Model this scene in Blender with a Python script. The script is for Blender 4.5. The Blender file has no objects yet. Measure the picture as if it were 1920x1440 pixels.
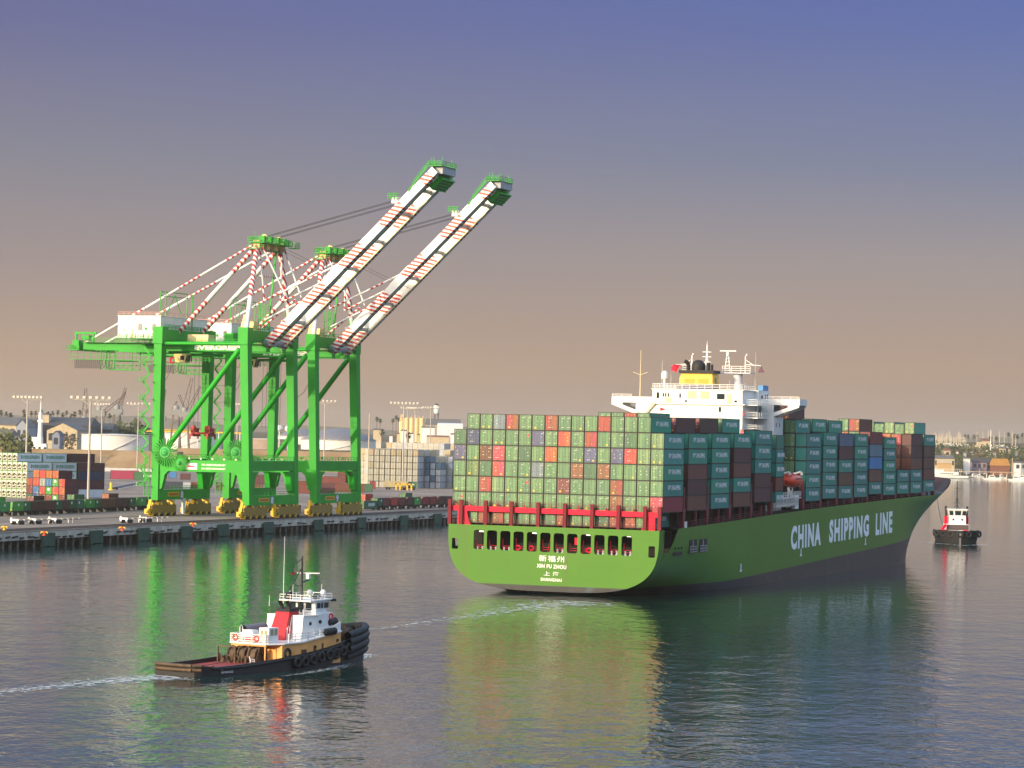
import bpy, bmesh, math, random
from math import sin, cos, pi, radians, sqrt, atan2
from mathutils import Vector, Matrix
random.seed(7)
R = random.Random(11)
D = bpy.data
SC = bpy.context.scene
COL = SC.collection

# ------------------------------------------------------------ camera
F, CH, PIT, ROL = 5591.45, 28.11, 0.01774, 0.02288
cam = D.cameras.new('camera'); camo = D.objects.new('camera', cam); COL.objects.link(camo)
cam.sensor_width = 36; cam.lens = 36 * F / 1920; cam.clip_start = 1; cam.clip_end = 60000
r0 = Vector((1, 0, 0)); u0 = Vector((0, -sin(PIT), cos(PIT))); d0 = Vector((0, cos(PIT), sin(PIT)))
rc = cos(ROL) * r0 + sin(ROL) * u0; uc = -sin(ROL) * r0 + cos(ROL) * u0
M = Matrix((rc, uc, -d0)).transposed().to_4x4(); M.translation = (0, 0, CH)
camo.matrix_world = M
SC.camera = camo
SC.render.resolution_x, SC.render.resolution_y = 1024, 768

# ------------------------------------------------------------ sun, sky, exposure
SUN_EL, SUN_AZ = radians(12.5), (-0.74, -0.673)       # horizontal direction towards the sun
sv = Vector((SUN_AZ[0] * cos(SUN_EL), SUN_AZ[1] * cos(SUN_EL), sin(SUN_EL))).normalized()
sun = D.lights.new('sun', 'SUN'); suno = D.objects.new('sun', sun); COL.objects.link(suno)
sun.energy = 4.0; sun.angle = radians(0.53); sun.color = (1.0, 0.80, 0.52)
suno.rotation_euler = sv.to_track_quat('Z', 'Y').to_euler()
W = D.worlds.new('World'); SC.world = W; W.use_nodes = True
nt = W.node_tree; N = nt.nodes; Lk = nt.links; N.clear()
wo = N.new('ShaderNodeOutputWorld'); bg = N.new('ShaderNodeBackground')
sky = N.new('ShaderNodeTexSky'); sky.sky_type = 'NISHITA'; sky.sun_disc = False
sky.sun_elevation = SUN_EL; sky.sun_rotation = atan2(SUN_AZ[0], SUN_AZ[1]); sky.dust_density = 3
tc = N.new('ShaderNodeTexCoord'); sx = N.new('ShaderNodeSeparateXYZ'); Lk.new(tc.outputs['Generated'], sx.inputs[0])
def lin(c): return tuple(((x / 255 + .055) / 1.055) ** 2.4 if x > 10 else x / 255 / 12.92 for x in c)
def ramp(nt, stops, fac):
    n = nt.nodes.new('ShaderNodeValToRGB'); e = n.color_ramp.elements
    while len(e) > 1: e.remove(e[-1])
    e[0].position = stops[0][0]; e[0].color = (*stops[0][1], 1)
    for p, c in stops[1:]:
        q = e.new(p); q.color = (*c, 1)
    nt.links.new(fac, n.inputs[0]); return n.outputs[0]
mr = N.new('ShaderNodeMapRange'); mr.inputs[1].default_value = -0.03; mr.inputs[2].default_value = 0.17
Lk.new(sx.outputs[2], mr.inputs[0])
def zz(z): return (z + 0.03) / 0.20
smogL = ramp(nt, [(0, lin((176, 155, 138))), (zz(0.0), lin((186, 160, 138))), (zz(0.02), lin((187, 160, 136))), (zz(0.0535), lin((163, 148, 144))), (zz(0.089), lin((139, 137, 148))), (zz(0.134), lin((112, 114, 153))), (zz(0.16), lin((102, 109, 157)))], mr.outputs[0])
smogR = ramp(nt, [(0, lin((160, 148, 138))), (zz(0.0), lin((172, 154, 140))), (zz(0.026), lin((179, 154, 136))), (zz(0.06), lin((162, 152, 150))), (zz(0.093), lin((129, 136, 161))), (zz(0.139), lin((101, 117, 173))), (zz(0.16), lin((91, 111, 175)))], mr.outputs[0])
dv = N.new('ShaderNodeMath'); dv.operation = 'DIVIDE'; Lk.new(sx.outputs[0], dv.inputs[0]); Lk.new(sx.outputs[1], dv.inputs[1])
mx = N.new('ShaderNodeMapRange'); mx.inputs[1].default_value = -0.19; mx.inputs[2].default_value = 0.19; Lk.new(dv.outputs[0], mx.inputs[0])
def mix(nt, a, b, f):
    m = nt.nodes.new('ShaderNodeMix'); m.data_type = 'RGBA'
    for k, v in ((6, a), (7, b), (0, f)):
        if hasattr(v, 'is_linked'): nt.links.new(v, m.inputs[k])
        else: m.inputs[k].default_value = v if k == 0 else (*v, 1)
    return m.outputs[2]
smog = mix(nt, smogL, smogR, mx.outputs[0])
sk = N.new('ShaderNodeVectorMath'); sk.operation = 'SCALE'; Lk.new(sky.outputs[0], sk.inputs[0]); sk.inputs['Scale'].default_value = 0.55
up = N.new('ShaderNodeMapRange'); up.inputs[1].default_value = 0.15; up.inputs[2].default_value = 0.34; Lk.new(sx.outputs[2], up.inputs[0])
skyc = mix(nt, smog, sk.outputs[0], up.outputs[0])
Lk.new(skyc, bg.inputs[0]); bg.inputs[1].default_value = 1.0
Lk.new(bg.outputs[0], wo.inputs[0])
vs = SC.view_settings; vs.view_transform = 'Standard'; vs.look = 'None'; vs.exposure = 0.0; vs.gamma = 1; vs.use_curve_mapping = False
SC.render.engine = 'CYCLES'
cy = SC.cycles; cy.use_denoising = True; cy.max_bounces = 6; cy.diffuse_bounces = 2; cy.glossy_bounces = 3; cy.transmission_bounces = 3; cy.volume_bounces = 0; cy.caustics_reflective = False; cy.caustics_refractive = False

# ------------------------------------------------------------ pixels of the photograph -> points in the world
def ray(px, py):
    a, b = px - 960, py - 720
    x = a * cos(ROL) + b * sin(ROL); y = -a * sin(ROL) + b * cos(ROL)
    return Vector((x / F, cos(PIT) + y / F * sin(PIT), sin(PIT) - y / F * cos(PIT)))
def at(px, py, z=3.5):
    r = ray(px, py); return Vector((0, 0, CH)) + r * ((z - CH) / r.z)
def aty(px, py, Y):
    r = ray(px, py); return Vector((0, 0, CH)) + r * (Y / r.y)
def hz(px, Y, z):                                     # point above pixel column px at distance Y and height z
    r = ray(px, 720); return Vector((r.x / r.y * Y, Y, z))

# ------------------------------------------------------------ materials
MATS = {}
def mat(name, col, rough=.5, metal=0., var=.0, dirt=None, dirtcol=(.12, .08, .05), dscale=.35, rnd=.0, bump=None, spec=.5):
    if name in MATS: return MATS[name]
    m = D.materials.new(name); m.use_nodes = True; t = m.node_tree; p = t.nodes['Principled BSDF']
    p.inputs['Roughness'].default_value = rough; p.inputs['Metallic'].default_value = metal
    p.inputs['Specular IOR Level'].default_value = spec
    c = (*col, 1); out = None
    geo = t.nodes.new('ShaderNodeTexCoord')
    if var or dirt:
        n = t.nodes.new('ShaderNodeTexNoise'); n.inputs['Scale'].default_value = dscale; n.inputs['Detail'].default_value = 6
        t.links.new(geo.outputs['Object'], n.inputs['Vector'])
        hs = t.nodes.new('ShaderNodeHueSaturation'); hs.inputs['Color'].default_value = c
        mm = t.nodes.new('ShaderNodeMapRange'); mm.inputs[1].default_value = .3; mm.inputs[2].default_value = .7
        mm.inputs[3].default_value = 1 - var; mm.inputs[4].default_value = 1 + var
        t.links.new(n.outputs[0], mm.inputs[0]); val = mm.outputs[0]
        if rnd:
            oi = t.nodes.new('ShaderNodeObjectInfo'); mr = t.nodes.new('ShaderNodeMapRange'); mr.inputs[3].default_value = 1 - rnd; mr.inputs[4].default_value = 1 + rnd
            t.links.new(oi.outputs['Random'], mr.inputs[0])
            mu = t.nodes.new('ShaderNodeMath'); mu.operation = 'MULTIPLY'; t.links.new(val, mu.inputs[0]); t.links.new(mr.outputs[0], mu.inputs[1]); val = mu.outputs[0]
            wv = t.nodes.new('ShaderNodeMath'); wv.operation = 'MULTIPLY_ADD'; wv.inputs[1].default_value = -.05 if rnd < .2 else -.09; wv.inputs[2].default_value = .525 if rnd < .2 else .53
            t.links.new(oi.outputs['Random'], wv.inputs[0]); t.links.new(wv.outputs[0], hs.inputs['Hue'])
        t.links.new(val, hs.inputs['Value']); out = hs.outputs[0]
        if dirt:
            n2 = t.nodes.new('ShaderNodeTexNoise'); n2.inputs['Scale'].default_value = dscale * 3; n2.inputs['Detail'].default_value = 8; n2.inputs['Roughness'].default_value = .65
            mp = t.nodes.new('ShaderNodeMapping'); mp.inputs['Scale'].default_value = (1, 1, .25); t.links.new(geo.outputs['Object'], mp.inputs[0]); t.links.new(mp.outputs[0], n2.inputs['Vector'])
            m2 = t.nodes.new('ShaderNodeMapRange'); m2.inputs[1].default_value = .52; m2.inputs[2].default_value = .78; m2.inputs[4].default_value = dirt; t.links.new(n2.outputs[0], m2.inputs[0])
            out = mix(t, out, dirtcol, m2.outputs[0])
        t.links.new(out, p.inputs['Base Color'])
    else: p.inputs['Base Color'].default_value = c
    if bump:
        w = t.nodes.new('ShaderNodeTexWave'); w.inputs['Scale'].default_value = bump[0]; w.bands_direction = bump[1]; t.links.new(geo.outputs['Object'], w.inputs[0])
        b = t.nodes.new('ShaderNodeBump'); b.inputs['Distance'].default_value = bump[2]; b.inputs['Strength'].default_value = 1; t.links.new(w.outputs[1], b.inputs['Height']); t.links.new(b.outputs[0], p.inputs['Normal'])
    MATS[name] = m; return m

# ------------------------------------------------------------ mesh helpers
class MB:
    def __init__(s): s.v = []; s.f = []; s.m = []; s.s = []
    def add(s, vs, fs, m=0, sm=False):
        b = len(s.v); s.v += [tuple(v) for v in vs]; s.f += [[b + i for i in f] for f in fs]; s.m += [m] * len(fs); s.s += [sm] * len(fs); return s
    def box(s, x0, x1, y0, y1, z0, z1, m=0):
        return s.add([(x0, y0, z0), (x1, y0, z0), (x1, y1, z0), (x0, y1, z0), (x0, y0, z1), (x1, y0, z1), (x1, y1, z1), (x0, y1, z1)],
                     [(3, 2, 1, 0), (4, 5, 6, 7), (0, 1, 5, 4), (1, 2, 6, 5), (2, 3, 7, 6), (3, 0, 4, 7)], m)
    def hexa(s, a, b, m=0):                              # two quads (bottom, top) of four points
        return s.add(list(a) + list(b), [(3, 2, 1, 0), (4, 5, 6, 7), (0, 1, 5, 4), (1, 2, 6, 5), (2, 3, 7, 6), (3, 0, 4, 7)], m)
    def bar(s, p, q, w, h=None, m=0, up=(0, 0, 1), w2=None, h2=None):
        p, q = Vector(p), Vector(q); h = h or w; w2 = w2 or w; h2 = h2 or h; d = (q - p)
        if d.length < 1e-6: return s
        d.normalize(); u = Vector(up)
        if abs(d.dot(u)) > .98: u = Vector((0, 1, 0))
        x = d.cross(u).normalized(); y = x.cross(d).normalized()
        A = [p + x * sx * w / 2 + y * sy * h / 2 for sx, sy in ((-1, -1), (1, -1), (1, 1), (-1, 1))]
        B = [q + x * sx * w2 / 2 + y * sy * h2 / 2 for sx, sy in ((-1, -1), (1, -1), (1, 1), (-1, 1))]
        return s.hexa(A, B, m)
    def tube(s, p, q, r, r2=None, n=8, m=0, cap=True):
        p, q = Vector(p), Vector(q); r2 = r if r2 is None else r2; d = (q - p)
        if d.length < 1e-6: return s
        d.normalize(); u = Vector((0, 0, 1)) if abs(d.z) < .95 else Vector((1, 0, 0))
        x = d.cross(u).normalized(); y = x.cross(d).normalized()
        vs = [p + (x * cos(2 * pi * i / n) + y * sin(2 * pi * i / n)) * r for i in range(n)] + [q + (x * cos(2 * pi * i / n) + y * sin(2 * pi * i / n)) * r2 for i in range(n)]
        s.add(vs, [(i, (i + 1) % n, n + (i + 1) % n, n + i) for i in range(n)], m, n > 5)
        if cap: s.add(vs, [tuple(range(n))[::-1], tuple(range(n, 2 * n))], m)
        return s
    def path(s, pts, r, n=5, m=0):
        for a, b in zip(pts, pts[1:]): s.tube(a, b, r, n=n, m=m, cap=False)
        return s
    def lathe(s, c, prof, n=16, m=0, a0=0, a1=2 * pi, sm=True):
        c = Vector(c); full = abs(a1 - a0 - 2 * pi) < 1e-6; k = n if full else n + 1
        vs = [c + Vector((r * cos(a0 + (a1 - a0) * i / n), r * sin(a0 + (a1 - a0) * i / n), z)) for r, z in prof for i in range(k)]
        fs = [(j * k + i, j * k + (i + 1) % k, (j + 1) * k + (i + 1) % k, (j + 1) * k + i) for j in range(len(prof) - 1) for i in range(k if full else k - 1)]
        return s.add(vs, fs, m, sm)
    def ball(s, c, r, n=10, m=0, sz=1., k=6):
        return s.lathe(c, [(max(r * sin(pi * j / k), 1e-3), -r * sz * cos(pi * j / k)) for j in range(k + 1)], n, m)
    def prism(s, poly, o, ax, ay, dep, m=0):             # flat polygon in (ax, ay) swept along dep
        o, ax, ay, dep = Vector(o), Vector(ax), Vector(ay), Vector(dep); n = len(poly)
        A = [o + ax * x + ay * y for x, y in poly]; B = [a + dep for a in A]
        return s.add(A + B, [tuple(range(n))[::-1], tuple(range(n, 2 * n))] + [(i, (i + 1) % n, n + (i + 1) % n, n + i) for i in range(n)], m)
    def quad(s, a, b, c, d, m=0): return s.add([a, b, c, d], [(0, 1, 2, 3)], m)
    def torus(s, c, R_, r, ax=(0, 1, 0), n=14, k=6, m=0):
        c = Vector(c); ax = Vector(ax).normalized(); u = Vector((0, 0, 1)) if abs(ax.z) < .9 else Vector((1, 0, 0)); x = ax.cross(u).normalized(); y = x.cross(ax)
        vs = [c + (x * cos(2 * pi * i / n) + y * sin(2 * pi * i / n)) * (R_ + r * cos(2 * pi * j / k)) + ax * r * sin(2 * pi * j / k) for i in range(n) for j in range(k)]
        return s.add(vs, [(i * k + j, ((i + 1) % n) * k + j, ((i + 1) % n) * k + (j + 1) % k, i * k + (j + 1) % k) for i in range(n) for j in range(k)], m, True)
    def rail(s, pts, h=1.05, r=.035, n=3, step=1.6, m=0):  # a handrail of stanchions and bars along a line
        pts = [Vector(p) for p in pts]
        for a, b in zip(pts, pts[1:]):
            for k in range(1, n + 1):
                o = Vector((0, 0, h * k / n)); s.bar(a + o, b + o, r * 2, m=m)
            c = max(1, int((b - a).length / step))
            for i in range(c + 1):
                p = a.lerp(b, i / c); s.bar(p, p + Vector((0, 0, h)), r * 2, m=m)
        return s
    def mesh(s, name, mats):
        me = D.meshes.new(name); me.from_pydata(s.v, [], s.f)
        for m in (mats if isinstance(mats, (list, tuple)) else [mats]): me.materials.append(m)
        me.polygons.foreach_set('material_index', s.m); me.polygons.foreach_set('use_smooth', s.s); me.update(); return me
    def build(s, name, mats, parent=None, label=None):
        return link(name, s.mesh(name, mats), parent, label)
def link(name, me, parent=None, label=None):
    o = D.objects.new(name, me); COL.objects.link(o)
    if parent: o.parent = parent
    if label: o['label'] = label
    return o
def tag(o, label=None, cat=None, group=None, kind=None):
    if label: o['label'] = label
    if cat: o['category'] = cat
    if group: o['group'] = group
    if kind: o['kind'] = kind
    return o
def thing(name, label, cat, loc=(0, 0, 0), rz=0, group=None):
    o = D.objects.new(name, None); COL.objects.link(o); o.location = loc; o.rotation_euler = (0, 0, rz); o.empty_display_size = .1
    return tag(o, label, cat, group)
CHILD = {}
def copy_tree(o, parent=None):
    c = o.copy(); COL.objects.link(c)
    if parent: c.parent = parent
    for ch in list(o.children): copy_tree(ch, c)
    return c
def place(o, loc, rz=0): o.location = loc; o.rotation_euler = (0, 0, rz); return o
TXT = {}
def text_mesh(s, size, bold=0.0, xs=1.0, extr=0.0, gap=1.0):
    k = (s, size, bold, xs, extr, gap)
    if k in TXT: return TXT[k]
    c = D.curves.new('lettering', 'FONT'); c.body = s; c.size = size; c.align_x = 'CENTER'; c.align_y = 'CENTER'; c.offset = bold; c.extrude = extr; c.resolution_u = 3; c.space_character = gap; c.fill_mode = 'FRONT' if extr == 0 else 'BOTH'
    o = D.objects.new('lettering', c); COL.objects.link(o)
    bpy.context.view_layer.update()
    me = D.meshes.new_from_object(o.evaluated_get(bpy.context.evaluated_depsgraph_get())); me.name = 'lettering'
    D.objects.remove(o); D.curves.remove(c)
    if xs != 1.0:
        for v in me.vertices: v.co.x *= xs
    me.materials.clear(); TXT[k] = me; return me
def lettering(s, size, loc, ax, ay, material, parent=None, bold=0.0, xs=1.0, name='lettering'):
    me = text_mesh(s, size, bold, xs)
    if len(me.materials) == 0: me.materials.append(material)
    if me.materials[0] != material:
        me = me.copy(); me.materials[0] = material
    o = D.objects.new(name, me); COL.objects.link(o); ax, ay = Vector(ax).normalized(), Vector(ay).normalized(); az = ax.cross(ay)
    m = Matrix((ax, ay, az)).transposed().to_4x4(); m.translation = loc
    if parent: o.parent = parent
    o.matrix_local = m
    return o
def interp(x, xs, ys):
    if x <= xs[0]: return ys[0]
    for i in range(len(xs) - 1):
        if x <= xs[i + 1]: t = (x - xs[i]) / (xs[i + 1] - xs[i]); return ys[i] * (1 - t) + ys[i + 1] * t
    return ys[-1]
ORD = 'zeroth first second third fourth fifth sixth seventh eighth ninth tenth eleventh twelfth thirteenth fourteenth fifteenth sixteenth seventeenth eighteenth nineteenth twentieth'.split()
# ------------------------------------------------------------ paints and grounds
GREEN = mat('crane_green', (.008, .34, .012), .5, var=.10, dirt=.2, dirtcol=(.01, .16, .03), dscale=.15, spec=.3)
WHITE = mat('white_paint', (.78, .77, .74), .45, var=.06, dirt=.22, dirtcol=(.42, .33, .25), dscale=.25)
CREAM = mat('cream_paint', (.72, .58, .30), .5, var=.08)
GREY = mat('grey_paint', (.35, .36, .38), .5, var=.1)
DGREY = mat('dark_steel', (.035, .035, .04), .5, var=.3)
BLACK = mat('black_rubber', (.012, .012, .013), .7, var=.3)
ROPE = mat('wire_rope', (.05, .05, .06), .5)
YEL = mat('safety_yellow', (.85, .50, .015), .45, var=.12, dirt=.3, dirtcol=(.15, .09, .02))
RED = mat('signal_red', (.70, .005, .04), .5, var=.12, spec=.2)
MAROON = mat('maroon_paint', (.17, .016, .028), .55, var=.2)
DMAROON = mat('dark_maroon_steel', (.022, .006, .007), .7, var=.3)
ORANGE = mat('orange_red_paint', (.75, .06, .012), .45, var=.1)
GLASS = mat('dark_glass', (.02, .03, .035), .06)
CONC = mat('concrete', (.58, .48, .38), .85, var=.22, dirt=.5, dirtcol=(.12, .10, .08), dscale=.4)
WOODP = mat('wet_pile', (.17, .145, .11), .8, var=.5, dscale=.8)
LAMP = mat('lamp_housing', (.65, .60, .5), .4)
TAN = mat('tan_paint', (.85, .40, .12), .5, var=.12, dirt=.35, dirtcol=(.25, .10, .03), dscale=.5)
LETW = mat('white_lettering', (.82, .81, .78), .5)
LETG = mat('green_lettering', (.015, .22, .10), .5)
ALU = mat('galvanised_steel', (.50, .50, .48), .4, metal=.3)
def stripes(name, c1, c2, scale, axis, ang=0.0, rough=.45):       # paint in slanting bands
    m = D.materials.new(name); m.use_nodes = True; t = m.node_tree; p = t.nodes['Principled BSDF']; p.inputs['Roughness'].default_value = rough
    g = t.nodes.new('ShaderNodeTexCoord'); mp = t.nodes.new('ShaderNodeVectorMath'); mp.operation = 'DOT_PRODUCT'; mp.inputs[1].default_value = axis
    t.links.new(g.outputs['Object'], mp.inputs[0]); ml = t.nodes.new('ShaderNodeMath'); ml.operation = 'MULTIPLY'; ml.inputs[1].default_value = scale; t.links.new(mp.outputs['Value'], ml.inputs[0])
    fr = t.nodes.new('ShaderNodeMath'); fr.operation = 'FRACT'; t.links.new(ml.outputs[0], fr.inputs[0]); gt = t.nodes.new('ShaderNodeMath'); gt.operation = 'GREATER_THAN'; gt.inputs[1].default_value = .5; t.links.new(fr.outputs[0], gt.inputs[0])
    t.links.new(mix(t, c1, c2, gt.outputs[0]), p.inputs['Base Color']); MATS[name] = m; return m
HAZARD = stripes('yellow_black_bands', (.62, .36, .01), (.02, .018, .015), 1.15, (.55, 1, 1))

def ground_mat(name, c1, c2, sc, bumpd=.0, c3=None):
    m = D.materials.new(name); m.use_nodes = True; t = m.node_tree; p = t.nodes['Principled BSDF']; p.inputs['Roughness'].default_value = .9; p.inputs['Specular IOR Level'].default_value = .08
    g = t.nodes.new('ShaderNodeTexCoord'); n = t.nodes.new('ShaderNodeTexNoise'); n.inputs['Scale'].default_value = sc; n.inputs['Detail'].default_value = 9; n.inputs['Roughness'].default_value = .62
    t.links.new(g.outputs['Object'], n.inputs[0]); st = [(.36, c1), (.62, c2)]
    if c3: st.append((.72, c3))
    t.links.new(ramp(t, st, n.outputs[0]), p.inputs['Base Color']); return m
ASPH = ground_mat('yard_asphalt', (.19, .155, .13), (.31, .255, .21), .03)
SHORE = ground_mat('shore_scrub', (.06, .06, .025), (.16, .13, .07), .02, c3=(.30, .24, .16))
HILL = ground_mat('hill_scrub', (.10, .10, .09), (.16, .15, .12), .004)

# ------------------------------------------------------------ water
m = D.materials.new('harbour_water'); m.use_nodes = True; t = m.node_tree; p = t.nodes['Principled BSDF']; TN = t.nodes; TL = t.links
p.inputs['Base Color'].default_value = (.005, .026, .022, 1); p.inputs['Roughness'].default_value = .07; p.inputs['IOR'].default_value = 1.333
g = TN.new('ShaderNodeTexCoord')
def mth(op, a, b=None, c=None):
    n = TN.new('ShaderNodeMath'); n.operation = op
    for i, v in enumerate((a, b, c)):
        if v is None: continue
        if hasattr(v, 'is_linked'): TL.new(v, n.inputs[i])
        else: n.inputs[i].default_value = v
    return n.outputs[0]
def noise(scale, detail=2, sx=1., sy=1., rough=.5, rot=0.):
    mp = TN.new('ShaderNodeMapping'); mp.inputs['Scale'].default_value = (sx, sy, 1); mp.inputs['Rotation'].default_value = (0, 0, rot); TL.new(g.outputs['Object'], mp.inputs[0])
    n = TN.new('ShaderNodeTexNoise'); n.inputs['Scale'].default_value = scale; n.inputs['Detail'].default_value = detail; n.inputs['Roughness'].default_value = rough
    TL.new(mp.outputs[0], n.inputs['Vector']); return n.outputs[0]
sp = TN.new('ShaderNodeSeparateXYZ'); TL.new(g.outputs['Object'], sp.inputs[0])
near = TN.new('ShaderNodeMapRange'); near.inputs[1].default_value = 560; near.inputs[2].default_value = 250; near.inputs[3].default_value = .45; near.inputs[4].default_value = 1.0; TL.new(sp.outputs[1], near.inputs[0])
patch = TN.new('ShaderNodeMapRange'); patch.inputs[1].default_value = .38; patch.inputs[2].default_value = .66; patch.inputs[3].default_value = .6; patch.inputs[4].default_value = 1.2; TL.new(noise(.010, 3, .6, .35), patch.inputs[0])
h1 = mth('MULTIPLY', noise(.95, 2, 1.15, .75, rot=.25), .036)
h2 = mth('MULTIPLY', noise(.40, 2, 1.15, .62, rot=-.2), .085)
h3 = mth('MULTIPLY', noise(.11, 1, .9, .6, rot=.2), .13)
hh = mth('ADD', mth('ADD', h1, h2), h3)
amp = mth('MULTIPLY', near.outputs[0], patch.outputs[0])
bp = TN.new('ShaderNodeBump'); bp.inputs['Strength'].default_value = 1.0; bp.inputs['Distance'].default_value = 1.0
TL.new(mth('MULTIPLY', hh, mth('MULTIPLY', amp, 2.3)), bp.inputs['Height']); TL.new(bp.outputs[0], p.inputs['Normal'])
WATER = m
w = MB(); w.quad((-3000, 60, 0), (3500, 60, 0), (3500, 7000, 0), (-3000, 7000, 0)).build('water', WATER)['kind'] = 'structure'

# ------------------------------------------------------------ wharf and yard
AQ = 1.22240                                            # heading of the quay (from +X)
EQ = Vector((cos(AQ), sin(AQ), 0)); EG = Vector((sin(AQ), -cos(AQ), 0)); CB = Vector((-73.047, 832.889, 0))
QZ = 3.5
aq = radians(1.1); QD = EQ * cos(aq) - EG * sin(aq); QN = EG * cos(aq) + EQ * sin(aq); QO = CB + EG * 10.4
def qp(q, g=0, z=0): return QO + QD * q + QN * g + Vector((0, 0, z))
w = MB(); pts = [qp(-700, -1.2, QZ), qp(430, -1.2, QZ), Vector((60, 2500, QZ)), Vector((40, 3600, QZ)), Vector((-1600, 3600, QZ)), Vector((-1600, 100, QZ))]
w.add(pts, [tuple(range(6))]).build('terminal_ground', ASPH)['kind'] = 'structure'
wh = thing('wharf', 'long concrete wharf edge on dark piles with green fender panels', 'wharf', QO)
def ql(q, g, z): return QD * q + QN * g + Vector((0, 0, z))
def qbox(w, q0, q1, g0, g1, z0, z1, m=0):
    return w.hexa([ql(q0, g0, z0), ql(q1, g0, z0), ql(q1, g1, z0), ql(q0, g1, z0)], [ql(q0, g0, z1), ql(q1, g0, z1), ql(q1, g1, z1), ql(q0, g1, z1)], m)
w = MB()
for k in range(-30, 19): qbox(w, k * 23, k * 23 + 22.9, -1.2, 0, 1.75, QZ + .02)
w.build('fascia', CONC, wh)
w = MB(); qbox(w, -690, 430, -14, -.0, QZ + .006, QZ + .02); o = w.build('wharf_apron', ground_mat('apron_asphalt', (.04, .03, .025), (.075, .055, .045), .05)); o['kind'] = 'structure'; o.location = QO
w = MB(); qbox(w, -690, 430, -.55, -.15, QZ + .02, QZ + .3); w.build('kerb', mat('kerb_concrete', (.30, .25, .2), .8, var=.2), wh)
w = MB(); qbox(w, -690, 430, -9, -8.6, -1, QZ - .1); w.build('back_wall', DGREY, wh)
w = MB(); qbox(w, -690, 430, -8.6, -1.2, QZ - .5, QZ - .1); w.build('deck_slab', DGREY, wh)
for i in range(92):
    q = -190 + i * 3.9 + R.uniform(-.3, .3); w = MB(); w.tube(ql(q, -.75, -1), ql(q, -.75, 1.75), .36 + R.uniform(-.06, .08), n=8); w.build('pile', WOODP, wh)
FEND = mat('fender_green', (.015, .065, .035), .6, var=.3, dirt=.5)
def q_of(px, py): v = at(px, py, QZ) - QO; return v.dot(QD)
edge_y = lambda x: interp(x, [0, 120, 480, 600, 840], [999, 992.5, 979.5, 972, 959])
for px in (61, 152, 255, 350, 430, 516, 596, 671, 745, 803):
    q = q_of(px, edge_y(px)); w = MB(); qbox(w, q - 3.2, q + 3.2, .35, .75, .15, 3.25); w.build('fender_panel', FEND, wh)
    w = MB()
    for d in (-1.8, 1.8): w.tube(ql(q + d, 0, 2.4), ql(q + d, .35, 2.4), .5, n=10)
    w.build('fender_buffer', BLACK, wh)
for i in range(96):
    q = -180 + i * 3.55 + R.uniform(-.5, .5)
    if R.random() < .2: continue
    w = MB(); z = R.uniform(2.1, 2.6); w.bar(ql(q, .15, z), ql(q + R.uniform(1.6, 2.6), .15, z + R.uniform(-.15, .25)), .32, .42, up=QN); w.build('rubber_strip', BLACK, wh)
bx_l = ['first', 'second', 'third', 'fourth', 'fifth']
bollpos = [((83, 1001), 'orange mooring bollard on the wharf edge near the left rim'), ((229, 992), 'orange mooring bollard on the wharf edge beside the white trailers'), ((8, 991), 'yellow bollard at the far left end of the wharf'), ((362, 984), 'orange mooring bollard on the wharf edge left of the crane legs')]
for (px, py), lb in bollpos:
    t = thing('mooring_bollard', lb, 'bollard', at(px, py + 3, QZ), AQ, 'bollards along the wharf'); w = MB()
    w.lathe((0, 0, 0), [(.5, 0), (.5, .12), (.22, .2), (.2, .7), (.36, .8), (.36, .95), (.01, 1.0)], 12).build('post', ORANGE if 'orange' in lb else YEL, t)
    w = MB(); w.tube((0, -.8, .75), (0, .8, .75), .15, n=8); w.tube((0, -.8, .4), (0, -.8, .85), .12, n=8); w.tube((0, .8, .4), (0, .8, .85), .12, n=8); w.build('horn', YEL, t)
w = MB()
for g0 in (-10.6, -38.7):
    for d in (-.4, .4): qbox(w, -690, 430, g0 + d - .08, g0 + d + .08, QZ + .004, QZ + .05)
w.build('crane_rails', DGREY)['kind'] = 'structure'; D.objects['crane_rails'].location = QO
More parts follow.
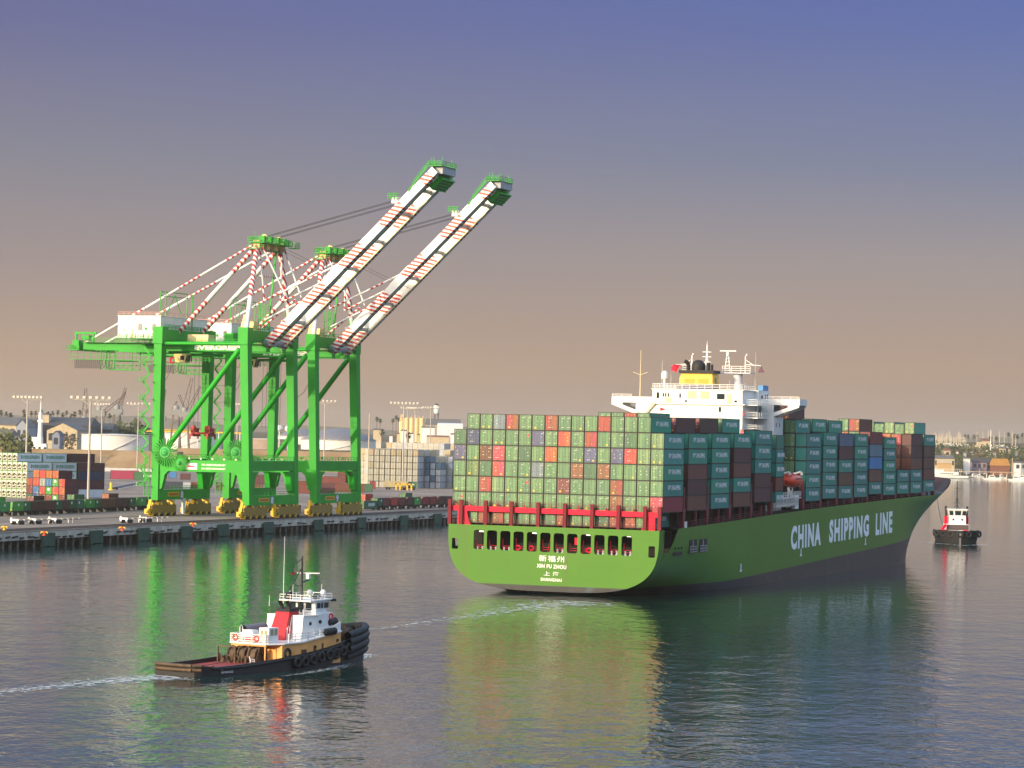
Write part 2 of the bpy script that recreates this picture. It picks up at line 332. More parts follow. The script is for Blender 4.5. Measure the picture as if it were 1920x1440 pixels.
# ------------------------------------------------------------ the container ship (local x = starboard, y = forward, z = up)
SHO = Vector((7.9304, 536.6372, 0)); STH = -.3601
SMAT = Matrix.Translation(SHO) @ Matrix.Rotation(STH, 4, 'Z')
ship = thing('container_ship', 'large green container ship with full deck cargo moving away', 'container ship', SHO, STH)
def hull_material():
    m = D.materials.new('hull_green'); m.use_nodes = True; t = m.node_tree; p = t.nodes['Principled BSDF']; p.inputs['Roughness'].default_value = .45; p.inputs['Specular IOR Level'].default_value = .3
    g = t.nodes.new('ShaderNodeTexCoord'); s = t.nodes.new('ShaderNodeSeparateXYZ'); t.links.new(g.outputs['Object'], s.inputs[0])
    def mt(op, a, b):
        n = t.nodes.new('ShaderNodeMath'); n.operation = op
        for i, v in enumerate((a, b)):
            if hasattr(v, 'is_linked'): t.links.new(v, n.inputs[i])
            else: n.inputs[i].default_value = v
        return n.outputs[0]
    n1 = t.nodes.new('ShaderNodeTexNoise'); n1.inputs['Scale'].default_value = .06; n1.inputs['Detail'].default_value = 8; t.links.new(g.outputs['Object'], n1.inputs[0])
    grn = ramp(t, [(.3, (.044, .168, .003)), (.7, (.060, .20, .004))], n1.outputs[0])
    mp = t.nodes.new('ShaderNodeMapping'); mp.inputs['Scale'].default_value = (.7, .7, .05); t.links.new(g.outputs['Object'], mp.inputs[0])
    n2 = t.nodes.new('ShaderNodeTexNoise'); n2.inputs['Scale'].default_value = .8; n2.inputs['Detail'].default_value = 8; t.links.new(mp.outputs[0], n2.inputs[0])
    st = t.nodes.new('ShaderNodeMapRange'); st.inputs[1].default_value = .56; st.inputs[2].default_value = .75; st.inputs[4].default_value = .5; t.links.new(n2.outputs[0], st.inputs[0])
    grn = mix(t, grn, (.075, .12, .025), st.outputs[0])
    # weld seams between the plates
    for ax, sc_, wd in ((1, 1 / 12., .006), (2, 1 / 2.6, .014)):
        fr = mt('FRACT', mt('MULTIPLY', s.outputs[ax], sc_), 0); ln = mt('LESS_THAN', fr, wd); grn = mix(t, grn, (.035, .12, .006), mt('MULTIPLY', ln, .6))
    q = t.nodes.new('ShaderNodeMath'); q.operation = 'MULTIPLY_ADD'; t.links.new(s.outputs[1], q.inputs[0]); q.inputs[1].default_value = .0277; q.inputs[2].default_value = .28
    boot = mt('MAXIMUM', q.outputs[0], 1.5)
    below = mt('LESS_THAN', s.outputs[2], boot)
    n3 = t.nodes.new('ShaderNodeTexNoise'); n3.inputs['Scale'].default_value = .22; n3.inputs['Detail'].default_value = 9; n3.inputs['Roughness'].default_value = .7; t.links.new(g.outputs['Object'], n3.inputs[0])
    bt = ramp(t, [(.35, (.016, .018, .022)), (.58, (.028, .029, .036)), (.68, (.045, .07, .085)), (.78, (.05, .09, .11))], n3.outputs[0])
    t.links.new(mix(t, grn, bt, below), p.inputs['Base Color']); return m
HULL = hull_material()
topw = lambda u: interp(u, [0, 17, 55, 95, 140, 190, 225, 240, 279], [12.05, 12.3, 13.2, 14.2, 15.05, 15.85, 16.2, 16.35, 16.6])
def topn(u):
    if 2.9 < u < 11.1: return interp(u, [2.901, 6.0, 11.1], [7.95, 7.95, 12.13])
    return topw(u)
bdeck = lambda u: interp(u, [0, 190, 215, 235, 250, 260, 268, 274, 277, 279], [20.15, 20.15, 20.05, 19.3, 17.9, 16.0, 12.6, 8.2, 4.4, .15])
bwat = lambda u: interp(u, [0, 185, 200, 220, 240, 255, 263, 266, 300], [20.15, 20.0, 18.3, 13.6, 6.8, 1.9, .4, .1, .05])
ustem = lambda w: interp(w, [-3, 0, 6, 12, 16, 20], [264, 266, 269.5, 273.5, 276.5, 279.2])
def wstem(u): return interp(u, [264, 266, 269.5, 273.5, 276.5, 279.2], [-3, 0, 6, 12, 16, 20])
def hb(u, w):
    if u < 100:
        keel = interp(u, [0, 15, 40, 80, 100], [.45, -1.6, -6.5, -11, -12]); n = interp(u, [0, 15, 25, 50, 80], [3.6, 2.9, 2.8, 4.2, 9])
        tt = min(1, max(0, (12.6 - w) / (12.6 - keel))); return 20.15 * max(0, 1 - tt ** n) ** (1 / n)
    if u < 185: return 20.15 if w > -2 else 19.8
    b0, b1 = bwat(u), bdeck(u)
    if u > 264:
        ws = wstem(u); k = max(0, (w - ws) / (20 - ws)); return max(.03, b1 * k ** 1.15)
    return b0 + (b1 - b0) * max(0, min(1, w / interp(u, [185, 228, 245, 262], [15.0, 15.4, 17.5, 19.8]))) ** 1.6
US = [0, .6, 1.5, 2.88, 2.901, 4.5, 6.0, 8.5, 11.1, 14, 18, 23, 29, 36, 44, 54, 66, 80, 99.9, 120, 140, 160, 175, 185, 192, 200, 208, 216, 224, 232, 240, 246, 252, 257, 261, 264.5, 267, 269, 271, 273, 275, 276.5, 277.8, 278.8]
K = 22
def loft(us, w0f, w1f, name, mt_, parent, k=K):
    w = MB()
    for sd in (1, -1):
        V = []
        for u in us:
            a, b = w0f(u), w1f(u)
            for j in range(k + 1):
                ww = a + (b - a) * j / k; V.append((sd * hb(u, ww), u, ww))
        Fs = []
        for i in range(len(us) - 1):
            for j in range(k):
                q = (i * (k + 1) + j, (i + 1) * (k + 1) + j, (i + 1) * (k + 1) + j + 1, i * (k + 1) + j + 1); Fs.append(q if sd > 0 else q[::-1])
        w.add(V, Fs, 0, True)
    return w.build(name, mt_, parent)
def lowf(u):
    k = interp(u, [0, 15, 40], [.46, -1.5, -2.6])
    return max(k, min(wstem(u), topn(u) - .1)) if u > 264 else k
loft(US, lowf, topn, 'hull', HULL, ship)
# maroon bulwark of the forecastle, shadow of the stacks put into its colour
loft([u for u in US if u >= 240] , topw, lambda u: interp(u, [240, 242, 252, 262, 279], [16.5, 18.3, 19.2, 19.8, 20.3]), 'bow_bulwark', mat('bulwark_maroon_shade', (.026, .006, .008), .7, var=.2), ship, 5)
# counter under the transom
w = MB(); n = 12
us = [0, 6, 15, 30]; V = []
for u in us:
    for j in range(n + 1): x = -1 + 2 * j / n; V.append((hb(u, lowf(u) + .02) * x, u, lowf(u) + .01))
w.add(V, [(i * (n + 1) + j, i * (n + 1) + j + 1, (i + 1) * (n + 1) + j + 1, (i + 1) * (n + 1) + j) for i in range(len(us) - 1) for j in range(n)]).build('counter', HULL, ship)
# transom plate with its openings
def rrect(x0, x1, y0, y1, r, k=4):
    P = []
    for cx, cy_, a in ((x1 - r, y1 - r, 0), (x0 + r, y1 - r, 90), (x0 + r, y0 + r, 180), (x1 - r, y0 + r, 270)):
        for i in range(k + 1): b = radians(a + 90 * i / k); P.append((cx + r * cos(b), cy_ + r * sin(b)))
    return P
def plate(outer, holes, half):
    c = D.curves.new('plate', 'CURVE'); c.dimensions = '2D'; c.fill_mode = 'BOTH'; c.extrude = half
    for P in [outer] + holes:
        s = c.splines.new('POLY'); s.points.add(len(P) - 1); s.use_cyclic_u = True
        for i, (x, y) in enumerate(P): s.points[i].co = (x, y, 0, 1)
    o = D.objects.new('plate', c); COL.objects.link(o); bpy.context.view_layer.update()
    me = D.meshes.new_from_object(o.evaluated_get(bpy.context.evaluated_depsgraph_get())); D.objects.remove(o); D.curves.remove(c); return me
side = [(hb(0, .46 + (12.04 - .46) * (j / 30) ** 1.6), .46 + (12.04 - .46) * (j / 30) ** 1.6) for j in range(31)]
outer = side + [(-x, y) for x, y in side[::-1]]
HOLES = [rrect(-15.17 + 2.571 * i, -13.2 + 2.571 * i, 7.62 - .02 * i, 11.12 - .02 * i, .45) for i in range(12)] + [rrect(-19.4, -18.2, 7.55, 9.5, .2), rrect(18.2, 19.4, 7.25, 9.25, .2)]
me = plate(outer, HOLES, .15)
for v in me.vertices: x, y, z = v.co; v.co = (x, z + .0, y)
me.materials.clear(); me.materials.append(HULL); me.name = 'transom'; link('transom', me, ship)
# mooring deck behind the openings, its shade put into a near-black colour
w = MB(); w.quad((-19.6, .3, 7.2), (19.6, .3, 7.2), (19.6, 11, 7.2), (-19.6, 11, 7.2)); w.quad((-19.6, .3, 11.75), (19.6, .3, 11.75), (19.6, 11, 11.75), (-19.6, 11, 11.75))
w.quad((-19.6, 9, 7.2), (19.6, 9, 7.2), (19.6, 9, 11.75), (-19.6, 9, 11.75)); w.build('mooring_deck', mat('mooring_shade', (.006, .004, .004), .8), ship)
w = MB()
for i in range(12):
    x = -15.1 + 2.571 * i; w.box(x, x + .14, .9, 1.05, 7.2, 9.2 + R.random()); w.bar((x, .7, 8.35), (x + 2, .7, 8.35), .05); w.bar((x, .7, 7.95), (x + 2, .7, 7.95), .05)
    if i in (3, 4, 8): w.torus((x + .6 + .7 * (i == 8), .6, 8.1), .42, .11)
    if i == 7: w.box(x + 1, x + 1.8, .9, 1.6, 9.0, 10.3)
    if i == 5: w.bar((x + .8, 1.5, 7.2), (x + 1.2, 2.8, 11.7), .12); w.bar((x + 1.3, 1.5, 7.2), (x + 1.7, 2.8, 11.7), .12)
w.build('mooring_gear', RED, ship)
w = MB()
for i in (0, 1, 2, 6, 9, 10, 11):
    x = -15.1 + 2.571 * i
    for d in (.4, 1.4): w.lathe((x + d, .8, 7.25), [(.32, 0), (.32, .3), (.2, .4), (.2, .75), (.3, .85), (.01, .95)], 8)
w.build('fairlead_rollers', GREY, ship)
w = MB()
for i in (0, 4, 8, 11):
    x = -15.1 + 2.571 * i; w.box(x + .7, x + 1.6, .6, 1.0, 10.75, 10.95)
lm = D.materials.new('deck_lamp'); lm.use_nodes = True; lm.node_tree.nodes['Principled BSDF'].inputs['Emission Color'].default_value = (1, .95, .85, 1); lm.node_tree.nodes['Principled BSDF'].inputs['Emission Strength'].default_value = 2.0
w.build('deck_lamp', lm, ship)
# deck and hatch coaming
w = MB(); w.box(-17, 17, 11.2, 205, 11.0, 12.2); V = []
for u in (0.2, 2.5): V += [(-hb(u, 12) + .1, u, 11.95), (hb(u, 12) - .1, u, 11.95)]
w.add(V, [(0, 1, 3, 2)])
w.box(-17.2, 17.2, 2.5, 11.2, 11.76, 11.98)
V = []; us = [11.2, 55, 95, 140, 190, 225, 240, 250, 258, 266, 272, 276]
for u in us: V += [(-hb(u, topw(u)) + .05, u, topw(u) - .08), (hb(u, topw(u)) - .05, u, topw(u) - .08)]
w.add(V, [(2 * i, 2 * i + 1, 2 * i + 3, 2 * i + 2) for i in range(len(us) - 1)]).build('main_deck', DMAROON, ship)
w = MB()
for u0_, u1_ in ((3, 76), (99, 208)): w.hexa([(-16.9, u0_, 12.2), (16.9, u0_, 12.2), (16.9, u1_, topw(u1_)), (-16.9, u1_, topw(u1_))], [(-16.9, u0_, 15.1), (16.9, u0_, 15.1), (16.9, u1_, topw(u1_) + 1.6), (-16.9, u1_, topw(u1_) + 1.6)])
w.build('hatch_coaming', DMAROON, ship)
# red frame across the stern
for x in (-20.2, -17.98, -13.2, -8.2, -3.05, 2.06, 7.24, 12.2, 17.2, 19.95): w = MB(); w.box(x - .33, x + .33, .25, .75, 11.98, 16.4 - .006 * x); w.build('stern_post', mat('stern_post_red', (.15, .003, .014), .5, var=.15, spec=.2), ship)
w = MB(); w.hexa([(-20, .76, 14.5), (19.7, .76, 14.32), (19.7, 1.3, 14.32), (-20, 1.3, 14.5)], [(-20, .76, 15.45), (19.7, .76, 15.25), (19.7, 1.3, 15.25), (-20, 1.3, 15.45)])
for x in (-17.7, 17.9):
    sg = 1 if x < 0 else -1
    w.prism([(-1.1, 12), (1.5, 12), (1.0, 13), (.7, 14.5), (-1.1, 14.5)], (x, .8, 0), (sg, 0, 0), (0, 0, 1), (0, .5, 0))
for k in range(15): x = -19 + k * 2.6; w.box(x, x + .18, .8, 1.2, 15.3, 15.75 + .25 * (k % 3 == 0))
w.build('stern_beam', RED, ship)
w = MB()
for a, b in zip((-20.2, -17.98, -13.2, -8.2, -3.05, 2.06, 7.24, 12.2, 17.2), (-17.98, -13.2, -8.2, -3.05, 2.06, 7.24, 12.2, 17.2, 19.95)):
    w.rail([(a, .5, 15.5), (b, .5, 15.45)], .95, .022, 3, 1.2); w.rail([(a, .45, 12.05), (b, .45, 12.05)], 1.1, .022, 3, 1.2)
w.build('stern_railing', MAROON, ship)
# lashing pillars along both sides
BAYU = [1.57 + 14.74 * i for i in range(6)]; FU = [99.32 + 13.77 * i for i in range(9)]
basew = lambda u: 15.14 + .0088 * (u - 1.57)
pil = [(u - 1.35) for u in BAYU[1:]] + [FU[0] - 1.0] + [u - .8 for u in FU[1:]] + [FU[-1] + 12.9]
for i, u in enumerate(pil):
    for sd in (1, -1):
        w = MB(); x = sd * 19.6; a, b = topw(u) - .1, basew(u)
        w.box(x - .35, x + .35, u - .32, u + .32, b + .2, b + 4.4); w.hexa([(x - .35, u - .3, a), (x + .35, u - .3, a), (x + .35, u + .3, a), (x - .35, u + .3, a)], [(x - .4, u - .75, b - .6), (x + .4, u - .75, b - .6), (x + .4, u + .75, b - .6), (x - .4, u + .75, b - .6)])
        w.box(x - .4, x + .4, u - .75, u + .75, b - .6, b + .5); w.build('lashing_pillar', MAROON, ship)
for u in [u + 6.4 for u in BAYU[1:5]] + [u + 6.1 for u in FU]:
    for sd in (1, -1): w = MB(); w.box(sd * 19.7 - .2, sd * 19.7 + .2, u - .22, u + .22, topw(u) - .1, basew(u) - .15); w.build('deck_stanchion', MAROON, ship)
for u0_, u1_ in ((15, 74), (98, 222)):
    for sd in (1, -1):
        w = MB(); w.rail([(sd * 19.95, u0_ + (u1_ - u0_) * k / 8, topw(u0_ + (u1_ - u0_) * k / 8)) for k in range(9)], 1.1, .03, 3, 2.2); w.build('side_railing', MAROON, ship)
for u in pil[:-1]: w = MB(); w.box(-18.6, 18.6, u - .35, u + .35, 12.3, basew(u) + 3.2); w.build('gap_light_block', DMAROON, ship)  # solid dark plates added between bays to keep light out of the gaps
# writing
def fit_text(s, p0, ux, uz, width, height, material, parent, bold=.02, name='lettering', gap=1.0):
    me = text_mesh(s, 1.0, bold, gap=gap).copy(); xs = [v.co.x for v in me.vertices]; ys = [v.co.y for v in me.vertices]
    ax, ay, az = Vector(ux).normalized(), Vector(uz).normalized(), None; az = ax.cross(ay)
    for v in me.vertices: v.co.x = (v.co.x - min(xs)) / (max(xs) - min(xs)) * width; v.co.y = (v.co.y - min(ys)) / (max(ys) - min(ys)) * height
    p0 = Vector(p0)
    for v in me.vertices: v.co = p0 + ax * v.co.x + ay * v.co.y
    me.materials.clear(); me.materials.append(material)
    o = D.objects.new(name, me); COL.objects.link(o)
    if parent: o.parent = parent
    return o
sl = .0182
for s, a, b, z0 in (('CHINA', 88.3, 112.4, 6.15), ('SHIPPING', 119.4, 154.9, 6.85), ('LINE', 161.3, 177.6, 7.55)):
    fit_text(s, (20.18, a, z0), (0, 1, sl), (0, 0, 1), b - a, 5.0, mat('side_lettering', (.95, .95, .95), .5), ship, .05, gap=1.22)
tl = (1, 0, -.02)
fit_text('新福州', (-2.45, -.17, 5.85), tl, (0, 0, 1), 4.8, 1.15, LETW, ship, .012, gap=1.25)
fit_text('XIN FU ZHOU', (-2.85, -.17, 4.70), tl, (0, 0, 1), 5.65, .72, LETW, ship, .03, gap=1.12)
fit_text('上海', (-1.5, -.17, 3.32), tl, (0, 0, 1), 2.95, .8, LETW, ship, .012, gap=1.6)
fit_text('SHANGHAI', (-2.05, -.17, 2.36), tl, (0, 0, 1), 4.0, .58, LETW, ship, .03, gap=1.12)
for px, py in ((1399.5, 1058.8), (1505, 1039), (1627, 1016)):
    u, z = {1399.5: (52, 4.3), 1505: (96.5, 6.0), 1627: (152, 6.9)}[px]; w = MB(); w.box(20.16, 20.19, u - .35, u + .35, z - .9, z + .3); w.box(20.16, 20.19, u - .7, u + .7, z - 1.3, z - .9); w.build('tug_mark', LETW, ship)
for u in (18.3, 24.7):
    w = MB(); w.box(20.05, 20.17, u, u + 4.5, 7.55, 10.0); w.build('side_opening', DMAROON, ship)
    w = MB()
    for k in range(5): w.box(20.17, 20.2, u + .2 + k * 1.0, u + .32 + k * 1.0, 7.6, 8.7)
    for z in (7.7, 8.2, 8.7): w.box(20.175, 20.205, u, u + 4.5, z, z + .1)
    w.box(20.17, 20.2, u + 1.8, u + 2.1, 8.7, 9.9)
    w.build('opening_grille', GREY, ship)
w = MB(); w.box(20.05, 20.17, 8.6, 14, 7.4, 7.95)
for u in (9.7, 11.7, 13.6): w.box(20.05, 20.17, u - .18, u + .18, 8.45, 8.85)
w.build('scupper', DMAROON, ship)
w = MB(); w.box(19.6, 20.2, 15.2, 16.2, 12.25, 13.4); w.build('deck_locker', WHITE, ship)

# ---- deck house
HW_ = WHITE
w = MB(); w.box(-10.6, 11.4, 81, 90, 12.2, 35.8); w.box(-15.3, 15.5, 90.0, 97.4, 12.2, 33.4); w.box(-10.6, 11.8, 90.0, 97.4, 33.4, 35.8); w.build('accommodation_block', HW_, ship)
w = MB(); w.box(-8.0, 11.3, 81.05, 90, 35.8, 38.65); w.box(-8.6, 12.2, 90, 97.8, 35.85, 38.9); w.build('bridge_deck', HW_, ship)
w = MB(); w.box(-8.7, 11.9, 80.6, 90, 35.6, 35.85); w.box(-8.2, 11.6, 80.85, 91, 38.62, 38.8); w.box(11.4, 14.2, 82.5, 90.5, 35.62, 35.8); w.box(11.4, 14.2, 82.5, 90.5, 33.0, 33.2); w.box(11.4, 14.2, 82.5, 90.5, 30.4, 30.6); w.build('deck_edge', WHITE, ship)
for sd in (-1, 1):
    w = MB(); x0, x1 = (20.6, 11) if sd > 0 else (-20.4, -8)
    w.box(min(x0, x1), max(x0, x1), 91.5, 97.2, 35.95, 36.2); w.box(min(x0, x1), max(x0, x1), 91.5, 91.62, 36.2, 37.2); w.box(min(x0, x1), max(x0, x1), 97.1, 97.2, 36.2, 37.2); w.box(x0 - .06 * sd - .06, x0 - .06 * sd + .06, 91.5, 97.2, 36.2, 37.25)
    # triangular bracket below the wing
    for u in (91.6, 96.8):
        xa = 12.4 * sd
        w.prism([(8.0, 0), (8.0, -.5), (0, -3.4), (0, -2.5), (5.6, -.55), (5.6, 0)] if sd > 0 else [(8.0, 0), (8.0, -.5), (0, -3.4), (0, -2.5), (5.6, -.55), (5.6, 0)], (xa, u, 36.0), (sd, 0, 0), (0, 0, 1), (0, .3, 0))
        w.box(min(xa, xa + 2.2 * sd), max(xa, xa + 2.2 * sd), u, u + .3, 33.4, 36); w.box(min(xa + 2.2 * sd, xa + 2.6 * sd), max(xa + 2.2 * sd, xa + 2.6 * sd), u + .01, u + .29, 33.2, 36)
    w.build('bridge_wing', HW_, ship)
w = MB(); w.rail([(-8.0, 81, 38.8), (11.3, 81, 38.8), (11.4, 90, 38.8)], 1.0, .045, 3, 1.5); w.rail([(-8.0, 81, 38.8), (-8.0, 97, 38.8)], 1.0, .045, 3, 1.5)
for z in (35.8, 33.2, 30.6): w.rail([(11.5, 82.6, z), (14.1, 82.6, z), (14.1, 90.3, z)], 1.05, .045, 3, 1.5)
w.rail([(-20.3, 91.6, 37.2), (-16, 91.6, 37.2)], .5, .04, 2); w.rail([(13, 91.6, 37.2), (20.4, 91.6, 37.2)], .5, .04, 2); w.build('house_railing', WHITE, ship)
w = MB()
for x, z, a, b in ((-6.8, 37.4, .5, 1.2), (-5.6, 37.5, .25, .7), (-5.1, 37.5, .25, .7), (-4.5, 37.5, .25, .7), (-2.0, 37.4, .3, .9), (6.7, 37.35, 1.6, 1.1), (9.9, 36.4, .5, .4), (6.6, 34.7, .5, 1.0), (-.7, 36.3, .4, .4)):
    f_ = MB(); f_.box(x - a / 2, x + a / 2, 80.96, 81.2, z - b / 2, z + b / 2); f_.build('window', GLASS, ship)
for x in (-.3, 2.4):
    w = MB(); w.box(x - .05, x + 1.75, 80.97, 81.1, 36.85, 38.35)
    for k in range(6): w.box(x, x + 1.7, 80.93, 80.98, 36.9 + .25 * k, 37.05 + .25 * k)
    w.build('louvre', CREAM, ship)
w = MB(); w.box(-5.1, -4.0, 80.95, 81.1, 35.9, 37.0); w.box(8.0, 9.0, 80.95, 81.1, 35.9, 37.9); w.build('house_door', CREAM, ship)
for u, v0, z, a, b in ((92.5, 12.2, 37.4, 1.4, 1.0), (95, 12.2, 37.1, .8, 2.0), (96.6, 12.2, 37.5, .9, 1.3), (92, 11.8, 34.6, .5, 1.1), (94, 11.8, 34.6, .5, 1.1), (95.5, 11.8, 34.6, .5, 1.1), (92, 15.5, 31.8, .35, .9), (94.5, 15.5, 31.8, .35, .9)):
    f_ = MB(); f_.box(v0 - .1, v0 + .04, u - a / 2, u + a / 2, z - b / 2, z + b / 2); f_.build('window', GLASS, ship)
w = MB(); w.box(11.2, 12.25, 93, 97, 38.95, 40.0); w.build('name_board', mat('board_blue', (.03, .22, .5), .4), ship)
w = MB()
for k in range(3): w.box(11.5 , 12.1, 80.5 - k * .0, 80.95, 33.5 + k * .4, 33.6 + k * .4)
w.prism([(0, 0), (1.2, .35), (0, .7)], (-6.2, 80.9, 34.2), (1, 0, 0), (0, 0, 1), (0, .08, 0)); w.build('red_markings', RED, ship)
w = MB()
for k in range(9): w.box(-9.6 + k * .25, -9.2 + k * .25, 80.4, 80.9, 33.3 + k * .28, 33.42 + k * .28)
w.bar((-9.6, 80.4, 33.3), (-7.3, 80.4, 35.8), .12, .2); w.build('stairs', CREAM, ship)
# funnel
w = MB(); w.box(-3.0, 4.1, 83.5, 88.2, 39.7, 41.1); w.hexa([(-3.0, 83.5, 41.1), (4.1, 83.5, 41.1), (4.1, 88.2, 41.1), (-3.0, 88.2, 41.1)], [(-2.7, 83.95, 42.1), (3.9, 83.95, 42.1), (3.9, 88.2, 42.1), (-2.7, 88.2, 42.1)]); fun = w.build('funnel', mat('funnel_yellow', (.80, .50, .06), .45, var=.06), ship)
w = MB(); w.box(-3.03, 4.13, 83.47, 88.23, 38.8, 39.72); w.build('funnel_base_band', mat('band_blue', (.025, .03, .12), .5), fun)
w = MB(); w.box(-3.2, 4.3, 83.6, 88.4, 42.1, 42.75); w.build('funnel_top', mat('soot_black', (.018, .016, .018), .7), fun)
for x in (-1.9, 1.1):
    w = MB(); w.box(x - .05, x + 2.15, 83.46, 83.55, 39.75, 41.0)
    for k in range(6): w.box(x, x + 2.1, 83.40, 83.47, 39.8 + k * .2, 39.93 + k * .2)
    w.build('funnel_louvre', mat('louvre_yellow', (.62, .36, .02), .5), fun)
w = MB(); w.tube((4.11, 85.9, 40.7), (4.16, 85.9, 40.7), .62, n=16); w.build('funnel_badge', mat('badge_blue', (.02, .04, .10), .5), fun)
fit_text('S', (4.18, 85.6, 40.35), (0, 1, 0), (0, 0, 1), .55, .75, LETW, fun, .04)
SOOT = MATS['soot_black']
w = MB(); w.tube((.3, 86, 42.7), (.3, 86, 43.4), 1.45, n=16); w.lathe((.3, 86, 43.4), [(1.45, 0), (1.4, .6), (1.1, 1.15), (.6, 1.45), (.01, 1.55)], 18); w.build('exhaust_dome', SOOT, ship)
for x, sg in ((-1.9, -1), (2.4, 1), (3.2, 1)):
    w = MB(); w.path([(x, 86, 42.7), (x, 86, 44.0), (x - .2, 86 - .3, 44.4), (x - .7, 85.5, 44.6)] if sg < 0 else [(x, 86, 42.7), (x, 86, 44.4 - .4 * (x > 3))], .42 if x < 3 else .28, 8); w.build('exhaust_pipe', SOOT, ship)
w = MB(); w.box(-4.2, 10.6, 89.0, 92.5, 42.3, 42.5); w.tube((7.4, 90.8, 38.9), (7.4, 90.8, 42.3), 1.0, n=12); w.tube((-3.0, 90.8, 38.9), (-3.0, 90.8, 42.3), .8, n=10); w.build('radar_platform', mat('mast_grey', (.55, .55, .58), .5), ship)
w = MB(); w.rail([(-4.2, 89.1, 42.5), (-1.5, 89.1, 42.5)], 1.3, .045, 3); w.rail([(4.5, 89.1, 42.5), (10.5, 89.1, 42.5)], 1.3, .045, 3); w.build('platform_railing', WHITE, ship)
w = MB(); x = 1.0; w.bar((x, 89.5, 42.5), (x, 89.5, 48.2), .42, w2=.2, h2=.2)
for z, l in ((44.6, 1.7), (45.7, 1.9), (46.7, 1.9)): w.bar((x - l / 2, 89.5, z), (x + l / 2, 89.5, z), .14)
w.bar((x - .8, 89.5, 42.5), (x - .1, 89.5, 45.5), .12); w.bar((x + .8, 89.5, 42.5), (x + .1, 89.5, 45.5), .12); w.tube((x, 89.5, 48.2), (x, 89.5, 49), .05); w.build('signal_mast', WHITE, ship)
w = MB(); x = 5.2
for d in (-.6, .6): w.bar((x + d, 90.5, 42.5), (x + d * .3, 90.5, 46), .14)
for z in (43.2, 43.9, 44.6, 45.3): w.bar((x - .5, 90.5, z), (x + .5, 90.5, z + .3), .08)
w.lathe((x, 90.5, 45.9), [(.3, 0), (.3, .8), (.01, 1)], 10); w.build('radar_mast', WHITE, ship)
w = MB(); w.bar((x - 1.6, 90.2, 47), (x + 1.7, 90.8, 47), .12, .25); w.build('radar_scanner', WHITE, ship)
for x, sg in ((-2.4, -1), (9.2, 1)):
    w = MB(); w.bar((x, 90, 42.5), (x, 90, 46.0), .2); w.bar((x, 90, 44.2), (x + sg * 3.4, 90, 44.0), .12); w.bar((x, 90, 45.2), (x + sg * 1.6, 90, 44.15), .09); w.ball((x + .25, 90, 46.2), .22); w.build('signal_post', WHITE, ship)
w = MB(); w.prism([(0, 0), (1.3, 0), (.65, 1.4)], (11.9, 90, 42.6), (1, 0, 0), (0, 0, 1), (0, .3, 0)); w.build('day_shape', mat('shape_purple', (.10, .03, .06), .6), ship)
w = MB(); w.add([(-6.3, 88, 43.0), (-5.1, 88.1, 42.3), (-4.9, 88.2, 43.0), (-5.9, 88.1, 43.9), (-4.2, 88, 44.0)], [(0, 1, 2), (0, 2, 3), (2, 4, 3)]); w.prism([(0, 0), (1.1, .5), (1.0, 1.1), (-.1, .9)], (-6.2, 88, 42.6), (1, 0, 0), (0, 0, 1), (0, .03, 0)); w.build('flag', RED, ship)
w = MB(); w.tube((-7.0, 86, 38.8), (-7.0, 86, 40.9), .3, n=8); w.lathe((-7.0, 86, 40.9), [(.65, 0), (.75, .4), (.7, 1.2), (.4, 1.6), (.01, 1.7)], 14); w.build('satellite_dome', WHITE, ship)
w = MB(); x, y = -14.6, 93; w.tube((x, y, 36.2), (x, y, 47), .13, .05, 6); w.bar((x - 1.6, y, 42.4), (x, y, 41.8), .07); w.bar((x + 1.6, y, 42.4), (x, y, 41.8), .07); w.build('wing_mast', CREAM, ship)
w = MB()
for x, y, z, h in ((-9.5, 92, 38.9, 6), (10.5, 93, 38.9, 8), (8.2, 82, 38.8, 2), (11, 84, 38.8, 1.6), (-5.0, 84, 38.8, 3.4)): w.tube((x, y, z), (x, y, z + h), .05, .02, 5)
w.build('whip_aerial', WHITE, ship)
# lifeboat, davits, gangway
DX = 19.2
w = MB()
for u in (84.3, 93.6):
    w.path([(DX - 1.5, u, 14.8), (DX - .3, u - .4, 17.0), (DX - 1.3, u + .3, 18.6), (DX - .2, u + .2, 21.8), (DX + 1.4, u, 22.2), (DX + 1.6, u, 21.6)], .28, 6); w.bar((DX - 1.2, u - .6, 14.8), (DX - 1.2, u + .5, 20.5), .35); w.bar((DX - 1.2, u + 1.2, 14.8), (DX - .4, u + .4, 19.4), .22)
w.rail([(DX + .4, 80, 17.0), (DX + .4, 97.5, 17.15)], 1.0, .05, 3, 1.3); w.box(DX - 1, DX + .5, 79.5, 97.5, 16.75, 17.0)
for u in (80.5, 83.5, 86.5, 89.5): w.box(DX + .1, DX + .45, u, u + .6, 15.2, 16.8)
w.box(DX + .2, DX + .9, 91, 94, 14.6, 17.5); w.build('lifeboat_davit', WHITE, ship)
w = MB(); w.hexa([(19.9, 75, 15.05), (20.6, 75, 15.05), (20.6, 92, 15.45), (19.9, 92, 15.45)], [(19.9, 75, 16.0), (20.6, 75, 16.0), (20.6, 92, 16.4), (19.9, 92, 16.4)])
w.rail([(20.62, 75, 15.6), (20.62, 92, 16.0)], 1.0, .05, 3, 1.0); w.build('gangway', ALU, ship)
lb = thing('lifeboat', 'orange red enclosed lifeboat hanging in white davits beside the ship house', 'lifeboat', SMAT @ Vector((20.1, 89.0, 19.0)), STH)
w = MB(); Lb = 5.3
V = []; nS = 15; nK = 12
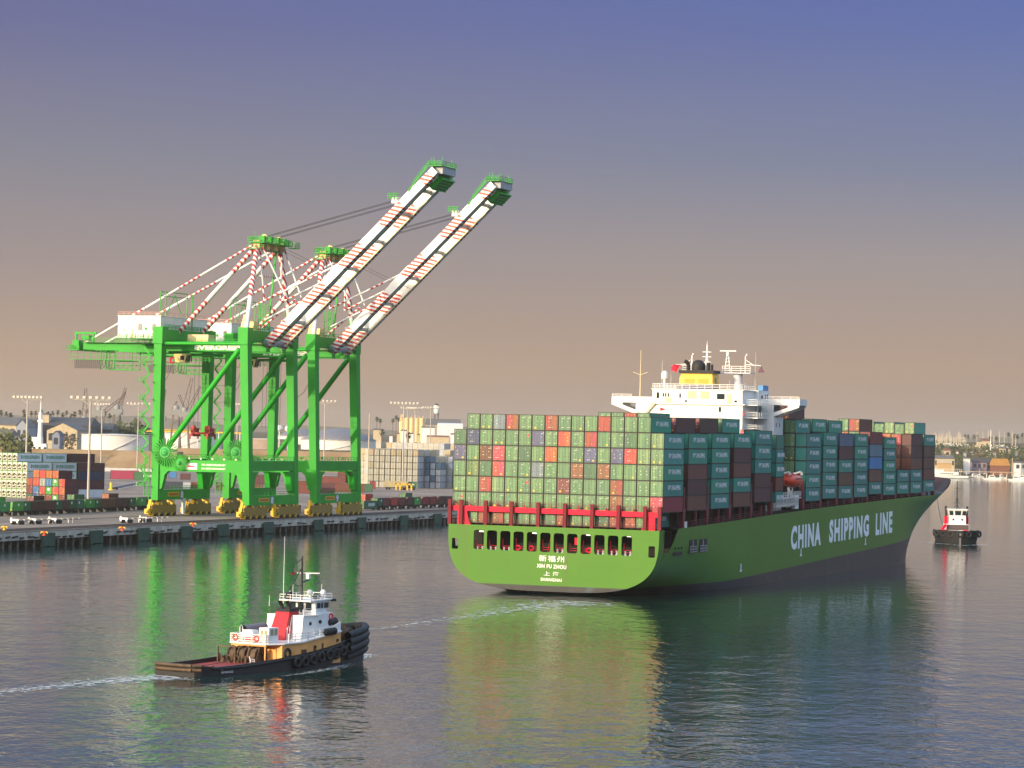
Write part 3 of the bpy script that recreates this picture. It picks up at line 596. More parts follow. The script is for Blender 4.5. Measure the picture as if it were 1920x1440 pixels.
for i in range(nS):
    s_ = -1 + 2 * i / (nS - 1); r = max(.03, (1 - abs(s_) ** 3.2)) ** .6
    for j in range(nK): a = 2 * pi * j / nK; V.append((1.55 * r * cos(a), Lb * s_, 1.45 + (1.45 if sin(a) < 0 else 1.3) * r * sin(a)))
w.add(V, [(i * nK + j, i * nK + (j + 1) % nK, (i + 1) * nK + (j + 1) % nK, (i + 1) * nK + j) for i in range(nS - 1) for j in range(nK)], 0, True); w.build('boat_hull', ORANGE, lb)
w = MB(); w.box(-.7, .7, -3.6, -1.9, 2.4, 3.05); w.build('steering_cupola', ORANGE, lb)
w = MB()
for k in range(5): w.box(1.50, 1.56, -2.6 + k * 1.2, -2.0 + k * 1.2, 1.75, 2.05)
w.build('porthole', GLASS, lb)
# ------------------------------------------------------------ shipping containers (door end at local y = 0 facing -y, base centre at the origin)
CC = {  # code: (words, side colour, door colour); sunlight painted into most doors, shade into sides
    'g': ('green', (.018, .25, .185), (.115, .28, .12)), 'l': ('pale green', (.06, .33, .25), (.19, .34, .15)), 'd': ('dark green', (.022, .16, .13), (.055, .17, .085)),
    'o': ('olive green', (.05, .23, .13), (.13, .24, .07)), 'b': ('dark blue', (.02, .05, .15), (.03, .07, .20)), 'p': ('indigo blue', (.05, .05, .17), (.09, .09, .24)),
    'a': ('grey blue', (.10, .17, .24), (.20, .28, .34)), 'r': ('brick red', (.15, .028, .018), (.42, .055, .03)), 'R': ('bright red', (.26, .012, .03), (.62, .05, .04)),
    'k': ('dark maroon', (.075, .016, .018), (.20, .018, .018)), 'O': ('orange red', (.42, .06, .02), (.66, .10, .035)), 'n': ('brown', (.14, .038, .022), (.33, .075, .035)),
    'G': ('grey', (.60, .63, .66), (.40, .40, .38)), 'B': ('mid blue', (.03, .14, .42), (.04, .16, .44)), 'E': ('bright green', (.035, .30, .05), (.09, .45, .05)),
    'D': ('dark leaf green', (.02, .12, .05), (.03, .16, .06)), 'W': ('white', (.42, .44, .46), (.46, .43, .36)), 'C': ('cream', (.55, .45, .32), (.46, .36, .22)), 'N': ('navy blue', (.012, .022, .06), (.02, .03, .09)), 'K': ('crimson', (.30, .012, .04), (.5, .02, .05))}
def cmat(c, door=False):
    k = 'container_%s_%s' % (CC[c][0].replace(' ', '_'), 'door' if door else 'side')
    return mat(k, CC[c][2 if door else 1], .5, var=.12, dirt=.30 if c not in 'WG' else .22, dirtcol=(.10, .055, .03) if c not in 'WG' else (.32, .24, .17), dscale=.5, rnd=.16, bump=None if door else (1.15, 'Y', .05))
EDGE = mat('container_edge', (.035, .03, .025), .7, var=.4)
PLATEW = mat('door_markings', (.62, .64, .50), .5)
PLATEY = mat('yellow_sticker', (.80, .50, .02), .5)
PLATER = mat('red_sticker', (.75, .03, .06), .5)
GALV = mat('lock_bar_steel', (.10, .13, .085), .5, var=.3)
CH_ = 2.83; CWID = 2.44
_cm = {}
def body_mesh(c, L, h=CH_, edge=None):
    edge = edge or EDGE; k = ('b', c, L, h, edge.name)
    if k not in _cm:
        w = MB(); x = CWID / 2
        w.box(-x + .04, x - .04, .10, L - .02, .10, h - .04)                     # box
        for sx_ in (-1, 1):                                                       # corner posts and rails
            xa, xb = (x - .1, x) if sx_ > 0 else (-x, -x + .1)
            w.box(xa, xb, 0, .14, 0, h, 1); w.box(xa, xb, L - .14, L, 0, h, 1); w.box(xa + .02 * (sx_ < 0), xb - .02 * (sx_ > 0), .14, L - .14, 0, .12, 1); w.box(xa + .02 * (sx_ < 0), xb - .02 * (sx_ > 0), .14, L - .14, h - .09, h, 1)
        w.box(-x + .1, x - .1, 0, .1, 0, .11, 1); w.box(-x + .1, x - .1, 0, .1, h - .1, h, 1)
        w.box(-x + .1, x - .1, L - .1, L, 0, .11, 1); w.box(-x + .1, x - .1, L - .1, L, h - .1, h, 1)
        _cm[k] = w.mesh('container_body', [cmat(c), edge])
    return _cm[k]
def door_mesh(c, var, h=CH_):
    k = ('d', c, var, h)
    if k not in _cm:
        rr = random.Random(var * 7 + 3); w = MB(); W_ = 1.10
        w.box(-W_ / 2, W_ / 2, 0.02, .08, .12, h - .11, 0)
        for z in (.62, 1.25, 1.9): w.box(-W_ / 2 + .03, W_ / 2 - .03, .0, .02, z, z + .10, 0)
        for x in (-.48, .0, .47): w.box(x - .02, x + .02, .005, .02, .14, h - .13, 1)
        for x in (-.30, .30):
            w.box(x - .035, x + .035, -.05, .0, .10, h - .08, 1)
            w.box(x - .10, x + .16, -.06, -.03, 1.02 + .1 * (x > 0), 1.10 + .1 * (x > 0), 1)
        for z in (2.45, 2.2, 1.6, 1.0, .55):
            for x in (-.42, -.05, .12, .36):
                if rr.random() < (.36 if var != 2 else .15): b = rr.uniform(.08, .17); w.box(x, x + b, -.012, .01, z, z + rr.uniform(.05, .12), 2)
        if var == 3: w.box(-.2, .15, -.012, .01, .35, .6, 3)
        if var == 4: w.box(-.15, .25, -.012, .01, 1.7, 2.1, 4)
        _cm[k] = w.mesh('container_door', [cmat(c, True), GALV, PLATEW, PLATEY, PLATER])
    return _cm[k]
LOGO = None
def container(c, L, mtx, label, group, doors=True, logo=None, h=CH_, far=False, name='shipping_container', cat='container', edge=None):
    o = D.objects.new(name, body_mesh(c, L, h, edge)); COL.objects.link(o); o.matrix_world = mtx; tag(o, label, cat, group)
    if doors:
        for sx_ in (-1, 1):
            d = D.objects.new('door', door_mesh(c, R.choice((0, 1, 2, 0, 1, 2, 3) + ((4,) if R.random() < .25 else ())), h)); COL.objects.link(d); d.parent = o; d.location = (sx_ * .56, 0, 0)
    if logo:
        for s, col, size, xs, yy, zz_ in logo:
            l = lettering(s, size, (CWID / 2 + .012, L * yy, h * zz_), (0, 1, 0), (0, 0, 1), col, o, .045, xs)
    return o
def smat(u, v, z): return SMAT @ Matrix.Translation((v, u, z))
WT, HT = 29.40, 2.847
CSL = [('中海', LETW, .95, .85, .30, .56), ('CHINA SHIPPING', LETW, 1.15, .62, .62, .56)]
GSH = 'containers stacked on the ship'
ROWS = {1: '.ggarggrgggrggg.', 2: 'dbggggpgOgrggdgl', 3: 'pgkRgdgOggpgpOll', 4: 'godRggaggndngggg', 5: 'ggrlggggkgggnggg', 6: 'ggggggggggggnggR', 7: '.gnnggggnggdnrg.'}
cv = lambda i: (i - 7.5) * 2.52
for r, row in ROWS.items():
    for i, c in enumerate(row):
        if c == '.': continue
        side_ = (i == 15) or (r in (1, 7) and i == 14)
        container(c, 12.19, smat(1.57, cv(i), WT + HT * (1 - r) - (0 if r > 1 else 0)), "%s container on the ship's stern, %s row down, %s from the left" % (CC[c][0], ORD[r], ORD[i + 1]), GSH, logo=CSL if side_ and c in 'gl' else None)
# bays along the starboard side: outboard stack top to bottom, then what shows above and behind it
def bay(u, L, cols, name, off=0., top=None, inner=None, alltop=None, ht=HT):
    zb = basew(u) + .02; n = len(cols); zt = zb + n * ht
    if off: zb += off
    for k, c in enumerate(cols):
        if c == '.': continue
        z = zb + (n - 1 - k) * ht
        container(c, L, smat(u, cv(15), z), "%s container, %s down in the outboard stack, %s" % (CC[c][0], ORD[k + 1], name), GSH, doors=False, logo=CSL if c in 'gl' else ([('CSCL', LETW, .5, 1, .5, .7)] if c == 'a' and 0 else None), h=ht - .02)
    if top:
        for i, c in top: container(c, L, smat(u, cv(i), zb + n * ht), "%s container topping the %s, %s column from port" % (CC[c][0], name, ORD[i + 1]), GSH, doors=True, logo=CSL if c == 'g' and i >= 13 else None, h=ht - .02)
    if inner:
        for i, k, c in inner: container(c, L, smat(u, cv(i), zb + (n - 1 - k) * ht), "%s container, %s tier, %s from port, %s" % (CC[c][0], ORD[k + 1], ORD[i + 1], name), GSH, doors=True, h=ht - .02)
    return zb, zb + n * ht
NB = ['second bay from the stern', 'third bay from the stern', 'fourth bay from the stern', 'fifth bay from the stern', 'short bay beside the house']
FB = ['first bay forward of the lifeboat', 'second bay forward of the lifeboat', 'third bay forward of the lifeboat', 'fourth bay forward of the lifeboat', 'fifth bay forward of the lifeboat', 'sixth bay forward of the lifeboat', 'third bay from the bow', 'second bay from the bow', 'bay nearest the bow']
inner = []                                             # (u, L, first column, last column, z0, tiers)
def add_inner(u, L, i0, i1, zb, n, ht=HT): inner.append((u, L, i0, i1, zb, n, ht))
z, _ = bay(BAYU[1], 12.19, 'ggnkn', NB[0], top=[(14, 'k'), (13, 'r')]); add_inner(BAYU[1], 12.19, 0, 14, z, 5)
for i, c in zip((9, 10, 11, 12), 'ggrg'): container(c, 12.19, smat(BAYU[1], cv(i), z + 5 * HT + .75), "%s container showing above the stern rows before the white house, %s column from port" % (CC[c][0], ORD[i + 1]), GSH)
add_inner(BAYU[1], 12.19, 1, 12, z + 5 * HT - .02, 1, .75)
z, _ = bay(BAYU[2], 12.19, 'ggggg', NB[1], top=[(14, 'k'), (13, 'r')]); add_inner(BAYU[2], 12.19, 0, 14, z, 5)
z, _ = bay(BAYU[3], 12.19, 'gkngn', NB[2], top=[(14, 'g'), (13, 'l')]); add_inner(BAYU[3], 12.19, 0, 14, z, 5)
z, _ = bay(BAYU[4], 12.19, 'gggkk', NB[3], off=.62); add_inner(BAYU[4], 12.19, 0, 14, z, 4)
container('R', 6.06, smat(BAYU[4] + 6.2, cv(14), z + 4.05 * HT), 'short red container with sunlit doors just aft of the white ship house', GSH)
z, _ = bay(BAYU[5] + .6, 6.06, 'dggrg', NB[4], off=-.3)
fz = []
spec = [('ggggg', 0, HT), ('ggggg', .25, HT), ('akgng', 0, HT), ('ggggg', 0, HT), ('raBng', .42, HT), ('ggggg', -.05, 2.70), ('...gg', 0, HT), ('kknGg'.replace('G', 'g'), -.1, HT), ('gnnng', .1, 2.78)]
for j, (cols, off, ht) in enumerate(spec):
    top = {0: [(14, 'g'), (13, 'd'), (12, 'd')], 1: [(14, 'g')], 2: [(14, 'g')], 4: [(14, 'r'), (13, 'g')]}.get(j)
    inn = {0: [(14, k, 'gdgdg'[k]) for k in range(5)] + [(13, k, 'ddgdd'[k]) for k in range(5)] + [(12, k, 'dgddg'[k]) for k in range(5)],
           7: [(14, 0, 'r'), (14, 1, 'k'), (14, 2, 'n'), (13, 0, 'O')], 4: [(i, 0, 'OrOrg'[i - 10]) for i in range(10, 15)]}.get(j)
    z, zt = bay(FU[j], 12.19, cols, FB[j], off, top, inn, ht=ht); fz.append(z)
    last = 11 if j == 0 else 13 if j == 6 else 14
    if j == 6: add_inner(FU[j], 12.19, 14, 14, z, 2, ht); add_inner(FU[j], 12.19, 0, 12, z, 5, ht)
    elif j == 7: add_inner(FU[j], 12.19, 0, 13, z, 4, ht); add_inner(FU[j], 12.19, 0, 12, z + 4 * ht, 1, ht)
    elif j == 4: add_inner(FU[j], 12.19, 0, 14, z, 4, ht); add_inner(FU[j], 12.19, 0, 9, z + 4 * ht, 1, ht)
    else: add_inner(FU[j], 12.19, 0, last, z, 5, ht)
    if j == 7:
        for k, c in ((1, 'k'), (2, 'n')): pass
    if j == 8:
        for i in range(9, 15): container('glglgl'[i - 9], 12.19, smat(FU[8], cv(i), z + 5 * ht + .05 - .4 * (i % 2)), 'pale green container end lit by the sun above the bow bays, %s column from port' % ORD[i + 1], GSH)
for i, c in zip((9, 10, 11, 12), 'krgk'): container(c, 12.19, smat(FU[1], cv(i), basew(FU[1]) + 6 * HT + .3 - HT * .0 - 0.3), '%s container high in the second bay forward of the lifeboat, %s column from port' % (CC[c][0], ORD[i + 1]), GSH)
# everything buried inside the stacks
w = MB(); cols_ = [cmat(c) for c in 'gkndb'] + [EDGE]
for u, L, i0, i1, zb, n, ht in inner:
    for i in range(i0, i1 + 1):
        for k in range(n):
            if 0 < i < i1 - 1 and k < n - 1 and u != FU[0]: continue
            m = R.choice((0, 0, 0, 1, 2, 3, 4)); x = cv(i); w.box(x - 1.2, x + 1.2, u + .05, u + L - .05, zb + k * ht + .02, zb + (k + 1) * ht - .03, m)
o = w.build('inner_container_stacks', cols_); o.matrix_world = SMAT; tag(o, 'green and brown containers packed inside the ship stacks behind the outer ones', 'container', GSH, 'stuff')
# ------------------------------------------------------------ ship-to-shore cranes (local x = towards the water, y = along the quay)
G_, Q_, QM = 28.27, 31.13, 15.57
STR = stripes('red_white_bands', (.80, .79, .76), (.55, .035, .02), .86, (.22, .10, 1))
STRT = stripes('red_white_spiral', (.80, .79, .76), (.50, .03, .025), .72, (.55, .9, .75))
PANEL = mat('warning_plate', (.75, .42, .01), .5)
CABC = mat('cab_cream', (.75, .55, .22), .5, var=.1)
cr = thing('gantry_crane', 'nearer green dockside gantry crane numbered 8 with raised striped boom', 'crane', CB, AQ - pi / 2, 'dockside gantry cranes')
def P(mb, name, m_, parent=None, label=None): return mb.build(name, m_, parent or cr, label)
legx = lambda z, s: interp(z, [7, 56], [.1, -1.85]) if s else -28.3
for s, q in ((1, 0), (1, Q_), (0, 0), (0, Q_)):
    w = MB(); zb = 7.3 if s else 8.0; zt = 56.4
    def sec(z, a, b): x = legx(z, s); return [(x - a, q - b, z), (x + a, q - b, z), (x + a, q + b, z), (x - a, q + b, z)]
    w.hexa(sec(zb, 1.05, 1.3), sec(zt, 1.22, 1.5)); 
    # haunches to the portal
    sg = -1 if s else 1
    for (qa) in (1 if q == 0 else -1,):
        x = legx(14, s); w.prism([(0, 16.6), (0, 10.6), (1.5 * qa, 11), (2.6 * qa, 15.2), (4.6 * qa, 16.6)] if qa > 0 else [(0, 16.6), (4.6 * qa, 16.6), (2.6 * qa, 15.2), (1.5 * qa, 11), (0, 10.6)], (x - .8, q + 1.2 * qa, 0), (0, 1, 0), (0, 0, 1), (1.6, 0, 0))
    x = legx(14, s); w.prism([(0, 16.5), (sg * 3.2, 16.5), (sg * 1.9, 15.3), (sg * 1.0, 11.4), (0, 10.8)], (x + sg * .9, q - .8, 0), (1, 0, 0), (0, 0, 1), (0, 1.6, 0))
    P(w, 'leg', GREEN)
    w = MB(); x = legx(56, s); w.box(x - 1.5, x + 1.5, q - 1.8, q + 1.8, 52.2, 57.0); P(w, 'leg_head', GREEN)
for x, z0, z1 in ((.1, 7.25, 9.95), (-28.3, 8.05, 10.9)):
    w = MB(); w.box(x - .95, x + .95, 1.25, Q_ - 1.25, z0, z1); P(w, 'sill_beam', GREEN)
    w = MB(); w.rail([(x + .9, 1.5, z1), (x + .9, Q_ - 1.5, z1)], 1.1, .05, 2, 2.4); P(w, 'sill_railing', GREEN)
    s = w = MB(); w.box(x + .95, x + .99, 5.2, 12.2, z0 + .9, z1 - .65); sp_ = P(w, 'warning_sign', PANEL)
    w = MB()
    for k in range(9): w.box(x + .99, x + 1.01, 5.9 + k * .65, 6.3 + k * .65, z0 + 1.15, z1 - .95)
    P(w, 'sign_text', mat('sign_red', (.35, .05, .01), .5), sp_)
    w = MB(); w.box(x + .95, x + .99, 13.0, 15.4, z0 + .25, z1 - .25); pl = P(w, 'number_plate', mat('plate_grey', (.16, .22, .20), .5))
    o = fit_text('8', (x + 1.0, 13.35, z0 + .4), (0, 1, 0), (0, 0, 1), 1.7, 1.95, LETW, pl, .05, 'crane_number')
for q in (0, Q_):
    w = MB(); w.box(-27.2, -1.4, q - .9, q + .9, 16.3, 19.55); P(w, 'portal_tie', GREEN)
    w = MB(); w.rail([(-27.2, q - .85, 19.55), (-1.4, q - .85, 19.55)], 1.15, .05, 2, 2.0)
    for k in range(7): w.box(-25 + k * 3.4, -24.4 + k * 3.4, q - 1.0, q - .8, 20.1, 20.6)
    P(w, 'tie_railing', GREEN)
for x in (-.35, -28.3):
    w = MB(); w.box(x - .9, x + .9, 1.3, Q_ - 1.3, 16.9, 19.7); w.prism([(10, 19.7), (21, 19.7), (15.6, 16.95)], (x + .9, 0, 0), (0, 1, 0), (0, 0, 1), (.03, 0, 0)); P(w, 'portal_beam', GREEN)
    w = MB(); w.rail([(x + .8, 1.5, 19.7), (x + .8, Q_ - 1.5, 19.7)], 1.15, .05, 2, 2.0); P(w, 'portal_railing', GREEN)
w = MB()
for k in range(7): w.box(-25.3 + k * 3.6, -24.8 + k * 3.6, -1.05, -.9, 19.75, 20.2)
for k in range(6): w.box(.55, .75, 3 + k * 4.6, 3.8 + k * 4.6, 19.9, 20.35)
P(w, 'flood_lamp', LAMP)
fit_text('SWL UNDER SPREADER 50LT', (-14.0, -.93, 18.05), (1, 0, 0), (0, 0, 1), 7.4, .55, LETW, cr, .03)
fit_text('SWL UNDER CARGO BEAM 60LT', (-14.0, -.93, 17.0), (1, 0, 0), (0, 0, 1), 7.4, .55, LETW, cr, .03)
w = MB(); w.box(-19.0, -15.4, -.96, -.9, 16.9, 18.7); sp_ = P(w, 'white_sign', LETW)
w = MB(); w.box(-18.2, -16.2, -.98, -.96, 17.6, 18.0); P(w, 'sign_text', RED, sp_)
for q in (0, Q_):
    w = MB(); w.tube((-27.4, q, 20.2), (-3.6, q, 50.9), .78, n=14); P(w, 'diagonal_brace', GREEN)
    w = MB(); w.tube((-27.0, q - .4, 52.3), (-3.2, q - .4, 52.4), .52, n=12); P(w, 'top_tie', GREEN)
for x, a in ((-28.3, 1.5), (-1.8, 1.3)):
    w = MB(); w.box(x - a, x + a, 1.8, Q_ - 1.8, 53.2, 56.3); P(w, 'cross_beam', GREEN)
    w = MB(); w.rail([(x + a, 1.8, 56.3), (x + a, Q_ - 1.8, 56.3)], 1.15, .05, 2, 2.2); P(w, 'beam_railing', GREEN)
for q in (QM - 5.5, QM + 5.5):
    w = MB(); w.box(-57.5, .6, q - 1.1, q + 1.1, 50.4, 52.55); w.box(-46, -30, q - 1.3, q + 1.3, 49.9, 50.4); gd = P(w, 'main_girder', GREEN)
fit_text('EVERGREEN', (-21.9, QM - 6.63, 50.85), (1, 0, 0), (0, 0, 1), 15.6, 1.35, LETW, gd, .05)
for x in (-57.3, -45, -33, -15): w = MB(); w.box(x, x + .8, QM - 5, QM + 5, 50.6, 52.2); P(w, 'girder_tie', GREEN)
# walkways and rear platform
w = MB()
for q in (QM - 7.4, QM + 7.4):
    w.box(-57, 1, q - .7, q + .7, 52.6, 52.72); w.rail([(-57, q - .7, 52.72), (1, q - .7, 52.72)], 1.15, .05, 2, 2.0)
w.box(-60.5, -56.5, QM - 11, QM + 11, 50.2, 50.45); w.rail([(-60.5, QM - 11, 50.45), (-60.5, QM + 11, 50.45)], 1.2, .06, 3, 1.5); w.rail([(-60.5, QM - 11, 50.45), (-56.5, QM - 11, 50.45)], 1.2, .06, 3, 1.2)
P(w, 'walkway', GREEN)
w = MB()
for k in range(13):
    x = -59.6 + k * 2.1; w.bar((x, QM - 10, 50.2), (x, QM - 10, 47.6), .12)
w.bar((-60, QM - 10, 48.9), (-34, QM - 10, 48.9), .12); w.bar((-60, QM - 10, 47.6), (-34, QM - 10, 47.6), .16); w.bar((-60, QM + 10, 47.6), (-34, QM + 10, 47.6), .16)
P(w, 'festoon_frame', GREEN)
w = MB()
for k in range(14):
    x = -58.4 + k * .62; w.path([(x, QM - 9.8, 47.6), (x + .05, QM - 9.8, 45.4), (x + .22, QM - 9.8, 45.0), (x + .38, QM - 9.8, 45.4), (x + .42, QM - 9.8, 47.6)], .07, 4)
for k in range(3): x = -49.6 + k * 1.1; w.path([(x, QM - 9.8, 47.6), (x + .2, QM - 9.8, 46 - .3 * k), (x + .6, QM - 9.8, 45.3 - .3 * k), (x + 1, QM - 9.8, 46), (x + 1.1, QM - 9.8, 47.6)], .07, 4)
P(w, 'festoon_cable', ROPE)
w = MB(); w.bar((-60.2, QM - 6, 50.4), (-60.2, QM - 6, 55.2), .5); w.bar((-60.6, QM - 6, 55.3), (-53.6, QM - 6, 55.3), .5, .6); w.bar((-54.6, QM - 6, 50.4), (-54.6, QM - 6, 55), .5); w.box(-57.8, -55.6, QM - 7, QM - 5, 53.4, 54.6); w.box(-60.8, -58.8, QM - 7, QM - 4, 50.4, 53.2); P(w, 'service_jib', GREEN)
w = MB()
for q in (QM - 9, QM - 4):
    w.bar((-48.6, q, 50), (-48.6, q, 44.8), .22); w.bar((-40.4, q, 50), (-40.4, q, 44.8), .18); w.bar((-48.6, q, 44.8), (-40.4, q, 44.8), .22); w.bar((-48.6, q, 47.4), (-40.4, q, 47.4), .14)
    for k in range(4): x = -48.6 + k * 2.05; w.bar((x, q, 44.8), (x + 1.02, q, 46.2), .1); w.bar((x + 1.02, q, 46.2), (x + 2.05, q, 44.8), .1); w.bar((x, q, 46.2), (x + 2.05, q, 46.2), .12)
    for k in range(5): w.bar((-50.4, q, 44.8 + k * 1.1), (-48.6, q, 45.9 + k * 1.1), .12)
    w.bar((-50.4, q, 44.8), (-50.4, q, 50.4), .2)
P(w, 'maintenance_basket', GREEN)
# machinery house
w = MB(); w.box(-41.9, -28.5, .2, 30.4, 53.7, 60.0); mh = P(w, 'machinery_house', WHITE)
w = MB(); w.box(-42.2, -28.3, 0, 30.6, 60.0, 60.12); P(w, 'house_roof', WHITE, mh)
w = MB(); w.rail([(-41.9, .2, 60.1), (-28.5, .2, 60.1)], 1.0, .05, 2, 1.6); w.rail([(-28.5, .2, 60.1), (-28.5, 30, 60.1)], 1.0, .05, 2, 3); P(w, 'roof_railing', mat('railing_red', (.62, .30, .25), .5), mh)
for x in (-35.0, -30.6):
    w = MB(); w.box(x - .5, x + .8, .1, .22, 55.9, 57.4); w.tube((x + .15, .1, 57.3), (x + .15, .22, 57.3), .62, n=12); P(w, 'round_window', mat('window_grey', (.20, .19, .18), .4), mh)  # plain grey for the window panes
w = MB(); w.tube((-33.0, .1, 56.4), (-33.0, .21, 56.4), .42, n=10); P(w, 'green_emblem', GREEN, mh)
w = MB(); w.box(-37.8, -36.9, .12, .21, 53.8, 56.2); w.box(-40.2, -39.6, .12, .21, 55.6, 56.3); P(w, 'house_door', CREAM, mh)
w = MB(); w.box(-42, -28, -1.0, .2, 53.45, 53.6); w.rail([(-42, -1, 53.6), (-28, -1, 53.6)], 1.1, .05, 2, 1.6); w.rail([(-27.4, 0, 56.6), (-27.4, 30, 56.6)], 1.1, .05, 2, 2)
for k in range(5): w.bar((-41 + k * 2.6, -1, 53.5), (-40.5 + k * 2.6, -1.5, 55.2), .12)
P(w, 'house_walkway', GREEN)
# A-frame, stays
NL, NR = Vector((-2.5, 7.6, 80.6)), Vector((-2.9, 23.6, 80.8))
def ztube(name, a, b, r, zones, m1=WHITE, m2=STRT, n=10):   # pole with banded stretches
    a, b = Vector(a), Vector(b); w = MB(); t0 = 0
    for t1, z_ in zones: w.tube(a.lerp(b, t0), a.lerp(b, t1), r, n=n, m=z_); t0 = t1
    return w.build(name, [m1, m2], cr)
ztube('frame_leg', (-1.6, 0, 56.8), NL, .72, [(.38, 0), (1, 1)]); ztube('frame_leg', (-1.8, Q_, 56.8), NR, .72, [(.30, 0), (1, 1)])
ztube('back_leg', (-28.0, 9.5, 55.0), NL, .66, [(.40, 1), (.70, 0), (1, 1)]); ztube('back_leg', (-28.0, 24, 55.0), NR, .66, [(.36, 1), (.78, 0), (1, 1)])
ztube('back_stay', (-57.2, 10, 52.6), (-3.4, 7.6, 80.9), .33, [(.22, 0), (.36, 1), (.50, 0), (.56, 0), (.70, 1), (.84, 0), (1, 1)], n=7); ztube('back_stay', (-57.2, 21.2, 52.6), (-3.4, 23.6, 80.9), .33, [(.22, 0), (.36, 1), (.50, 0), (.66, 1), (1, 0)], n=7)
for q in (QM - 5.5, QM + 5.5):
    nd = NL if q < QM else NR; K1 = (-1.0, q, 65.0); K2 = (5.5, q, 66.5)
    ztube('boom_stay', nd + Vector((.9, 0, -.4)), K1, .26, [(.26, 1), (.72, 0), (1, 1)], n=6); ztube('boom_stay', K1, (22.5, q, 75.8), .28, [(.2, 1), (.34, 0), (.55, 0), (.75, 1), (1, 0)], n=6)
    ztube('boom_stay', nd + Vector((1.6, 0, -.3)), K2, .26, [(.2, 1), (.8, 0), (1, 0)], n=6); ztube('boom_stay', (-.6, q, 59.6), (12.5, q, 66.0), .26, [(.7, 0), (1, 1)], n=6)
    ztube('boom_stay', (-3.2, q + 1, 56.4), (8.6, q, 65.4), .3, [(.6, 1), (1, 1)], n=6)
w = MB(); w.box(-4.6, .4, 6.0, 25.2, 81.2, 81.5); w.box(-4.6, -2, 6.0, 25.2, 79.4, 79.55); w.rail([(-4.6, 6, 81.5), (.4, 6, 81.5), (.4, 25.2, 81.5), (-4.6, 25.2, 81.5), (-4.6, 6, 81.5)], 1.4, .07, 3, 1.2)
w.rail([(-4.6, 5.8, 79.5), (.4, 5.8, 79.5)], 1.1, .06, 2, 1.2)
for q in (9, 14, 19, 23): w.box(-2.6, -1.0, q, q + 1.4, 81.5, 83.4); w.bar((-3.8, q, 81.5), (-3.8, q, 84.6), .14)
P(w, 'apex_platform', GREEN)
for q in (7.6, 12.5, 18, 23.6): w = MB(); w.box(-3.4, -1.4, q - .7, q + .7, 79.6, 82.0); P(w, 'apex_head', CABC)
for q in (10, 20): w = MB(); w.tube((-1.5, q, 83.0), (-1.5, q + .8, 83.0), .9, n=12); P(w, 'rope_sheave', CABC)
w = MB(); w.bar(NL + Vector((0, 0, -1)), NR + Vector((0, 0, -1)), .8, 1.2); w.bar((-2.2, 9.4, 72), (-2.2, 21.8, 72), .35); P(w, 'apex_beam', STRT)
w = MB(); w.box(.4, 2.6, 22.6, 25.6, 80.6, 80.8); w.rail([(.4, 22.6, 80.8), (2.6, 22.6, 80.8), (2.6, 25.6, 80.8)], 1.5, .07, 3, 1.0); w.bar((-2.2, 15.6, 57), (-2.2, 20, 80), .5, .3); P(w, 'apex_ladder', GREEN)
w = MB()
for q in (11.5, 13.2, 18, 19.7): w.tube((-1.5, q, 83.4), (38.4, q, 93.6), .085, n=4)
for q in (12, 19): w.tube((0, q, 80.8), (21, q, 71.5), .05, n=4)
P(w, 'hoist_rope', ROPE)
w = MB()
for q in (6, 20): 
    for x in (-31.6, -29.9): w.bar((x + (1.6 if q > 6 else 0), q, 56.5), (x + (1.6 if q > 6 else 0), q, 67.2), .22)
w.bar((-31.6, 6, 67.2), (-30, 20, 67.2), .25); w.bar((-31.6, 6, 66), (-30, 20, 66), .2); w.bar((-31.6, 6, 56.5), (-30.5, 13, 66.5), .18); w.bar((-30, 20, 56.5), (-30.5, 13, 66.5), .18); P(w, 'stay_support', GREEN)
# boom
B0, B1 = Vector((.4, 0, 53.0)), Vector((50.2, 0, 101.6)); bd_ = (B1 - B0).normalized(); bn = Vector((-bd_.z, 0, bd_.x)); BL = (B1 - B0).length
def bp_(s, q, h=0): return B0 + bd_ * s + bn * h + Vector((0, q, 0))
ZN = [(8.4, 1), (16, 0), (24, 1), (31, 0), (39.6, 1), (47.6, 0), (56, 1), (64.6, 0), (67.8, 1), (BL, 0)]
for q in (QM - 5.2, QM + 5.2):
    w = MB(); s0 = -1.2
    for s1, z_ in ZN:
        a = [bp_(s0, q - 1.25, -1.15), bp_(s0, q + 1.25, -1.15), bp_(s0, q + 1.25, 1.15), bp_(s0, q - 1.25, 1.15)]; b = [bp_(s1, q - 1.25, -1.15), bp_(s1, q + 1.25, -1.15), bp_(s1, q + 1.25, 1.15), bp_(s1, q - 1.25, 1.15)]
        w.hexa(a, b, z_); s0 = s1
    for s in (14, 30, 58): w.bar(bp_(s - 4, q, 1.5), bp_(s + 4, q, 1.5), .5, .3, 0)
    w.build('boom_girder', [WHITE, STR], cr)
for s in (9, 20, 31, 42, 53, 62, 68): w = MB(); w.bar(bp_(s, QM - 4, -.2), bp_(s, QM + 4, -.2), .8, 1.0); P(w, 'boom_tie', ALU)
w = MB(); w.bar(bp_(2, QM - 3.4, -1.0), bp_(66, QM - 3.4, -1.0), .7, .12); w.bar(bp_(2, QM - 3.8, .1), bp_(66, QM - 3.8, .1), .1)
for k in range(28): w.bar(bp_(2 + k * 2.3, QM - 3.8, -1), bp_(2 + k * 2.3, QM - 3.8, .1), .1)
P(w, 'boom_walkway', GREEN)
w = MB(); w.bar(bp_(60, QM + 3.6, -1.3), bp_(1, QM + 3.6, -1.3), .35, .3); w.bar(bp_(66, QM + 6.9, 0), bp_(10, QM + 6.9, 0), .3, .3); P(w, 'boom_rail', CREAM)
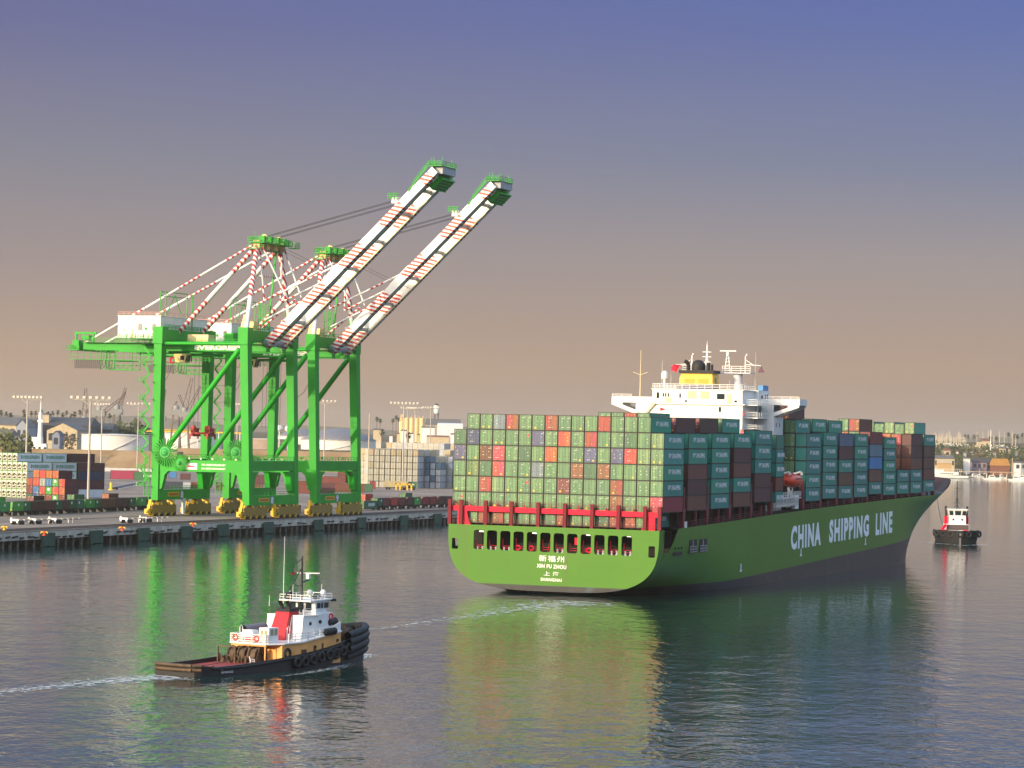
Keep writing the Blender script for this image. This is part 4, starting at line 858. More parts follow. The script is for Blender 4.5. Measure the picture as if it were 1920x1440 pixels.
w = MB(); w.hexa([bp_(64.5, QM - 3.2, -2.4), bp_(64.5, QM + 6.6, -2.4), bp_(64.5, QM + 6.6, -1.0), bp_(64.5, QM - 3.2, -1.0)], [bp_(68.8, QM - 3.2, -2.4), bp_(68.8, QM + 6.6, -2.4), bp_(68.8, QM + 6.6, -1.0), bp_(68.8, QM - 3.2, -1.0)])
for k in range(5): w.bar(bp_(64.7 + k, QM - 3.2, -2.5), bp_(64.7 + k, QM + 6.6, -2.5), .25)
P(w, 'tip_cradle', GREEN)
w = MB(); w.box(48.2, 52.2, QM - 6.4, QM + 5, 102.6, 102.8); w.box(49.0, 52.0, QM - 5, QM + 5, 100.6, 102.6, 1); w.rail([(48.2, QM - 6.4, 102.8), (52.2, QM - 6.4, 102.8), (52.2, QM + 5, 102.8), (48.2, QM + 5, 102.8), (48.2, QM - 6.4, 102.8)], 1.2, .06, 3, 1.5)
for x, q in ((48.8, -5), (51.4, 4), (50, -6), (51.8, -4)): w.bar((x, QM + q, 102.8), (x - .3, QM + q, 105.2), .14)
w.bar(bp_(60, QM - 6.6, 1.2), (48.2, QM - 6.4, 102.7), .3); w.rail([bp_(62, QM - 6.4, 1.4), (48.2, QM - 6.4, 102.8)], 1.2, .06, 2, 1.5); w.build('tip_platform', [GREEN, GREY], cr)
for q in (QM - 4.9, QM + 4.9): w = MB(); w.box(37.2, 39.2, q - .9, q + .9, 92.4, 94.2); P(w, 'rope_bracket', WHITE)
w = MB(); w.rail([(36.6, QM - 7, 93.4), (39.4, QM - 7, 93.4)], 1.6, .08, 3, .9); w.bar((37, QM - 6.4, 95), (39.6, QM - 6.4, 95), .3); w.bar((37, QM - 7, 94.9), (37, QM - 6.4, 95), .2); P(w, 'bracket_platform', GREEN)
w = MB(); w.tube((.4, QM - 6.8, 53), (.4, QM + 6.8, 53), .9, n=12); w.box(-1.2, 1.4, QM - 3.6, QM - 2, 52, 54.5); P(w, 'boom_hinge', GREY)
for x, q, h in ((-4.0, 13, 8.6), (-1.6, 26, 6.6)):
    w = MB()
    for dx in (0, 2.0):
        for dq in (0, 3.0): w.bar((x + dx, q + dq, 56), (x + dx, q + dq, 56 + h), .16)
    for k in range(int(h)):
        for dq in (0, 3.0): w.bar((x, q + dq, 56 + k), (x + 2, q + dq, 57 + k), .1); w.bar((x, q + dq, 57 + k), (x + 2, q + dq, 57 + k), .1)
    P(w, 'ladder_tower', GREEN)
w = MB(); w.hexa([(-7.5, 8, 56.2), (-5.2, 8, 56.2), (-5.2, 12, 56.2), (-7.5, 12, 56.2)], [(-6.8, 9, 61), (-6.0, 9, 61), (-6.0, 11, 61), (-6.8, 11, 61)]); w.box(-4.6, -3.2, 8, 11, 56.2, 59.0); P(w, 'winch_cover', CABC)
w = MB(); w.box(-24.0, -17.5, QM - 7, QM - 3, 52.7, 55.2); P(w, 'electrical_room', CREAM)
# trolley, cab, spreader
w = MB(); w.box(-29.5, -18, QM - 4.2, QM + 4.2, 49.2, 49.9); w.rail([(-29.5, QM - 4.4, 47.4), (-18, QM - 4.4, 47.4)], 1.2, .06, 2, 1.4)
for x in (-29, -24, -18.4): w.bar((x, QM - 4.2, 47.4), (x, QM - 4.2, 49.4), .2)
P(w, 'trolley', GREEN)
w = MB(); w.hexa([(-27.8, QM - 6.8, 47.2), (-24.8, QM - 6.8, 47.2), (-24.8, QM - 3.8, 47.2), (-27.8, QM - 3.8, 47.2)], [(-28.2, QM - 7, 49.6), (-24.2, QM - 7, 49.6), (-24.2, QM - 3.8, 49.6), (-28.2, QM - 3.8, 49.6)]); cb = P(w, 'operator_cab', CABC)
w = MB(); w.box(-24.9, -24.3, QM - 6.6, QM - 4.2, 47.7, 49.2); w.box(-26.2, -25.0, QM - 6.98, QM - 6.85, 47.9, 49.1); P(w, 'cab_window', GLASS, cb)
w = MB(); w.path([(-28.2, QM - 6.5, 48.6), (-29.6, QM - 6.5, 48.2), (-29.4, QM - 6.5, 47.0), (-28.4, QM - 6.5, 47.2)], .22, 6); P(w, 'cab_fan', RED, cb)
w = MB()
for x in (-24.2, -19.6):
    for q in (QM - 1.4, QM + 1.4): w.tube((x, q, 29), (x, q, 49.4), .06, n=4)
w.path([(-33.6, QM - 9, 47.6), (-33, QM - 9, 43), (-31, QM - 9, 40.5), (-29.5, QM - 8, 43), (-29, QM - 6, 47)], .07, 4); w.path([(-8, QM - 5, 49.6), (-7, QM - 5, 44), (-9, QM - 5, 40), (-11, QM - 5, 38.5)], .07, 4); P(w, 'hoist_cable', ROPE)
w = MB(); w.box(-25.0, -19.0, QM - 1.6, QM + 1.6, 26.8, 27.4)
for x in (-25.0, -20.2): w.box(x, x + 1.2, QM - 2.6, QM + 2.6, 26.2, 27.0); w.box(x, x + 1.2, QM - 1.6, QM + 1.6, 27.4, 28.6); w.tube((x + .6, QM - 1.7, 28.7), (x + .6, QM - .6, 28.7), .7, n=10)
w.box(-20.6, -19.2, QM - 1.6, QM + .5, 27.4, 29.1)
for x in (-24.9, -19.4):
    for q in (QM - 2.6, QM + 2.6): w.box(x, x + .4, q - .2, q + .2, 25.4, 26.4); w.bar((x, q, 26.4), (x + 1.5, QM, 28.4), .12)
P(w, 'spreader', mat('spreader_red', (.38, .012, .012), .5, var=.2))
# stairs on the landside leg, reels, gate legs
w = MB(); z = 12.0; sd = 1
while z < 50:
    xa, xb = (-32.6, -30.4) if sd > 0 else (-30.4, -32.6)
    w.bar((xa, -1.8, z), (xb, -1.8, z + 2.45), .5, .06, up=(0, 1, 0)); w.bar((xa, -2.1, z + 1), (xb, -2.1, z + 3.45), .07)
    if sd > 0: w.box(-33.6, -29.3, -2.6, -1.0, z - .1, z); w.rail([(-33.6, -2.6, z), (-31.6, -2.6, z)], 1.1, .05, 2, 1); w.rail([(-33.6, -2.6, z), (-33.6, -1, z)], 1.1, .05, 2, 1)
    z += 2.45; sd = -sd
w.bar((-31.4, -1.6, 9), (-31.4, -1.6, 21), .2); w.bar((-30, -1.6, 8), (-30, -1.6, 21), .2)
for k in range(9): w.bar((-31.4, -1.6, 9 + k * 1.3), (-30, -1.6, 9.9 + k * 1.3), .14)
P(w, 'leg_stairs', GREEN)
w = MB()
for k in range(10): w.box(-33.7, -33.3, -2.4, -2.0, 12.6 + k * 4.9 if k < 8 else 12, 12.9 + k * 4.9 if k < 8 else 12.3)
P(w, 'stair_lamp', LAMP)
def reel(c, r, sp, name):
    c = Vector(c); w = MB()
    for k in range(sp):
        a = 2 * pi * k / sp; d = Vector((cos(a), 0, sin(a))); w.bar(c + d * r * .3, c + d * r, .2, .4, 0, up=(0, 1, 0))
    w.tube(c + Vector((0, -.35, 0)), c + Vector((0, .35, 0)), r * .40, n=28, m=1); w.tube(c + Vector((0, -.9, 0)), c + Vector((0, -.35, 0)), r * .14, r * .34, n=14, m=1); w.tube(c + Vector((0, -1.1, 0)), c + Vector((0, 1.6, 0)), .28, n=8, m=0)
    return w.build(name, [GREEN, mat('reel_green', (.03, .36, .06), .45)], cr)
reel((-24.9, -2.0, 21.6), 3.9, 28, 'cable_reel'); reel((-20.3, -1.7, 18.7), 2.4, 30, 'cable_guide')
# bogies
for s, x in ((1, .1), (0, -28.3)):
    zt = 7.3 if s else 8.05
    for q0_ in (-5.2, 17.6):
        w = MB(); w.box(x - .8, x + .8, q0_ + 1, q0_ + 15.8, 5.2, 6.7, 0); w.hexa([(x - .75, q0_ + 5, 6.7), (x + .75, q0_ + 5, 6.7), (x + .75, q0_ + 11.6, 6.7), (x - .75, q0_ + 11.6, 6.7)], [(x - .75, q0_ + 7, zt + .02), (x + .75, q0_ + 7, zt + .02), (x + .75, q0_ + 9.6, zt + .02), (x - .75, q0_ + 9.6, zt + .02)], 0)
        for k in range(4): w.box(x - .95, x + .95, q0_ + .6 + k * 4, q0_ + 3.9 + k * 4, 4.1, 5.2, 0)
        w.box(x + .96, x + 1.0, q0_ + .8, q0_ + 15.9, 4.3, 6.6, 0); w.box(x - .6, x + .6, q0_ - .9, q0_ + .6, 4.2, 5.6, 1); w.tube((x, q0_ - 1.4, 4.9), (x, q0_ - .9, 4.9), .4, n=10, m=1)
        w.bar((x, q0_ + .5, 5.2), (x, q0_ + 1.8, 8.0), .8, .8, 1); w.box(x - .9, x + .9, q0_ + 13.6, q0_ + 15, 6.7, 7.9, 1)
        b = w.build('bogie', [HAZARD, YEL], cr)
        for k in range(8):
            w = MB(); w.tube((x - .25, q0_ + 1.3 + k * 2, 4.05), (x + 1.0, q0_ + 1.3 + k * 2, 4.05), .52, n=12); w.build('wheel', YEL if k % 2 == 0 else BLACK, b)
        for k in range(3): w = MB(); w.tube((x - 1.0, q0_ + 2.5 + k * 4.6, 5.2), (x - 1.0, q0_ + 2.5 + k * 4.6, 6.3), .5, n=10); w.build('drive_motor', YEL, b); w = MB(); w.tube((x + .2, q0_ + 1.6 + k * 5, 6.7), (x + 1.0, q0_ + 1.6 + k * 5, 7.1), .45, n=8); w.build('gear_housing', YEL, b)
    w = MB(); w.prism([(-1.0, zt + .3), (1.0, zt + .3), (.55, 3.9), (-.55, 3.9)], (x + .6, 15.6, 0), (0, 1, 0), (0, 0, 1), (.5, 0, 0)); P(w, 'storm_anchor', YEL if s else WHITE)
for s, q, z in ((0, 0, 12.5), (0, Q_, 13.2)):
    fit_text('8', (-28.3 + 1.13, q - .6, z), (0, 1, 0), (0, 0, 1), 1.2, 1.8, LETW, cr, .05, 'crane_number')
cr2 = copy_tree(cr); cr2.location = CB + EQ * 46.6 + EG * .0; cr2['label'] = 'farther green dockside gantry crane numbered 9 standing beside the ship stern'
for o in list(cr2.children_recursive):
    if o.name.split('.')[0] == 'spreader': D.objects.remove(o); continue
    if o.name.split('.')[0] == 'crane_number':
        m9 = text_mesh('9', 1.0, .05).copy(); ov = [v.co.copy() for v in o.data.vertices]; X = [v.co.x for v in m9.vertices]; Y = [v.co.y for v in m9.vertices]
        y0, y1, z0, z1 = min(v.y for v in ov), max(v.y for v in ov), min(v.z for v in ov), max(v.z for v in ov)
        for v in m9.vertices: v.co = (ov[0].x, y0 + (v.co.x - min(X)) / (max(X) - min(X)) * (y1 - y0), z0 + (v.co.y - min(Y)) / (max(Y) - min(Y)) * (z1 - z0))
        m9.materials.clear(); m9.materials.append(LETW); o.data = m9
# ------------------------------------------------------------ near tug (local x = starboard, y = forward, origin at the stern on the waterline)
TH_ = radians(33.52); TS = Vector((cos(TH_), -sin(TH_), 0)); TF = Vector((sin(TH_), cos(TH_), 0))
TO = Vector((-35.613, 336.814, 0)) - TS * 4.0
tug = thing('tugboat', 'black and tan tugboat with red funnel and white wheelhouse leaving a wake', 'tugboat', TO, -TH_)
TBLK = mat('tug_black', (.010, .010, .011), .5, var=.4, dirt=.35, dirtcol=(.05, .04, .035), dscale=.6)
DECKR = mat('deck_red', (.30, .035, .03), .7, var=.25, dirt=.4, dirtcol=(.10, .03, .025), dscale=.7)
WHT = mat('tug_white', (.80, .79, .77), .4, var=.05, dirt=.2, dirtcol=(.5, .36, .24), dscale=.8)
RUST = mat('rusty_gear', (.09, .055, .03), .7, var=.5, dscale=1.5)
thb = lambda u: interp(u, [2.2, 2.8, 4, 6.5, 20, 26, 30, 33, 35.5, 37.3, 38.4], [2.9, 3.35, 3.7, 3.95, 4.1, 4.05, 3.7, 3.0, 2.1, 1.1, .1])
ttop = lambda u: interp(u, [2.2, 5, 10, 16, 22, 27, 31, 34, 38.4], [1.35, 1.05, 1.15, 1.45, 1.9, 2.5, 3.2, 3.8, 4.3])
def tug_loft(us, z0f, z1f, hbf, name, m_, par, k=8, inset=0.):
    w = MB()
    for sd in (1, -1):
        V = []
        for u in us:
            for j in range(k + 1): z = z0f(u) + (z1f(u) - z0f(u)) * j / k; fl = 1 - .28 * max(0, 1 - (z + .8) / 3.2) * (u > 22) * (u - 22) / 16; V.append((sd * max(.02, hbf(u) * fl - inset), u, z))
        for i in range(len(us) - 1):
            for j in range(k): q = (i * (k + 1) + j, (i + 1) * (k + 1) + j, (i + 1) * (k + 1) + j + 1, i * (k + 1) + j + 1); w.f.append([len(w.v) + a for a in (q if sd > 0 else q[::-1])]); w.m.append(0); w.s.append(True)
        w.v += V
    return w, w.build(name, m_, par)
TU = [2.2, 2.5, 2.8, 3.3, 4, 5, 6.5, 8, 12, 16, 20, 23, 26, 28, 30, 31.5, 33, 34.4, 35.5, 36.5, 37.3, 37.9, 38.4]
_, hull_ = tug_loft(TU, lambda u: -.6, ttop, thb, 'hull', TBLK, tug)
w = MB(); w.add([(-2.9, 2.2, -.6), (2.9, 2.2, -.6), (2.9, 2.2, 1.35), (-2.9, 2.2, 1.35)], [(0, 1, 2, 3)]); V = []
for u in TU: V += [(-thb(u), u, ttop(u)), (-thb(u) + .28, u + (.25 if u < 3 else 0), ttop(u)), (thb(u) - .28, u + (.25 if u < 3 else 0), ttop(u)), (thb(u), u, ttop(u))]
n = len(TU)
for i in range(n - 1):
    for a in (0, 2): w.add([V[4 * i + a], V[4 * i + a + 1], V[4 * i + 5 + a], V[4 * i + 4 + a]], [(0, 1, 2, 3)])
w.add([(-2.9, 2.21, 1.35), (2.9, 2.21, 1.35), (2.6, 2.5, 1.35), (-2.6, 2.5, 1.35)], [(0, 1, 2, 3)]); w.build('bulwark_cap', TBLK, tug)
tug_loft(TU, lambda u: .3, lambda u: ttop(u) - .01, thb, 'bulwark_lining', TBLK, tug, 2, .27)
w = MB(); V = []; us = [2.45, 3.2, 4, 6, 10, 17, 24, 30]
for u in us: V += [(-thb(u) + .2, u, .42 + .03 * u), (thb(u) - .2, u, .42 + .03 * u)]
w.add(V, [(2 * i, 2 * i + 1, 2 * i + 3, 2 * i + 2) for i in range(len(us) - 1)]).build('aft_deck', DECKR, tug)
w = MB()
for z, r in ((1.25, .2), (.75, .22)):
    w.path([(-3.4, 2.8, z), (-2.6, 2.08, z), (0, 1.9, z), (2.6, 2.08, z), (3.4, 2.8, z)], r, 7)
w.build('stern_fender', RUST, tug)
for sd in (1, -1): w = MB(); w.path([(sd * (thb(u) + .08), u, ttop(u) - .25) for u in (4, 7, 10, 14, 18, 22, 26, 29)], .17, 6); w.build('rubbing_strake', BLACK, tug)
tyres = MB()
for u in (19.5, 21, 22.6, 24.2, 25.8, 27.3, 28.8, 30.2):
    for sd in (1, -1): w = MB(); w.torus((sd * (thb(u) + .22), u, ttop(u) - .95 + R.uniform(-.1, .15)), .5, .24, (1, 0, 0)); w.build('tyre_fender', BLACK, tug)
w = MB(); pts = [(sd_ * thb(u), u, 0) for sd_, u in [(1, 30), (1, 32), (1, 34), (1, 36), (1, 37.5), (1, 38.4), (-1, 37.5), (-1, 36), (-1, 34), (-1, 32), (-1, 30)]]
for z, r in ((1.3, .5), (2.2, .55), (3.1, .55), (3.9, .45)): w.path([(x * (1.02 if z > 1.5 else .9), u + .1, z + (u - 34) * .08) for x, u, _ in pts], r, 8)
w.build('bow_fender', BLACK, tug)
w = MB()
for k in range(26):
    u = R.uniform(29.4, 36.5); x = R.uniform(-1, 1) * thb(u) * .8; w.bar((x, u, 2.6), (x + R.uniform(-.5, .5), u + R.uniform(-.5, .5), 3.4 + R.uniform(.2, 1.3)), .14)
for x in (-1.2, 1.2): w.tube((x - .5, 33.5, 3.6), (x + .5, 33.5, 3.6), .7, n=10)
w.build('bow_winch', RUST, tug)
# houses
w = MB(); dk = lambda u: interp(u, [15, 21, 26, 31], [3.0, 3.1, 3.75, 4.35])
for a, b in ((17.2, 21), (21, 24), (24, 27), (27, 28.8)):
    xa, xb = [min(3.75, thb(u) - .12) for u in (a, b)]; w.hexa([(-xa, a, .4), (xa, a, .4), (xb, b, .4), (-xb, b, .4)], [(-xa, a, dk(a)), (xa, a, dk(a)), (xb, b, dk(b)), (-xb, b, dk(b))])
w.build('lower_house', TAN, tug)
w = MB(); V = []; us = [15.4, 17.4, 21, 24, 27, 28.9]
for u in us: x = 2.7 if u < 17 else min(3.95, thb(u)); V += [(-x, u, dk(u)), (x, u, dk(u)), (-x, u, dk(u) + .16), (x, u, dk(u) + .16)]
for i in range(len(us) - 1): b = 4 * i; w.hexa([V[b], V[b + 1], V[b + 5], V[b + 4]], [V[b + 2], V[b + 3], V[b + 7], V[b + 6]])
w.build('upper_deck', WHT, tug)
w = MB()
for x in (-2.5, 0, 2.5): w.bar((x, 15.6, .8), (x, 15.6, 3.0), .14)
w.bar((-2.6, 15.7, 2.9), (2.6, 15.7, 2.9), .2); w.build('deck_post', TAN, tug)
w = MB(); w.rail([(-2.65, 15.5, 3.16), (2.65, 15.5, 3.16), (2.65, 16.2, 3.16)], 1.0, .045, 4, .9); w.rail([(-2.65, 15.5, 3.16), (-3.0, 18, 3.2), (-3.9, 24, 3.6), (-3.8, 27, 4.0)], 1.0, .04, 3, 1.2); w.rail([(3.6, 18.6, 3.2), (3.9, 22, 3.3), (3.9, 25.5, 3.75)], 1.0, .045, 3, .9)
for x in (-2.0, 2.9):
    for d in (0, .5): w.bar((x, (16.4 if x < 0 else 19.2) + d, 3.2), (x, (16.4 if x < 0 else 19.2) + d, 4.9), .07)
    yy = 16.4 if x < 0 else 19.2; w.path([(x, yy, 4.9), (x, yy + .25, 5.1), (x, yy + .5, 4.9)], .04, 4)
w.build('deck_railing', WHT, tug)
for x in (-1.9, 1.3):
    w = MB(); w.torus((x, 15.42, 3.7), .33, .09, (0, 1, 0)); w.build('life_ring', ORANGE, tug)
w = MB(); w.box(-.9, .6, 15.56, 15.8, 3.35, 3.75); w.build('hose_rack', RED, tug)
w = MB(); w.box(1.3, 2.75, 15.9, 17.7, 3.16, 5.0); ac = w.build('aft_cabin', WHT, tug)
w = MB()
for x in (1.5, 2.1): w.box(x, x + .42, 15.86, 15.9, 4.0, 4.7)
for u in (16.2, 16.95): w.box(2.75, 2.79, u, u + .55, 4.1, 4.85)
w.build('cabin_window', mat('pale_pane', (.35, .33, .22), .1), ac)  # pale yellowish panes
w = MB(); w.box(-1.6, .3, 16, 17.6, 3.16, 4.3); w.box(-1.4, 0, 16.2, 17.4, 4.3, 4.6); w.build('deck_locker', WHT, tug)
rf = MB(); rf.path([(-2.4, 17.6, 4.5), (-2.0, 20.6, 4.7)], .55, 9); rf.ball((-2.0, 20.9, 4.7), .55); rf.build('inflatable_boat', mat('tube_grey', (.16, .16, .18), .6), tug)
w = MB(); w.hexa([(-1.25, 20.7, 3.1), (1.25, 20.7, 3.1), (1.25, 24.0, 3.1), (-1.25, 24.0, 3.1)], [(-1.0, 22.0, 6.6), (1.0, 22.0, 6.6), (1.0, 23.8, 6.6), (-1.0, 23.8, 6.6)]); fn = w.build('funnel', mat('tug_funnel_red', (.42, .008, .02), .4, var=.1, spec=.3), tug)
w = MB(); w.hexa([(-1.03, 21.9, 6.6), (1.03, 21.9, 6.6), (1.03, 23.9, 6.6), (-1.03, 23.9, 6.6)], [(-1.0, 22.1, 6.9), (1.0, 22.1, 6.9), (1.0, 23.9, 7.1), (-1.0, 23.9, 7.1)])
for x, u in ((-.5, 22.4), (.5, 22.5), (0, 23.2)): w.path([(x, u, 6.8), (x, u, 7.3), (x, u - .35, 7.75)], .24, 8)
w.build('funnel_top', BLACK, fn)
w = MB(); w.bar((1.3, 21.6, 3.2), (1.1, 22.3, 6.0), .06); w.bar((1.3, 22.1, 3.2), (1.1, 22.7, 6.0), .06); w.build('funnel_ladder', WHT, fn)
w = MB(); w.hexa([(-2.7, 22.2, 3.2), (2.7, 22.2, 3.2), (2.4, 28.8, 4.1), (-2.4, 28.8, 4.1)], [(-2.7, 22.5, 6.1), (2.7, 22.5, 6.1), (2.4, 28.8, 6.4), (-2.4, 28.8, 6.4)]); w.box(-2.75, 2.75, 22.5, 25.6, 6.1, 6.2); w.build('upper_house', WHT, tug)
w = MB(); w.prism([(25.4, 3.5), (28.9, 4.0), (28.9, 5.3), (27.6, 4.9), (26.4, 4.2)], (3.45, 0, 0), (0, 1, 0), (0, 0, 1), (.12, 0, 0)); w.prism([(25.4, 3.5), (28.9, 4.0), (28.9, 5.3), (27.6, 4.9), (26.4, 4.2)], (-3.57, 0, 0), (0, 1, 0), (0, 0, 1), (.12, 0, 0)); w.build('bow_bulwark', WHT, tug)
w = MB(); w.hexa([(-2.1, 25.6, 6.1), (2.1, 25.6, 6.1), (1.8, 28.2, 6.3), (-1.8, 28.2, 6.3)], [(-2.2, 25.5, 7.75), (2.2, 25.5, 7.75), (1.95, 28.6, 7.9), (-1.95, 28.6, 7.9)]); wh_ = w.build('wheelhouse', WHT, tug)
w = MB(); w.hexa([(-2.4, 24.3, 7.75), (2.4, 24.3, 7.75), (2.15, 29.0, 7.9), (-2.15, 29.0, 7.9)], [(-2.4, 24.3, 7.9), (2.4, 24.3, 7.9), (2.15, 29.0, 8.05), (-2.15, 29.0, 8.05)]); w.build('wheelhouse_roof', WHT, wh_)
for u, b in ((25.9, .6), (26.8, .35), (27.5, .3), (28.0, .35)):
    for sd in (1, -1): w = MB(); x = interp(u, [25.5, 28.6], [2.19, 1.93]); w.box(min(sd * x, sd * x + .06 * sd), max(sd * x, sd * x + .06 * sd), u, u + b, 6.95, 7.6); w.build('wheelhouse_window', GLASS, wh_)
for x in (-1.6, -.4, .8):
    w = MB(); w.box(x, x + .8, 25.44, 25.56, 6.7, 7.55); w.build('wheelhouse_window', GLASS, wh_)
for u, z in ((24.0, 5.2), (26.0, 5.35)):
    w = MB(); w.tube((2.5, u, z), (2.7, u, z), .22, n=12); w.build('porthole', GLASS, tug)
for u, z, s_ in ((23.6, 2.5, .2), (28.0, 3.1, .2)): w = MB(); w.tube((3.7, u, z), (3.84, u, z), s_, n=10); w.build('porthole', GLASS, tug)
w = MB(); w.torus((3.82, 18.2, 2.0), .5, .16, (1, 0, 0)); w.build('hung_tyre', BLACK, tug)
w = MB(); w.box(3.72, 3.8, 20.9, 21.9, 1.55, 2.3); w.box(3.72, 3.8, 23.3, 23.7, 1.7, 2.7); w.box(3.72, 3.8, 24.9, 25.2, 1.9, 2.9); w.build('side_hatch', mat('hatch_dark', (.10, .035, .02), .6), tug)
for u, z in ((26.2, 4.2), (28.9, 5.2)): w = MB(); w.path([(3.95 if u < 28 else 2.3, u - .75, z), (4.0 if u < 28 else 2.0, u + .75, z + .1)], .45, 9); w.ball((3.95 if u < 28 else 2.3, u - .75, z), .45); w.ball((4.0 if u < 28 else 2.0, u + .75, z + .1), .45); w.build('roller_fender', BLACK, tug)
w = MB(); w.torus((2.46, 28.3, 5.9), .33, .09, (1, 0, 0)); w.build('life_ring', RED, tug)
fit_text('FOSS', (3.60, 27.9, 4.55), (0, 1, .12), (0, 0, 1), 1.3, .35, mat('letter_dark', (.05, .05, .06), .5), tug, .02) if 0 else None
w = MB(); w.rail([(-2.35, 24.4, 7.9), (2.35, 24.4, 7.9), (2.1, 28.9, 8.05), (-2.1, 28.9, 8.05), (-2.35, 24.4, 7.9)], .6, .03, 2, 1.2); w.rail([(2.65, 22.6, 6.2), (2.65, 25, 6.2)], .8, .03, 2, 1.2); w.build('roof_railing', WHT, wh_)
for x, u, r in ((.2, 27.0, .36), (1.3, 28.2, .36), (-1.6, 25.2, .2)): w = MB(); w.tube((x, u, 8.0), (x, u, 8.5), .1, n=6); w.ball((x, u, 8.75), r); w.build('radar_dome', WHT, tug)
w = MB(); w.box(1.0, 1.5, 26.6, 27.2, 8.0, 8.6); w.box(-1.7, -1.1, 24.6, 25.3, 7.9, 8.8); w.box(1.9, 2.4, 28.9, 29.4, 7.7, 8.0); w.build('searchlight', BLACK, tug)
w = MB(); w.tube((0, 25.6, 6.4), (0, 25.6, 13.2), .17, .10, 8); w.tube((0, 25.4, 11.6), (-.4, 22.8, 8.2), .08, n=5); w.bar((0, 25.6, 9.6), (0, 24.2, 9.6), .08); w.bar((0, 25.6, 10.0), (0, 27.0, 10.3), .5, .12); w.bar((0, 25.6, 12.9), (-.2, 24.6, 12.2), .08); w.bar((-.2, 24.6, 12.2), (-.3, 24.5, 11.3), .08); w.build('mast', mat('mast_dark', (.03, .035, .03), .5), tug)
w = MB(); w.bar((-.6, 25.4, 11.1), (1.6, 27.0, 11.1), .2, .14); w.box(.3, .7, 26, 26.4, 10.4, 11.05); w.build('radar_scanner', WHT, tug)
w = MB(); w.add([(-.3, 24.5, 11.3), (-.5, 23.7, 10.95), (-.3, 24.5, 10.9)], [(0, 1, 2)]); w.add([(-.28, 24.5, 11.3), (-.48, 23.7, 10.95), (-.28, 24.5, 10.9)], [(2, 1, 0)]); w.build('pennant', RED, tug)
for x, u, z, h in ((-.9, 23.2, 6.9, 8.6), (1.5, 27.6, 8.0, 1.8), (-.4, 24.4, 7.9, 2.2), (-1.6, 21.4, 7.2, 1.3)): w = MB(); w.tube((x, u, z), (x, u, z + h), .05, .025, 5); w.build('whip_aerial', WHT, tug)
# towing winch and fittings on the after deck
w = MB()
for x in (-2.4, -.9, .7):
    w.tube((x, 15.6, 1.7), (x + .9, 15.6, 1.7), .85, n=14); w.torus((x, 15.6, 1.7), .95, .12, (1, 0, 0)); w.torus((x + .95, 15.6, 1.7), .95, .12, (1, 0, 0))
for x in (-2.7, -1.2, .3, 1.8): w.bar((x, 14.6, .8), (x, 15.4, 2.6), .16); w.bar((x, 16.4, .8), (x, 15.8, 2.6), .16)
w.bar((-3, 13.6, .8), (-3, 13.6, 2.7), .16); w.bar((-3, 13.6, 2.7), (-.4, 13.6, 2.8), .16); w.bar((-.4, 13.6, .8), (-.4, 13.6, 2.8), .16)
for k in range(14): a = (R.uniform(-2.8, 2.6), R.uniform(13, 14.8), .7); w.bar(a, (a[0] + R.uniform(-.5, .5), a[1] + R.uniform(-.4, .4), R.uniform(1.1, 2.0)), .14)
for k in range(5): x = -2.5 + k * 1.2; w.torus((x, 13.7, 1.3), .4, .08, (R.random(), 1, .2))
w.build('towing_winch', RUST, tug)
w = MB(); w.path([(-.4, 13.6, 1.2), (0, 8, .9), (.2, 3.2, 1.1)], .05, 5); w.bar((-3.2, 5.0, .5), (-3.2, 5.0, 1.2), .3); w.bar((3.2, 5.0, .5), (3.2, 5.0, 1.2), .3); w.box(.8, 1.5, 16.9, 17.3, .8, 2.6); w.build('tow_fitting', RUST, tug)
fit_text('SEA CLOUD', (4.0, 5.6, .68), (.02, 1, 0), (0, 0, 1), 2.3, .3, LETW, tug, .02); fit_text('SAN FRANCISCO', (4.0, 5.7, .30), (.02, 1, 0), (0, 0, 1), 2.1, .24, LETW, tug, .02)
ch = thing('plastic_chair', 'white plastic chair on the red after deck of the near tug', 'chair', TO + TS * 2.5 + TF * 13.2 + Vector((0, 0, .82)), -TH_ + 2.4)
w = MB(); w.box(-.26, .26, -.25, .25, .42, .47); w.build('seat', WHT, ch); w = MB(); w.hexa([(-.26, .2, .47), (.26, .2, .47), (.26, .27, .47), (-.26, .27, .47)], [(-.25, .34, .98), (.25, .34, .98), (.25, .39, .98), (-.25, .39, .98)]); w.build('backrest', WHT, ch)
for x in (-.24, .24):
    for y in (-.22, .24): w = MB(); w.bar((x, y, 0), (x, y, .43), .05); w.build('leg', WHT, ch)
    w = MB(); w.bar((x, -.22, .66), (x, .3, .68), .05); w.bar((x, -.22, .44), (x, -.22, .66), .05); w.build('armrest', WHT, ch)

# ------------------------------------------------------------ far tug ahead of the bow, seen from its bow
t2 = thing('tugboat', 'small dark tugboat with white wheelhouse at the end of the line from the bow', 'tugboat', (133.6, 890, .25), -.06)
h2 = lambda y: interp(y, [-12, -10.5, -8, -4, 10, 13], [.3, 3.4, 5.4, 6.3, 6.3, 5.0])
w = MB(); ys = [-12, -11.2, -10.5, -9, -8, -6, -4, 0, 5, 10, 13]
for sd in (1, -1):
    V = []
    for y in ys:
        for j in range(4): z = -.5 + j * 1.1 + (.5 if y < -4 else 0) * j / 3; V.append((sd * h2(y) * (.86 + .14 * j / 3), y, z))
    for i in range(len(ys) - 1):
        for j in range(3): q = (i * 4 + j, (i + 1) * 4 + j, (i + 1) * 4 + j + 1, i * 4 + j + 1); w.f.append([len(w.v) + a for a in (q if sd > 0 else q[::-1])]); w.m.append(0); w.s.append(True)
    w.v += V
w.build('hull', mat('far_tug_black', (.004, .004, .0045), .8), t2)
